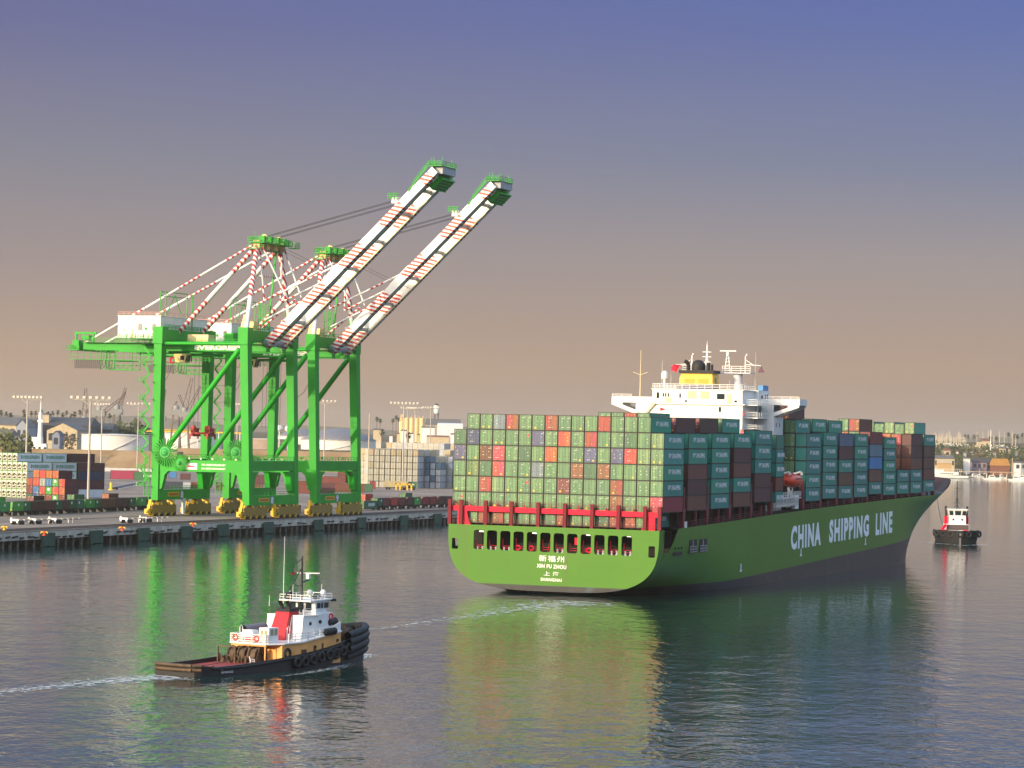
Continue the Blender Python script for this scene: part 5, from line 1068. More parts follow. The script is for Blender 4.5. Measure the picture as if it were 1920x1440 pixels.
w = MB(); w.add([(-h2(y), y, 2.6) for y in ys] + [(h2(y), y, 2.6) for y in ys[::-1]], [tuple(range(2 * len(ys)))]); w.build('deck', DMAROON, t2)
for x, y in ((-6.2, -5), (6.2, -5), (-6.5, 3), (6.5, 3), (-4.6, -8.6), (4.6, -8.6), (-2.6, -10.8), (2.6, -10.8), (0, -12)): w = MB(); w.torus((x, y, 2.2), .75, .32, (x, y * .6 - 2, 0)); w.build('tyre_fender', BLACK, t2)
w = MB(); w.box(-3.3, 3.3, -3.5, 8, 2.6, 4.9); w.box(-2.4, 2.4, -2.6, 5, 4.9, 7.3); w.build('lower_house', WHT, t2)
w = MB(); w.hexa([(-2.3, -2.4, 7.3), (2.3, -2.4, 7.3), (2.3, 2.4, 7.3), (-2.3, 2.4, 7.3)], [(-2.8, -2.8, 9.2), (2.8, -2.8, 9.2), (2.8, 2.6, 9.2), (-2.8, 2.6, 9.2)]); w.box(-3, 3, -3, 2.8, 9.2, 9.45); wh2 = w.build('wheelhouse', WHT, t2)
for a, b in ((-2.35, -1.3), (-.8, .9), (1.3, 2.35)): w = MB(); w.hexa([(a, -2.55, 7.6), (b, -2.55, 7.6), (b, -2.4, 7.6), (a, -2.4, 7.6)], [(a * 1.08, -2.8, 8.9), (b * 1.08, -2.8, 8.9), (b * 1.08, -2.6, 8.9), (a * 1.08, -2.6, 8.9)]); w.build('wheelhouse_window', GLASS, wh2)
for x in (-1.3, 1.3): w = MB(); w.tube((x, -2.7, 6.3), (x, -2.55, 6.3), .3, n=10); w.build('porthole', GLASS, t2)
for sd in (-1, 1):
    w = MB(); w.box(sd * 3.1 - .4, sd * 3.1 + .4, 1, 3.5, 4.9, 7.2, 0); w.bar((sd * 3.0, 2, 7.2), (sd * 3.2, 2, 10.2), .6, .6, 1); w.build('exhaust_stack', [RED, BLACK], t2)
w = MB(); w.box(-3.2, 3.2, -3.56, -3.5, 3.2, 4.8); w.build('house_front_panel', mat('panel_dark', (.10, .07, .07), .6), t2)
w = MB(); w.tube((0, 1, 9.4), (0, 1, 17.8), .3, .16, 6); w.bar((-1.0, 1, 15.6), (1.0, 1, 15.6), .12); w.box(-.35, .35, .6, 1.4, 11.6, 12.6); w.bar((-.9, 1, 11.2), (.9, 1, 11.2), .2); w.bar((-.9, 1, 9.4), (0, 1, 11), .15); w.bar((.9, 1, 9.4), (0, 1, 11), .15); w.build('mast', mat('mast_dark', (.03, .035, .03), .5), t2)
w = MB(); w.bar((-5.2, -4.6, 2.6), (-3.6, -4.2, 4.8), .7, .7); w.box(-4.6, -3.6, -6, -5, 2.6, 3.4); w.box(1.5, 2.6, -7.5, -6.5, 2.6, 3.4); w.build('bow_winch', RED, t2)
w = MB(); a, b = SMAT @ Vector((10.5, 268, 15.5)), Vector((133.6 - 4.2, 887.5, 4.6)); w.path([a.lerp(b, t) + Vector((0, 0, -3.2 * 4 * t * (1 - t) * .5)) for t in [i / 14 for i in range(15)]], .07, 4)
tag(w.build('towline', ROPE), 'thin dark towline sagging from the ship bow down to the far tug', 'rope')
# ------------------------------------------------------------ the container yard
RZ = radians(-38); YL = Vector((-sin(RZ), cos(RZ), 0)); YW = Vector((cos(RZ), sin(RZ), 0))
def ym(p, rz): return Matrix.Translation(p) @ Matrix.Rotation(rz, 4, 'Z')
EVT = [('EVERGREEN', LETG, 1.55, 1.05, .52, .52)]
EVW = [('EVERGREEN', LETW, 1.3, .8, .5, .52)]
LIME = mat('lime_frame', (.045, .24, .02), .5, var=.1)
def reefer_unit():                                     # machinery end of a refrigerated box
    w = MB(); w.box(-1.05, 1.05, -.02, .1, .16, 2.85, 0); w.box(-.95, .95, -.05, -.02, .25, 1.2, 1); w.box(-.9, -.1, -.06, -.02, 1.35, 2.0, 2); w.box(.25, .85, -.06, -.02, 1.55, 1.9, 2)
    w.torus((.35, -.04, 1.5), .52, .08, (0, 1, 0), m=2); w.box(-.7, .3, -.06, -.04, 1.9, 2.3, 2); w.box(-1.0, 1.0, -.06, -.02, .3, .36, 2); w.box(-.8, .6, -.06, -.05, .55, .95, 2)
    return w.mesh('cooling_unit', [mat('unit_white', (.72, .68, .52), .5, var=.06), mat('unit_panel', (.50, .48, .40), .5), BLACK])
RU = reefer_unit(); RH = 3.02
GR = 'refrigerated containers stacked at the left of the yard'
R0 = at(50, 934)
def reefer(row, k, t_, label):
    p = R0 - YW * (1.22 + 2.52 * k) + YL * (row * 11.7) + Vector((0, 0, t_ * 3.06))
    o = D.objects.new('refrigerated_container', body_mesh('G', 11.3, RH, LIME)); COL.objects.link(o); o.matrix_world = ym(p, RZ); tag(o, label, 'container', GR)
    if row == 0: c = D.objects.new('cooling_unit', RU); COL.objects.link(c); c.parent = o
    if (row, k, t_) in ((0, 0, 3), (0, 2, 4), (1, 0, 3), (1, 2, 4), (1, 0, 2), (1, 0, 1)): 
        for s, col, size, xs, yy, zz_ in EVT: lettering(s, size, (1.232, 11.3 * yy, RH * zz_), (0, 1, 0), (0, 0, 1), col, o, .045, xs)
TN_ = ['bottom tier', 'second tier', 'third tier', 'fourth tier', 'top tier']
for t_ in range(5):
    for k in range(0 if t_ < 4 else 2, 6): reefer(0, k, t_, 'white refrigerated box, front row, %s, %s from the right end' % (TN_[t_], ORD[k + 1 - (2 if t_ == 4 else 0)]))
for k, t_ in ((0, 0), (0, 1), (0, 2), (0, 3), (1, 3), (2, 4), (3, 4), (4, 4)): reefer(1, k, t_, 'grey sided refrigerated box, second row, %s, %s from the right side' % (TN_[t_], ORD[k + 1 - (2 if t_ == 4 else 0)]))
GO = 'mixed dry containers in the left yard stacks'
for k, t_, c in ((2, 4, 'k'), (3, 4, 'k'), (0, 3, 'k'), (1, 3, 'k'), (0, 2, 'N'), (0, 1, 'k'), (0, 0, 'G')):
    p = R0 - YW * (1.22 + 2.52 * k) + YL * 23.6 + Vector((0, 0, t_ * 3.06)); container(c, 12.8, ym(p, RZ), '%s long container behind the white refrigerated boxes, %s, %s from the right' % (CC[c][0], TN_[t_], ORD[k + 1 - (2 if t_ == 4 else 0)]), GO, doors=False, h=RH)
O0 = at(121, 944)
for t_, row in ((3, '.OOOO.'), (2, 'rOGBEO'), (1, 'kBREOO'), (0, 'DBkkEk')):
    for i, c in enumerate(row):
        if c == '.': continue
        side_c = 'k' if i == 5 or (t_ == 3 and i == 4) else c  # outermost orange boxes get a dark maroon side, shade put into the colour
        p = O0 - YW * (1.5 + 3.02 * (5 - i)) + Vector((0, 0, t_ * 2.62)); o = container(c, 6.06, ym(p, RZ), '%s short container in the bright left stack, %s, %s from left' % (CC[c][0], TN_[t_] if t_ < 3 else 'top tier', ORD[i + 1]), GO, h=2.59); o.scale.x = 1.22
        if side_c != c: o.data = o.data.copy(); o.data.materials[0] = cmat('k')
        if c == 'E': w = MB(); w.tube((0, -.03, 1.7), (0, -.06, 1.7), .42, n=14); w.build('white_emblem', LETW, o)
# boxes on chassis along the wharf road
def chassis_mesh(c):
    w = MB(); w.box(-.5, .5, 0, 6.5, .95, 1.2, 0)
    for y in (.9, 2.2):
        for x in (-.95, .95): w.tube((x - .15, y, .5), (x + .15, y, .5), .5, n=10, m=1)
    w.box(-.9, .9, 5.6, 5.8, 0, 1.0, 0); return w.mesh('road_chassis', [c, BLACK])
CHM = chassis_mesh(DGREY); DISC = MB().tube((1.225, 3.0, 1.75), (1.25, 3.0, 1.75), .38, n=12).mesh('white_emblem', LETW)
seq = [(1, 'E'), (27, 'E'), (40, 'D'), (54, 'k'), (68, 'k'), (86, 'k'), (100, 'D'), (113, 'k'), (127, 'D'), (141, 'd'), (162, 'E'), (175, 'D'), (188, 'r'), (201, 'r'), (214, 'k'), (227, 'k'), (239, 'D'), (259, 'E'), (272, 'D'), (284, 'k')]  # bright green boxes have the sunlight put into their colour
seq2 = [(708, 'D'), (718, 'r'), (733, 'O'), (748, 'r'), (764, 'k'), (776, 'E'), (792, 'R'), (806, 'R'), (822, 'k'), (835, 'k')]
rzq = AQ - pi / 2
GC = 'containers on chassis along the wharf road'
near_ = lambda i, n: 'beside the cranes' if n else 'left of the cranes'
for lst, yb, wd in ((seq, lambda x: 968 - 13 * x / 285, 'left of the cranes'), (seq2, lambda x: 957 - 6 * (x - 675) / 165, 'between cranes and ship')):
    for i, (px, c) in enumerate(lst):
        p = at(px, yb(px)) - EQ * 3.0
        g_ = tag(link('road_chassis', CHM), 'road chassis under the %s container, %s, %s' % (ORD[i + 1] if i < 20 else 'last', CC[c][0], wd), 'chassis', 'road chassis along the wharf'); place(g_, p, rzq)
        o = container(c, 6.06, ym(p + Vector((0, 0, 1.22)), rzq), '%s container on chassis %s, %s from left' % (CC[c][0], wd, ORD[i + 1] if i < 20 else 'last'), GC, h=2.59)
        if c in 'DEd': e = link('white_emblem', DISC, o)
        if i % 5 == 1:
            p2 = p - EG * 7 + EQ * 2; c2 = R.choice('DEkrO'); container(c2, 6.06, ym(p2 + Vector((0, 0, 2.3)), rzq), '%s container peeking over the chassis row past the %s, %s' % (CC[c2][0], ORD[i + 1], wd), GC, h=2.59)
o = container('D', 12.19, ym(at(676, 957) + Vector((0, 0, .4)), rzq), 'long dark green container with white lettering just right of the cranes', GC, logo=EVW, h=2.59)
o = container('R', 6.06, ym(at(557, 963), rzq + .9), 'red container with sunlit doors between the legs of the two cranes', GC, h=2.59)
# other boxes standing further back in the yard
GB = 'containers scattered across the back of the yard'
def back(px, py, c, L, rz, label, logo=None, h=2.6, doors=False): return container(c, L, ym(at(px, py), rz), label, GB, doors=doors, logo=logo, h=h)
RF = radians(-86)                                       # long side square to the view
back(207, 898, 'K', 13.5, RF, 'crimson long container right of the maroon stack in the left yard', h=4.2); back(244, 897.5, 'r', 2.6, RF, 'narrow brick red box end beside the crimson long container', h=4)
back(251, 900, 'D', 14.5, RF, 'dark green container with white lettering behind the left crane leg', EVW, h=4)
back(303, 917, 'N', 8.6, RF, 'navy blue container behind the left sill beam of the nearer crane', h=3.2); back(338, 917, 'W', 4.4, RF, 'pale container beside the navy blue one behind the nearer crane', h=3); back(358, 917, 'r', 3.4, RF, 'brick red container beside the pale one behind the nearer crane', h=3)
back(296, 897, 'r', 4.5, RF, 'brick red container high behind the nearer crane reel', h=3); back(316, 896, 'B', 4, RF, 'blue container end behind the nearer crane reel', h=3.2); back(338, 899, 'k', 5, RF, 'maroon container behind the nearer crane sign', h=3)
back(404, 919, 'k', 5, RF, 'maroon container behind the farther crane landside legs', h=3.2); back(470, 908, 'k', 8, RF, 'dark maroon containers end on between the cranes', h=4.4); back(474, 921, 'r', 4, RF, 'brick red box below the maroon one between the cranes', h=3)
back(556, 925, 'r', 9, RF, 'brick red container seen between waterside legs of both cranes', h=5.0); back(600, 925, 'k', 6, RF, 'maroon container behind the left waterside leg of the farther crane', h=4); back(616, 922, 'r', 15, RF, 'long brick red container under the beam of the farther crane', h=3.6); back(601, 907, 'r', 10, RF, 'brick red container behind the beam of the farther crane', h=3.6)
for k in range(3):
    for j in range(3): container('r', 4.0, ym(at(633 + 8.5 * j, 905) + Vector((0, 0, k * 1.9)), RF), 'brick red box piled behind the farther crane, %s, %s from left' % (TN_[k], ORD[j + 1]), GB, doors=False, h=1.85)
for k in range(6): container('r', 3.2, ym(at(677.5, 907) + Vector((0, 0, k * 2.9)), RF), 'brick red box in the tall column left of the white boxes, %s from the ground' % ORD[k + 1], GB, doors=False, h=2.85)
back(681, 922, 'D', 4.0, RF, 'dark green box at the foot of the tall red column', h=3.4); back(693, 917, 'R', 2.6, RF, 'red box end at the foot of the white container wall', h=3.4)
# wall of pale boxes
RW_ = radians(-11); WW = Vector((cos(RW_), sin(RW_), 0)); WL = Vector((-sin(RW_), cos(RW_), 0)); P0 = at(783, 916)
GW = 'pale containers in the wall beyond the cranes'
def pale(row, k, t_, c, lb):
    p = P0 - WW * (1.3 + 2.62 * k) + WL * row * 13.2 + Vector((0, 0, t_ * 2.95))
    o = container(c, 12.19, ym(p, RW_), lb, GW, doors=row < 1, h=2.9, name='pale_container')
for t_ in range(6):
    for k in range(9): c = 'C' if R.random() < .10 or (t_ == 5 and k in (0, 3)) else 'W'; pale(0, k, t_, c, '%s container in the front of the pale wall, %s tier up, %s from the right' % (CC[c][0], ORD[t_ + 1], ORD[k + 1]))
for row, ks, ts in ((1, (-1, -2, -3), (5, 4, 4)), (2, (-4, -5), (5, 3)), (3, (-6, -7, -8), (4, 4, 3))):
    for k, tt in zip(ks, ts):
        for t_ in range(tt): pale(row, k, t_, 'W' if R.random() < .7 else 'a', 'pale container in the shaded end of the wall, %s tier up, %s step right' % (ORD[t_ + 1], ORD[-k]))
w = MB(); cols_ = [cmat('W', True), cmat('C', True), EDGE, cmat('W')]
for row, x0, n, t0, z in ((1, 0, 9, 6, 0), (2, 4, 16, 6, 0), (3.4, -2, 18, 6, 0), (6, -9, 24, 7, 0), (9, -8, 24, 7, 0), (12, -14, 22, 7, 0)):
    for k in range(n):
        for t_ in range(t0 - (1 if R.random() < .25 else 0)):
            p = P0 - WW * (1.3 + 2.62 * (k + (x0 if x0 < 0 else -x0 + 0) )) + WL * row * 13.2; 
            if row < 3 and k + (x0 if x0 < 0 else -x0) < 0 and row == 2 and t_ > 3: continue
            a = [p + WW * sx_ * 1.25 + WL * sy_ + Vector((0, 0, t_ * 2.95 + .03)) for sx_, sy_ in ((-1, 0), (1, 0), (1, 12), (-1, 12))]; w.hexa(a, [v + Vector((0, 0, 2.84)) for v in a], R.choice((0, 0, 0, 1, 3)))
tag(w.build('container_rows', cols_), 'rows of pale stacked containers receding behind the front wall of boxes', 'container', None, 'stuff')
# trucks and trailers
tr = thing('semi_trailer', 'beige box trailer parked before the pale container wall', 'trailer', at(720, 918), RF)
w = MB(); w.box(-1.25, 1.25, 0, 10.6, 1.2, 3.9); w.build('box_body', cmat('C', True), tr); w = MB(); w.box(-.8, .8, .5, 10.4, .9, 1.2); w.build('frame', DGREY, tr)
for y in (1.2, 2.4, 9.2): w = MB(); w.tube((.7, y, .5), (1.2, y, .5), .5, n=10); w.build('wheel', BLACK, tr)
tr = thing('semi_trailer', 'green box trailer with white lettering beside the beige one', 'trailer', at(747, 918.5), RF)
w = MB(); w.box(-1.25, 1.25, 0, 8.0, 1.2, 3.6); bb = w.build('box_body', cmat('D'), tr); fit_text('EVERGREEN', (1.27, 1.2, 2.2), (0, 1, 0), (0, 0, 1), 5.6, .7, LETW, bb, .03); w = MB(); w.box(-.8, .8, .3, 7.8, .9, 1.2); w.build('frame', DGREY, tr)
for y in (1.0, 2.2, 6.8): w = MB(); w.tube((.7, y, .5), (1.2, y, .5), .5, n=10); w.build('wheel', BLACK, tr)
def flat_trailer():
    t = thing('flatbed_chassis', '', 'trailer'); w = MB()
    for x in (-.5, .5): w.box(x - .12, x + .12, 0, 12.4, 1.0, 1.3)
    for y in (0, 3, 6, 9, 12.2): w.box(-1.2, 1.2, y, y + .25, 1.05, 1.3)
    w.build('frame', mat('trailer_cream', (.42, .37, .29), .5, var=.2), t); w = MB(); w.box(-1.2, 1.2, -.15, 0, .95, 1.45); w.box(-1.0, -.6, -.2, -.1, .5, 1.8); w.box(.6, 1.0, -.2, -.1, .5, 1.0); w.build('rear_panel', WHITE, t)
    for y in (1.0, 2.4):
        for x in (-1.0, 1.0): w = MB(); w.tube((x - .2, y, .5), (x + .2, y, .5), .5, n=10); w.build('wheel', BLACK, t)
    w = MB(); w.bar((-.6, 9.6, 0), (-.6, 9.6, 1.1), .16); w.bar((.6, 9.6, 0), (.6, 9.6, 1.1), .16); w.build('landing_leg', WHITE, t); return t
ft = flat_trailer()
spots = [((27, 984), 'white empty flatbed chassis at the wharf edge nearest the left rim'), ((60, 983), 'white empty flatbed chassis in the middle of the wharf edge pair'), ((98, 982), 'white empty flatbed chassis right of the pair on the wharf edge'), ((232, 981), 'white empty flatbed chassis standing alone left of the crane wheels'), ((268, 979.5), 'white empty flatbed chassis closest to the crane wheels')]
for i, ((px, py), lb) in enumerate(spots):
    t = ft if i == 0 else copy_tree(ft); place(t, at(px, py), rzq); tag(t, lb, 'trailer', 'white flatbed chassis on the wharf')
for i in range(9):
    o = tag(link('road_trailer', chassis_mesh(mat('chassis_blue', (.16, .18, .26), .6)) if i == 0 else D.objects['road_trailer'].data), 'bluish parked chassis in the slanting row left of the cranes, %s from the left' % ORD[i + 1], 'chassis', 'chassis parked in the yard'); place(o, at(212 + i * 5.6, 918 - i * 1.2), -.3)
w = MB(); p = at(208, 919); place(tag(w.lathe((0, 0, 0), [(1.2, 0), (1.0, .4), (.5, .5), (.5, 2.6), (.05, 3.4)], 10).build('marker_post', YEL), 'yellow post base at the left end of the row of chassis', 'post'), p)
# light masts
def light_mast(px, ytop, Y, zb, lb, wide=10.5, n=8, ring=False):
    top = aty(px, ytop, Y); t = thing('light_mast', lb, 'light mast', (top.x, Y, zb), 0, 'tall light masts of the terminal'); h = top.z - zb; w = MB(); w.tube((0, 0, 0), (0, 0, h - 1), .48 if Y < 1200 else .42, .26, 10); w.build('pole', mat('mast_pole', (.42, .38, .33), .5, var=.1), t)
    w = MB(); w.bar((-wide / 2, 0, h - .6), (wide / 2, 0, h - .6), .25); w.bar((-wide / 4, 0, h - .6), (0, 0, h - 2.4), .2); w.bar((wide / 4, 0, h - .6), (0, 0, h - 2.4), .2)
    if ring: w.torus((0, 0, h - .6), wide / 2.4, .16, (0, 0, 1))
    w.build('crossarm', mat('mast_pole', (.4, .4, .4)), t)
    for k in range(n):
        x = -wide / 2 + wide * k / (n - 1); w = MB(); w.box(x - .42, x + .42, -.8, .3, h - .3, h + .55); w.build('floodlight', LAMP, t)
light_mast(52, 745, 1100, 3.5, 'pale light mast standing alone at the far left behind the white stacks', 10, 8); light_mast(170, 746, 945, 3.5, 'pale light mast with six paired lamps before the maroon containers', 12, 7)
light_mast(192, 758, 1500, 3.5, 'light mast with bunched lamps rising behind the white tank', 7, 6, True); light_mast(260, 757, 1500, 3.5, 'light mast just left of the nearer crane stairs', 11, 7, True)
light_mast(446, 758, 1650, 3.5, 'light mast seen between the nearer crane legs', 7, 6, True); light_mast(610, 752, 1500, 3.5, 'light mast seen between the farther crane legs', 10, 6)
light_mast(758, 756, 1345, 3.5, 'tallest light mast standing before the pale container wall', 12, 8); light_mast(765, 765, 2000, 6, 'light mast hidden half behind the tallest one', 9, 6, True); light_mast(778, 765, 1800, 5, 'light mast right of the tallest one before the silos', 8, 6, True); light_mast(808, 764, 1900, 5, 'light mast beside the water tower', 10, 7, True)
t = thing('guard_frame', 'bright yellow guard frame round the foot of the tallest light mast', 'guard rail', at(757, 919)); w = MB()
for x in (-3.4, -1.6, 1.6, 3.4): w.box(x - .3, x + .3, -2, -1.5, 0, 2.9)
w.box(-3.8, 3.8, -2, -1.5, 2.4, 2.9); w.build('guard_post', YEL, t)
# banks and dikes
w = MB()
def bank(px0, px1, Y, z0, z1, dep, m=0):
    a, b = hz(px0, Y, 0), hz(px1, Y, 0); w.hexa([(a.x, Y, z0), (b.x, Y, z0), (b.x, Y + dep, z0), (a.x, Y + dep, z0)], [(a.x, Y + dep * .3, z1), (b.x, Y + dep * .3, z1), (b.x, Y + dep * .8, z1), (a.x, Y + dep * .8, z1)], m)
bank(-30, 330, 1780, 3.4, 14.4, 60); bank(330, 690, 1850, 3.4, 16.2, 60); o = w.build('dike', ground_mat('dike_earth', (.26, .17, .09), (.36, .25, .14), .06)); o['kind'] = 'structure'
w = MB(); bank(190, 300, 1680, 3.4, 5.4, 14); o = tag(w.build('low_wall', mat('pale_concrete', (.6, .52, .42), .8, var=.1)), 'low pale wall along the far side of the yard left of the cranes', 'wall')
# ------------------------------------------------------------ land beyond
def hland(X, Y):
    l = interp(Y, [1700, 2000, 2600, 3200, 5000, 6500, 8000], [3.0, 7, 8.6, 12, 22, 24, 26]); r = interp(Y, [2660, 2690, 2720, 2850, 3000, 3400, 3700, 4500, 8000], [-2, .5, 2, 4, 10, 22, 29, 35, 42]); k = max(0, min(1, (X - 60) / 220)); return l * (1 - k) + r * k
def terrain(name, x0, x1, y0, y1, dx, dy, m_):
    V, Fs = [], []; nx, ny = int((x1 - x0) / dx), int((y1 - y0) / dy)
    for j in range(ny + 1):
        for i in range(nx + 1): X, Y = x0 + i * dx, y0 + j * dy; V.append((X, Y, hland(X, Y) + R.uniform(-.4, .4) * (Y > y0 + dy)))
    for j in range(ny):
        for i in range(nx): a = j * (nx + 1) + i; Fs.append((a, a + 1, a + nx + 2, a + nx + 1))
    w = MB(); w.add(V, Fs, 0, True); w.build(name, m_)['kind'] = 'structure'
terrain('far_land', -1900, 60, 1900, 7900, 70, 75, SHORE); terrain('far_shore', 60, 2100, 2660, 7900, 60, 30 * 1.0, SHORE)
w = MB(); V = []
for i in range(81):
    X = -3200 + i * 90; z = 52 + 10 * sin(i * .37) + 6 * sin(i * 1.1 + 1) + .0 * X; V += [(X, 9000, -5), (X, 9000, z - (X * .0)), (X, 9900, z * .6)]
w.add(V, [(3 * i, 3 * i + 3, 3 * i + 4, 3 * i + 1) for i in range(80)] + [(3 * i + 1, 3 * i + 4, 3 * i + 5, 3 * i + 2) for i in range(80)], 0, True).build('hills', HILL)['kind'] = 'structure'
w = MB(); w.quad((-6000, 7000, -.5), (6000, 7000, -.5), (6000, 12000, -.5), (-6000, 12000, -.5)).build('sea', WATER)['kind'] = 'structure'
def gz(X, Y): return hland(X, Y) if (X > 60 or Y > 1900) else 3.5
LEAF = mat('leaf_green', (.05, .075, .022), .8, var=.35, dscale=.4, rnd=.2); LEAF2 = mat('leaf_olive', (.12, .12, .03), .8, var=.35, dscale=.4, rnd=.2); BARK = mat('bark', (.12, .09, .06), .9, var=.3); PALM = mat('palm_green', (.055, .075, .025), .8, var=.3, rnd=.2)
def tree(name, X, Y, h, wd, lb, grp, m_=None, zb=None, n=170, sd=0):
    rr = random.Random(int(X * 7 + Y)); t = thing(name, lb, 'tree', (X, Y, gz(X, Y) if zb is None else zb), rr.uniform(0, 6), grp); w = MB()
    w.tube((0, 0, -2), (0, 0, h * .45), wd * .05, wd * .03, 7)
    for k in range(5): a = rr.uniform(0, 6.28); w.tube((0, 0, h * .35), (wd * .3 * cos(a), wd * .3 * sin(a), h * rr.uniform(.55, .75)), wd * .022, wd * .008, 5)
    w.build('trunk', BARK, t); w = MB(); cl = [(rr.uniform(-.33, .33) * wd, rr.uniform(-.33, .33) * wd, h * rr.uniform(.42, .82), wd * rr.uniform(.16, .27)) for _ in range(9)]
    for k in range(n):
        cx, cy_, cz, cr_ = rr.choice(cl); d = Vector((rr.gauss(0, 1), rr.gauss(0, 1), rr.gauss(0, .8))).normalized() * cr_ * rr.uniform(.5, 1.1); c = Vector((cx, cy_, cz)) + d; s_ = wd * rr.uniform(.035, .075); u = Vector((rr.gauss(0, 1), rr.gauss(0, 1), rr.gauss(0, 1))).normalized(); v = u.orthogonal().normalized()
        w.add([c + u * s_, c + v * s_ * 1.2, c - u * s_, c - v * s_ * .9], [(0, 1, 2, 3)])
    w.build('crown', m_ or LEAF, t); return t
_pt = []
def palm(X, Y, ztop, lb, r=3.2):
    zb = gz(X, Y); h = ztop - zb; t = thing('palm_tree', lb, 'palm tree', (X, Y, zb), R.uniform(0, 6), 'palm trees on the skyline'); w = MB(); w.path([(0, 0, -1), (R.uniform(-.4, .4), 0, h * .5), (R.uniform(-.6, .6), R.uniform(-.5, .5), h - r * .6)], .34, 6); w.build('trunk', BARK, t)
    if not _pt:
        w = MB(); rr = random.Random(5)
        for k in range(34):
            a = 2 * pi * k / 34 * 5.2; el = rr.uniform(-.9, 1.2); d = Vector((cos(a) * cos(el), sin(a) * cos(el), sin(el))); s_ = Vector((-sin(a), cos(a), 0)) * .42; L_ = rr.uniform(.75, 1.05)
            p1 = d * L_ * .55 + Vector((0, 0, .12)); p2 = d * L_ + Vector((0, 0, -.25 * L_)); w.add([(0, 0, 0), p1 + s_ * .35, p2, p1 - s_ * .35], [(0, 1, 2, 3)])
        _pt.append(w.mesh('palm_crown', PALM))
    c = link('crown', _pt[0], t); c.location = (0, 0, h - r * .55); c.scale = (r, r, r)
    return t
for i, (px, yt) in enumerate(((2, 769), (12, 772), (20, 774), (45, 768), (46, 776), (59, 771), (67, 771), (78, 768), (90, 772), (99, 771), (109, 769), (118, 774), (125, 770), (134, 776), (140, 772), (150, 769), (163, 768), (196, 772), (206, 775))):
    Y = R.uniform(2500, 3000); p = aty(px, yt, Y); palm(p.x, Y, p.z, 'palm tree above the left roofs, %s from the left' % ORD[i + 1], R.uniform(2.9, 3.6))
for i, (px, yt, Y) in enumerate(((707, 782, 3600), (713, 785, 3600), (737, 785, 3800), (743, 779, 3800), (748, 783, 3800), (717, 805, 2600), (766, 811, 2500), (1810, 815, 3900), (1815, 815, 3900), (1826, 815, 3900), (1832, 815, 3900), (1857, 817, 3700), (1868, 818, 3700), (1891, 811, 3700), (1903, 814, 3700), (1908, 815, 3700), (1917, 812, 3700))):
    p = aty(px, yt, Y); palm(p.x, Y, p.z, ('palm tree left of the silos, %s from the left' % ORD[i + 1]) if i < 7 else 'palm tree on the right shore skyline, %s from the left' % ORD[i - 6], 4.0)
tree('broad_tree', *hz(244, 2400, 0).xy, 32, 26, 'broad dark tree on the skyline left of the nearer crane', 'trees beyond the yard', n=420); tree('broad_tree', *hz(232, 2450, 0).xy, 26, 18, 'smaller dark tree beside the broad one left of the nearer crane', 'trees beyond the yard', n=260)
tree('broad_tree', *hz(33, 1750, 0).xy, 22, 22, 'sunlit olive tree behind the white stacks at the far left', 'trees beyond the yard', LEAF2, 3.5, 420); tree('broad_tree', *hz(20, 1800, 0).xy, 17, 15, 'lower olive tree beside the sunlit one at the far left', 'trees beyond the yard', LEAF2, 3.5, 260); tree('broad_tree', *hz(133, 1900, 0).xy, 18, 14, 'bare brown tree before the gabled warehouse', 'trees beyond the yard', mat('leaf_brown', (.14, .10, .05), .9, var=.3), 7, 120); tree('broad_tree', *hz(268, 2500, 0).xy, 26, 16, 'grey green tree just left of the nearer crane stairs', 'trees beyond the yard', LEAF, None, 220)
# buildings on the left
CREAMW = mat('cream_wall', (.52, .42, .27), .8, var=.15); ROOFG = mat('slate_roof', (.06, .055, .055), .7, var=.2); ROOFT = mat('dull_roof', (.13, .115, .10), .7, var=.2); WINB = mat('building_glass', (.05, .055, .06), .2); BRICK = mat('red_roof', (.20, .08, .05), .8, var=.2)
def shed(name, lb, px0, px1, Y, ytop, yeave, dep, wm, rm, cat='building', win=0, gable=True, door=0, zb=None):
    a, b = aty(px0, yeave, Y), aty(px1, yeave, Y); zt = aty((px0 + px1) / 2, ytop, Y).z; X0, X1 = a.x, b.x; ze = (a.z + b.z) / 2; zb = gz((X0 + X1) / 2, Y) - 1 if zb is None else zb; t = thing(name, lb, cat, ((X0 + X1) / 2, Y, zb)); W2 = (X1 - X0) / 2; h = ze - zb; r = zt - zb
    w = MB(); w.box(-W2, W2, 0, dep, 0, h)
    if gable: w.add([(-W2, .0, h), (W2, .0, h), (0, .0, r)], [(0, 1, 2)])
    w.build('wall', wm, t); w = MB()
    if gable: w.add([(-W2 - .5, -.6, h - .1), (0, -.6, r + .15), (0, dep, r + .15), (-W2 - .5, dep, h - .1)], [(0, 1, 2, 3)]); w.add([(W2 + .5, -.6, h - .1), (0, -.6, r + .15), (0, dep, r + .15), (W2 + .5, dep, h - .1)], [(3, 2, 1, 0)])
    else: w.hexa([(-W2 - .5, -.6, h), (W2 + .5, -.6, h), (W2 + .5, dep + .5, h), (-W2 - .5, dep + .5, h)], [(-W2 - .5, -.2, h + .5), (W2 + .5, -.2, h + .5), (W2 * .95, dep * .5, r + .5), (-W2 * .95, dep * .5, r + .5)])
    w.build('roof', rm, t)
    for k in range(win):
        x = -W2 + (2 * W2) * (k + .5) / win; w = MB(); w.box(x - W2 / win * .55, x + W2 / win * .55, -.12, 0, h * .62, h * .88); w.build('window', WINB, t)
    return t
shed('warehouse', 'cream gabled warehouse with grey windows at the left of the yard', 88, 145, 2080, 793, 806.5, 60, CREAMW, ROOFT, 'warehouse', 4)
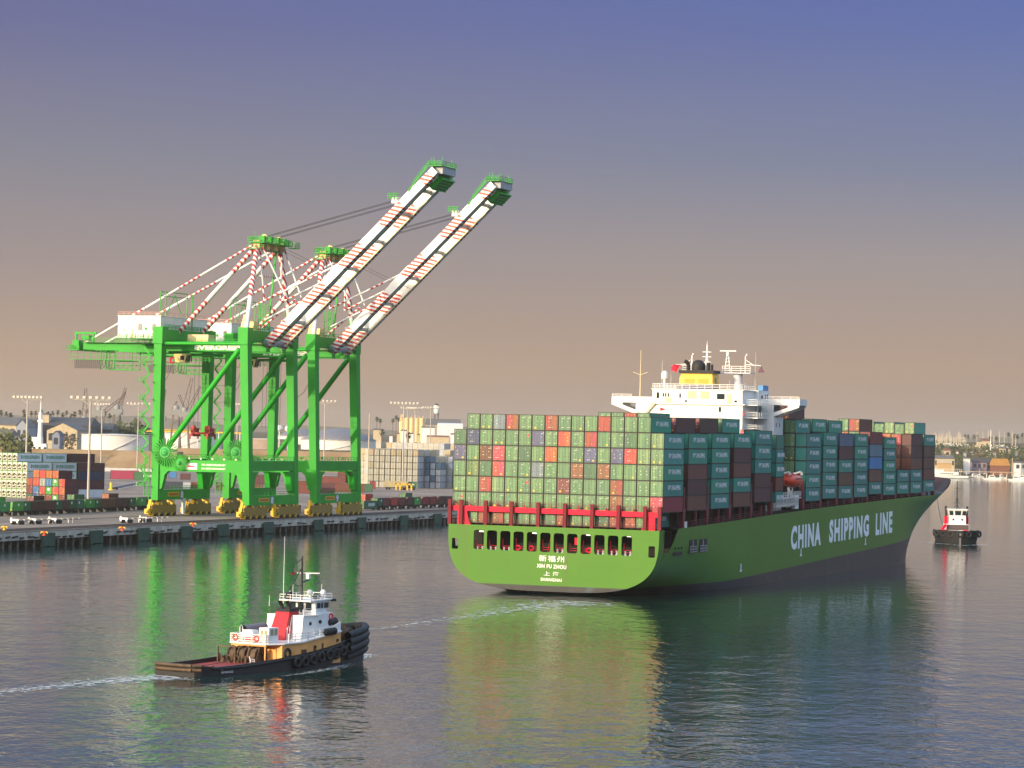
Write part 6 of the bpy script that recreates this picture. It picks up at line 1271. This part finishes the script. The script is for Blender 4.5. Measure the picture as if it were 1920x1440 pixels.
shed('warehouse', 'large dark slate roofed hall behind the cream warehouse', 66, 168, 2300, 783, 799, 70, ROOFG, ROOFG, 'warehouse', 0, False); shed('warehouse', 'low dark roofed hall left of the white tank', 146, 209, 2350, 794, 806, 50, mat('hall_dark', (.09, .085, .08), .7), ROOFG, 'warehouse', 0, False)
shed('office_block', 'pale long building with dull roof at the far left skyline', -20, 42, 2250, 783, 797, 60, CREAMW, ROOFT, 'building', 5, False); shed('office_block', 'small gabled grey building at the end of the long pale one', 30, 52, 2200, 786, 800, 40, mat('gable_grey', (.30, .33, .38), .7), ROOFT, 'building', 2); shed('office_block', 'brown flat building beside the tall mast at the far left', 50, 66, 2240, 785, 788, 30, mat('brown_wall', (.25, .19, .14), .8), ROOFT, 'building', 0, False)
shed('office_block', 'low dark roofed house under the olive tree at the far left', -20, 20, 1850, 806, 816, 30, CREAMW, ROOFT, 'building', 5, False, zb=3.5); shed('roof_house', 'pale box house on top of the slate roofed hall', 78, 92, 2310, 776, 777, 14, CREAMW, ROOFG, 'building', 0, False); shed('office_block', 'small blue grey gabled house before the warehouse', 98, 112, 1980, 808, 815, 20, mat('gable_blue', (.22, .24, .32), .7), ROOFG, 'building', 1)
# white ship berthed behind the stacks
t = thing('moored_ship', 'white ship superstructure with tall white mast behind the left stacks', 'ship', (hz(70, 1800, 0).x, 1800, 3.5)); s_ = 1800 / 5591.
w = MB()
for a, b, z0, z1 in ((-11, 16, 0, 9), (-6, 12, 9, 14), (-3, 6, 14, 18)): w.box(a * s_ * 3, b * s_ * 1.6, 0, 8, z0, z1)
w.build('superstructure', WHITE, t); w = MB(); w.tube((2, 3, 18), (2, 3, 33), 1.6, 1.1, 8); w.tube((2, 3, 33), (2, 3, 40), .5, .2, 6); w.box(.2, 3.8, 2, 4, 27, 28.4); w.build('mast', WHITE, t); w = MB(); w.hexa([(4, -1, 0), (14, -1, 0), (14, 8, 0), (4, 8, 0)], [(4, -1, 7.5), (14.5, -1, 10.5), (14.5, 8, 10.5), (4, 8, 7.5)]); w.build('bow', mat('hull_blue', (.02, .05, .22), .5), t)
w = MB()
for k in range(5): w.box(-8 + k * 3.2, -6.6 + k * 3.2, -.1, 0, 10.5, 12)
w.build('bridge_window', GLASS, t)
# tanks
TKW = mat('tank_white', (.74, .70, .64), .5, var=.05, dirt=.15, dirtcol=(.5, .42, .33), dscale=.05); DOME = mat('tank_dome', (.16, .16, .19), .6, var=.1)
def tank(lb, px0, px1, Y, ytop, ydome=None, m_=TKW):
    c = hz((px0 + px1) / 2, Y, 0); r = (px1 - px0) / 2 / F * Y; zt = aty((px0 + px1) / 2, ytop, Y).z; zb = 5; t = thing('storage_tank', lb, 'storage tank', (c.x, Y + r, zb), 0, 'storage tanks beyond the yard'); w = MB(); h = zt - zb; w.lathe((0, 0, 0), [(r, 0), (r, h)], 48); w.build('shell', m_, t); w = MB()
    if ydome: d = aty((px0 + px1) / 2, ydome, Y).z - zt; w.lathe((0, 0, h), [(r * 1.01, -.8), (r * 1.01, .2), (r * .7, d * .5), (r * .35, d * .88), (.05, d)], 48); w.build('dome_roof', DOME, t)
    else: w.lathe((0, 0, h), [(r, 0), (.05, .6)], 40); w.build('roof', m_, t)
    w = MB(); w.torus((0, 0, h - .3), r + .15, .35, (0, 0, 1), n=40, k=5)
    for k in range(6): a = -2.4 + k * .3; w.bar((r * 1.02 * cos(a), r * 1.02 * sin(a), h * k / 6), (r * 1.02 * cos(a + .3), r * 1.02 * sin(a + .3), h * (k + 1) / 6), .8, .25)
    w.build('stairway', mat('tank_stairs', (.60, .56, .5), .5), t); return t
tank('white open topped storage tank beyond the maroon containers', 147, 274, 1870, 815); tank('white storage tank behind the nearer crane landside legs', 292, 412, 2750, 812.5); tank('white tank with grey dome behind the farther crane legs', 562, 704, 3000, 824.5, 803)
tank('dull tank with grey dome behind the middle crane legs', 520, 610, 3500, 818, 803.5); tank('brown tank seen between the two cranes', 462, 552, 2900, 823, None, mat('tank_brown', (.30, .22, .17), .7, var=.1))
for i, (px, yt) in enumerate(((158, 813), (178, 812), (184, 813), (230, 813), (524, 803), (540, 804))):
    p = aty(px, yt, 2660); t = tag(MB().ball((0, 0, 0), 3.0, 10).build('vent_dome', WHITE), 'small white round vent seen along the tank tops, %s from the left' % ORD[i + 1], 'vent', 'vents along the tank tops'); t.location = (p.x, 2660, p.z)
    t2_ = MB(); t2_.tube((0, 0, 0), (0, 0, -22), .5, n=6); t2_.build('vent_pipe', WHITE, t)
t = thing('pipe_rack', 'yellow pipe rack along the tank tops behind the crane reels', 'pipe rack', (hz(365, 2700, 0).x, 2700, 5)); w = MB(); L_ = 28; w.box(-66, 46, 0, 2, 20.3, 21.6); w.box(-30, 6, 0, 2, 22.2, 22.8)
w.build('pipe', YEL, t); w = MB()
for k in range(12): w.box(-64 + k * 9.6, -63.2 + k * 9.6, 0, 2, 0, 20.3)
w.build('support', WHITE, t)
# shipyard cranes
def jib_crane(px, Y, ybase, parts, lb, box=None):
    b = aty(px, ybase, Y); zb = gz(b.x, Y); t = thing('dock_crane', lb, 'crane', (b.x, Y, zb), 0, 'old dock cranes on the skyline'); zz0 = b.z - zb; k = Y / F
    w = MB()
    for x in (-4, 4):
        for y in (-4, 4): w.bar((x * 1.2, y, 0), (x * .6, y * .6, zz0), 1.0)
    for z in (.35, .7): w.bar((-4.2, -3, zz0 * z), (4.2, -3, zz0 * (z + .2)), .6)
    w.build('portal', mat('crane_rust', (.19, .15, .12), .7), t); w = MB(); w.box(-5, 5, -3, 3, zz0, zz0 + 5); w.lathe((0, 0, zz0 + 4), [(2.6, 0), (2.6, 4), (.1, 5)], 12); w.build('cab', mat('crane_grey', (.26, .26, .25), .7), t)
    for (ax, ay, bx, by, th) in parts:
        A, B = aty(ax, ay, Y) - Vector((b.x, Y, zb)), aty(bx, by, Y) - Vector((b.x, Y, zb)); w = MB(); d = (B - A).normalized(); pr = Vector((-d.z, 0, d.x)); n_ = max(4, int((B - A).length / th / 1.1))
        for s_ in (-1, 1): w.bar(A + pr * s_ * th / 2, B + pr * s_ * th / 5, .6)
        for q in range(n_):
            t0, t1 = q / n_, (q + 1) / n_; w0, w1 = th / 2 * (1 - .6 * t0), th / 2 * (1 - .6 * t1); sg = 1 if q % 2 else -1; w.bar(A.lerp(B, t0) + pr * sg * w0, A.lerp(B, t1) - pr * sg * w1, .4)
        w.build('jib', mat('jib_dark', (.13, .10, .09), .7), t)
jib_crane(186, 2500, 780, [(192, 775, 233, 742, 3)], 'grey dock crane with a lattice jib leaning to the right'); jib_crane(219, 2520, 778, [(221, 775, 236, 727, 4), (216, 775, 235, 735, 2.4)], 'dock crane with twin upright jibs beside the broad tree')
jib_crane(158, 2480, 800, [(157, 800, 161, 728, 4.5)], 'tall rusty dock crane with a single upright lattice tower'); jib_crane(346, 2600, 782, [(344, 778, 360, 708, 5), (350, 775, 376, 724, 3), (336, 740, 346, 766, 2)], 'large dock crane with dark lattice jib behind the nearer crane'); jib_crane(330, 2620, 778, [(322, 772, 332, 752, 2)], 'small dock crane cab left of the large one behind the nearer crane'); jib_crane(300, 2600, 790, [(304, 770, 311, 730, 1.6)], 'thin dock crane just right of the nearer crane stairs')
# silos, water tower
SIL = mat('silo_cream', (.74, .56, .26), .7, var=.08); Y = 4200
b = hz(774, Y, 0); zb = gz(b.x, Y); zt = aty(774, 784, Y).z; t = thing('grain_silos', 'row of tall cream grain silos on the skyline left of the ship', 'silo', (b.x, Y, zb)); h = zt - zb; k = Y / F
for i in range(5): w = MB(); w.tube(((-19 + i * 9.4) * k, 0, 0), ((-19 + i * 9.4) * k, 0, h), 5.0 * k, n=16); w.build('silo', SIL, t)
w = MB(); w.box(-24 * k, 24 * k, 2, 12, h - .5, h + 1); w.box(-22 * k, -14 * k, 0, 6, h + 1, h + 5)
for i in range(5): w.box((-8 + i * 7) * k, (-6.6 + i * 7) * k, 0, 3, h + 1, h + 4)
w.build('head_house', CREAMW, t)
shed('mill_building', 'long grey roofed mill on the skyline behind the water tower', 797, 864, 4150, 786, 797, 40, mat('mill_wall', (.36, .30, .24), .8), ROOFT, 'building', 0, False); shed('white_shed', 'bright white shed before the silos left of the ship', 790, 815, 3900, 800, 802, 20, WHITE, ROOFT, 'building', 0, False); shed('white_shed', 'bright white wide shed beside the ship stern containers', 820, 868, 3950, 794, 797, 30, WHITE, WHITE, 'building', 0, False); shed('white_shed', 'small pale building by the shore right of the grey dome', 700, 715, 3500, 804, 806, 12, CREAMW, ROOFT, 'building', 0, False)
shed('white_shed', 'low pale block at the foot of the silos', 752, 762, 3800, 806, 808, 10, WHITE, ROOFT, 'building', 0, False); shed('white_shed', 'low brown roofed block under the white sheds', 800, 842, 3700, 817, 819, 14, CREAMW, BRICK, 'building', 0, False)
for i, (a_, y_, w_) in enumerate(((768, 812, 7), (782, 814, 5), (845, 813, 8), (858, 811, 9), (730, 816, 6), (744, 812, 5))): shed('small_house', 'tiny pale building on the shore below the silos, %s from the left' % ORD[(5, 6, 3, 4, 1, 2)[i] if 0 else sorted(range(6), key=lambda q: (768, 782, 845, 858, 730, 744)[q]).index(i) + 1], a_, a_ + w_, 3600, y_, y_ + 1.5, 8, CREAMW if i % 2 else WHITE, BRICK, 'building', 0, False)
Y = 4250; b = hz(820, Y, 0); zb = gz(b.x, Y); k = Y / F; z1, z2 = aty(820, 775, Y).z - zb, aty(820, 760, Y).z - zb; t = thing('water_tower', 'white water tower with dark conical cap above the mill roofs', 'water tower', (b.x, Y, zb)); w = MB(); w.lathe((0, 0, 0), [(1, z1 - 2), (5 * k, z1), (5.4 * k, z1 + 1.5), (5.4 * k, z2)], 20); w.build('tank', WHITE, t); w = MB(); w.lathe((0, 0, z2), [(5.8 * k, 0), (.1, 4 * k)], 20); w.build('roof', DGREY, t)
for a in range(4): w = MB(); w.bar((4.6 * k * cos(a * pi / 2 + .6), 4.6 * k * sin(a * pi / 2 + .6), 0), (4.4 * k * cos(a * pi / 2 + .6), 4.4 * k * sin(a * pi / 2 + .6), z1 + 1), .7); w.build('leg', DGREY, t)
p = aty(693, 776, 3000); t = tag(MB().tube((0, 0, 0), (0, 0, p.z - 8), .7, .5, 8).build('chimney', CREAMW), 'thin pale chimney standing right of the farther crane', 'chimney'); t.location = (p.x, 3000, 8)
# ------------------------------------------------------------ right shore
t = thing('ferry', 'white ferry with a row of dark windows moored beyond the bow', 'ferry', (hz(1786, 2655, 0).x, 2655, 0)); k = 2655 / F
w = MB(); w.hexa([(-32 * k, -3, -.4), (31 * k, -3, -.4), (31 * k, 3, -.4), (-32 * k, 3, -.4)], [(-34 * k, -3.5, 3.4), (33 * k, -3.5, 2.6), (33 * k, 3.5, 2.6), (-34 * k, 3.5, 3.4)]); w.build('hull', WHITE, t); w = MB(); w.box(-33 * k, 33 * k, -3.55, 3.55, .25, .55); w.build('waterline_band', mat('band_navy', (.02, .03, .08), .5), t)
w = MB(); w.box(-30 * k, 14 * k, -3, 3, 3.3, 6.0); w.box(-30 * k, -14 * k, -2.4, 2.4, 6.0, 8.4); w.box(-26 * k, 20 * k, -3.2, 3.2, 8.4, 8.6); w.build('cabin', WHITE, t)
w = MB()
for q in range(7): w.box((-20 + q * 3.6) * k, (-18.2 + q * 3.6) * k, -3.1, -3, 4.0, 4.9)
w.build('cabin_window', GLASS, t); w = MB()
for q in range(10): w.bar(((-12 + q * 3.4) * k, -3, 6), ((-12 + q * 3.4) * k, -3, 8.4), .22)
w.build('deck_post', WHITE, t)
def boat(px, py, L_, lb, mast=0, dark=False):
    p = at(px, py, 0); t = thing('motor_boat', lb, 'boat', p, R.uniform(-.3, .3), 'boats moored along the right shore'); w = MB(); w.hexa([(-L_ * .42, -1.5, -.3), (L_ * .45, -1, -.3), (L_ * .45, 1, -.3), (-L_ * .42, 1.5, -.3)], [(-L_ * .5, -1.9, 1.5), (L_ * .5, -1.4, 2.2), (L_ * .5, 1.4, 2.2), (-L_ * .5, 1.9, 1.5)]); w.build('hull', TBLK if dark else WHITE, t); w = MB(); w.hexa([(-L_ * .2, -1.3, 1.5), (L_ * .22, -1.2, 1.7), (L_ * .22, 1.2, 1.7), (-L_ * .2, 1.3, 1.5)], [(-L_ * .16, -1.2, 4.2), (L_ * .1, -1.1, 4.2), (L_ * .1, 1.1, 4.2), (-L_ * .16, 1.2, 4.2)]); w.build('cabin', WHITE, t); w = MB(); w.box(-L_ * .14, L_ * .1, -1.3, -1.2, 2.8, 3.7); w.build('cabin_window', GLASS, t)
    if mast: w = MB(); w.tube((0, 0, 4), (0, 0, mast), .15, .08, 5); w.build('mast', WHITE, t)
for i, (px, py, L_, m_) in enumerate(((1828, 897, 14, 0), (1836, 898, 9, 9), (1860, 900, 16, 0), (1878, 899, 9, 7), (1890, 896, 20, 0), (1905, 902, 14, 0), (1917, 900, 12, 10), (1847, 896, 8, 0))): boat(px, py, L_, 'white motor boat at the right shore, %s along from the ferry' % ORD[i + 1], m_, i == 20)
t = thing('floating_dock', 'long pale floating dock with white piles before the right shore', 'dock', (hz(1865, 2675, 0).x, 2675, 0)); w = MB(); w.box(-26, 60, -2, 1, -.2, .9); w.build('deck', mat('pale_dock', (.55, .5, .44), .8), t)
for i in range(13): w = MB(); w.tube((-24 + i * 6, -2.4, -1), (-24 + i * 6, -2.4, 4.6 + R.uniform(-.8, 1)), .45, n=7); w.build('pile', mat('pile_white', (.66, .55, .42), .7), t)
w = MB(); w.box(-30, 22, 3, 4, 6.2, 6.7); w.box(24, 64, 3, 4, 4.6, 5.1)
for k_ in range(9): w.box(-29 + k_ * 6, -28.6 + k_ * 6, 3, 3.4, 1, 6.2)
w.build('canopy', CREAMW, t)
RB = [('long low building with dark windows behind the ferry', 1752, 1790, 2760, 855, 860, 20, CREAMW, ROOFT, 6, False), ('tan roofed low building beside the long one behind the ferry', 1760, 1784, 2730, 864, 868, 12, mat('tan_wall', (.5, .33, .15), .8), CREAMW, 0, False), ('small white house on the right shore behind the dock', 1809, 1819, 2780, 859, 860, 8, WHITE, ROOFT, 0, False), ('row of violet grey roofs behind the right dock', 1824, 1850, 2790, 859, 867, 14, mat('violet_wall', (.25, .2, .25), .8), ROOFG, 3, False), ('second row of violet grey roofs behind the dock', 1850, 1866, 2810, 861, 869, 14, mat('violet_wall', (.25, .2, .25), .8), ROOFG, 2, False), ('big rust orange hipped roof hall on the right shore', 1862, 1893, 2770, 861, 873, 18, BRICK, mat('orange_roof', (.42, .19, .03), .7, var=.15), 0, False), ('white boxy house near the right edge of the shore', 1903, 1914, 2740, 866, 868, 8, WHITE, ROOFT, 1, False), ('grey house at the right rim of the shore', 1914, 1926, 2760, 866, 868, 10, GREY, ROOFG, 1, False), ('pale hall on the ridge among the palms', 1843, 1858, 3700, 823, 827, 20, CREAMW, BRICK, 0, False), ('small pale block low on the ridge', 1834, 1841, 3650, 826, 828, 10, CREAMW, ROOFT, 0, False), ('cream block among the trees on the right slope', 1876, 1886, 3200, 838, 841, 10, CREAMW, ROOFT, 2, False), ('pale house among the trees nearest the ship bow', 1772, 1782, 3100, 842, 845, 10, CREAMW, BRICK, 1, False)]
for lb, a_, b_, Y, yt, ye, dp, wm, rm, wn, gb in RB: shed('shore_building', lb, a_, b_, Y, yt, ye, dp, wm, rm, 'building', wn, gb)
for i in range(12):
    px = 1752 + i * 14; Y = R.uniform(3050, 3500); shed('small_house', 'tiny pale house scattered on the right slope, %s from the left' % ORD[i + 1], px, px + R.uniform(2, 4.5), Y, 848 - (Y - 3050) / 60, 849.6 - (Y - 3050) / 60, 6, R.choice((WHITE, CREAMW, GREY)), R.choice((BRICK, ROOFT, ROOFG, CREAMW)), 'house', 0, False)
k_ = 0
for i in range(96):
    px = 1750 + (i * 37 % 174); Y = 2800 + (i * 61 % 700); X = hz(px, Y, 0).x; tree('shore_tree', X, Y, R.uniform(7, 12), R.uniform(12, 20), 'green tree on the right slope %s the ferry, indistinct among many' % 'beyond', 'trees on the right slope', R.choice((LEAF, LEAF, LEAF2)), None, 60)
t = tag(MB().add([(hz(1905, 3000, 0).x, 3000, gz(480, 3000) + .5), (hz(1932, 3000, 0).x, 3000, gz(500, 3000) + .5), (hz(1932, 3120, 0).x, 3120, gz(500, 3120) + 1), (hz(1912, 3120, 0).x, 3120, gz(500, 3120) + 1)], [(0, 1, 2, 3)]).build('lawn', mat('lawn_green', (.05, .16, .02), .9, var=.2))); t['kind'] = 'structure'
for i in range(34):
    px = 1752 + i * 2.35 + R.uniform(-.8, .8) if i < 26 else 1830 + (i - 26) * 11 + R.uniform(-3, 3); Y = R.uniform(3600, 4000); yt = (812 + R.uniform(-6, 9)) if i < 26 else 806 + R.uniform(0, 12); p = aty(px, yt, Y); zb = gz(p.x, Y); o = MB(); h = p.z - zb; t = thing('sailboat', 'bare mast and white hull of a yacht in the far marina, indistinct among many', 'sailboat', (p.x, Y, zb), 0, 'yachts in the far marina')
    o.tube((0, 0, 0), (0, 0, h), .38, .22, 5); o.bar((-2.0, 0, h * .6), (2.0, 0, h * .6), .2); o.build('mast', mat('mast_cream', (.7, .58, .4), .5), t); w = MB(); w.hexa([(-4.5, -1, .0), (4.5, -1, .0), (4.5, 1, .0), (-4.5, 1, .0)], [(-5.5, -1.5, 2.2), (5.5, -1.2, 2.4), (5.5, 1.2, 2.4), (-5.5, 1.5, 2.2)]); w.build('hull', WHITE, t)
p = aty(1858, 806, 3300); zb = gz(p.x, 3300); t = tag(MB().tube((0, 0, 0), (0, 0, p.z - zb), .6, .4, 7).build('flagpole', WHITE), 'tall white pole on the right shore left of the palms', 'pole'); t.location = (p.x, 3300, zb)
p = aty(1911, 848, 2740); zb = gz(p.x, 2740); t = tag(MB().tube((0, 0, 0), (0, 0, 17), .5, .4, 7).build('flagpole', CREAMW), 'pale pole beside the white boxy house near the right rim', 'pole'); t.location = (hz(1901, 2740, 0).x, 2740, zb)
# ------------------------------------------------------------ wakes and foam
def foam_mat(name, th, sc, stretch):
    m = D.materials.new(name); m.use_nodes = True; t = m.node_tree; p = t.nodes['Principled BSDF']; p.inputs['Base Color'].default_value = (.62, .66, .66, 1); p.inputs['Roughness'].default_value = .8
    g = t.nodes.new('ShaderNodeTexCoord'); mp = t.nodes.new('ShaderNodeMapping'); mp.inputs['Scale'].default_value = (stretch, 1, 1); t.links.new(g.outputs['UV'], mp.inputs[0]); n = t.nodes.new('ShaderNodeTexNoise'); n.inputs['Scale'].default_value = sc; n.inputs['Detail'].default_value = 7; n.inputs['Roughness'].default_value = .68; t.links.new(mp.outputs[0], n.inputs[0])
    s = t.nodes.new('ShaderNodeSeparateXYZ'); t.links.new(g.outputs['UV'], s.inputs[0])
    def mt(op, a, b):
        q = t.nodes.new('ShaderNodeMath'); q.operation = op
        for i, v in enumerate((a, b)):
            if hasattr(v, 'is_linked'): t.links.new(v, q.inputs[i])
            else: q.inputs[i].default_value = v
        return q.outputs[0]
    ed = mt('SUBTRACT', 1, mt('ABSOLUTE', mt('MULTIPLY', mt('SUBTRACT', s.outputs[1], .5), 2), 0)); ed2 = mt('MULTIPLY', mt('SUBTRACT', 1, ed), .20)
    mr = t.nodes.new('ShaderNodeMapRange'); mr.inputs[1].default_value = th; mr.inputs[2].default_value = th + .07; t.links.new(mt('SUBTRACT', n.outputs[0], mt('ADD', ed2, mt('MULTIPLY', s.outputs[0], .06))), mr.inputs[0])
    t.links.new(mt('MULTIPLY', mr.outputs[0], .7), p.inputs['Alpha']); return m
def strip(name, pts, wd, m_, lb, uvk=.05):
    pts = [Vector(p) for p in pts]; V, Fs, UV = [], [], []; L_ = 0; tot = sum((b - a).length for a, b in zip(pts, pts[1:]))
    for i, p in enumerate(pts):
        d = (pts[min(i + 1, len(pts) - 1)] - pts[max(i - 1, 0)]).normalized(); s_ = Vector((-d.y, d.x, 0)); ww = wd[i] / 2; V += [p + s_ * ww, p - s_ * ww]; UV += [(L_ / tot, 0), (L_ / tot, 1)]
        if i < len(pts) - 1: L_ += (pts[i + 1] - p).length
    Fs = [(2 * i, 2 * i + 1, 2 * i + 3, 2 * i + 2) for i in range(len(pts) - 1)]; w = MB(); w.add(V, Fs); o = w.build(name, m_); uv = o.data.uv_layers.new(name='UVMap')
    for pl in o.data.polygons:
        for li in pl.loop_indices: uv.data[li].uv = UV[o.data.loops[li].vertex_index]
    tag(o, lb, 'wake', None, 'stuff'); return o
fz_ = .05
strip('tug_wake', [at(322, 1268, fz_), at(260, 1272, fz_), at(180, 1279, fz_), at(90, 1288, fz_), at(-40, 1302, fz_)], [16, 13, 11, 11, 11], foam_mat('foam_wake', .42, 14, 2.2), 'white foam wake trailing left behind the near tug')
strip('tug_bow_wash', [at(688, 1226, fz_), at(640, 1248, fz_), at(590, 1259, fz_), at(530, 1267, fz_)], [5, 4.5, 3.5, 2], foam_mat('foam_bow', .42, 16, 1.6), 'white bow wash along the near tug side')
strip('ship_wake', [at(1090, 1128, fz_), at(1010, 1134, fz_), at(930, 1146, fz_), at(840, 1160, fz_), at(700, 1180, fz_)], [40, 30, 22, 16, 14], foam_mat('foam_ship', .46, 16, 2.5), 'pale churned wake under the ship counter')
strip('far_tug_wash', [at(1850, 1020, fz_), at(1800, 1023, fz_), at(1740, 1017, fz_), at(1690, 1012, fz_)], [10, 14, 12, 8], foam_mat('foam_far', .46, 12, 2.0), 'blue white wash between the ship bow and the far tug')

# ------------------------------------------------------------ haze
m = D.materials.new('haze'); m.use_nodes = True; t = m.node_tree; t.nodes.remove(t.nodes['Principled BSDF']); v = t.nodes.new('ShaderNodeVolumePrincipled')
v.inputs['Color'].default_value = (.88, .79, .68, 1); v.inputs['Density'].default_value = 4.5e-5; v.inputs['Anisotropy'].default_value = .2
t.links.new(v.outputs[0], t.nodes['Material Output'].inputs['Volume'])
w = MB(); w.box(-6600, 6600, -200, 12600, -8, 118); o = w.build('haze', m); o['kind'] = 'stuff'
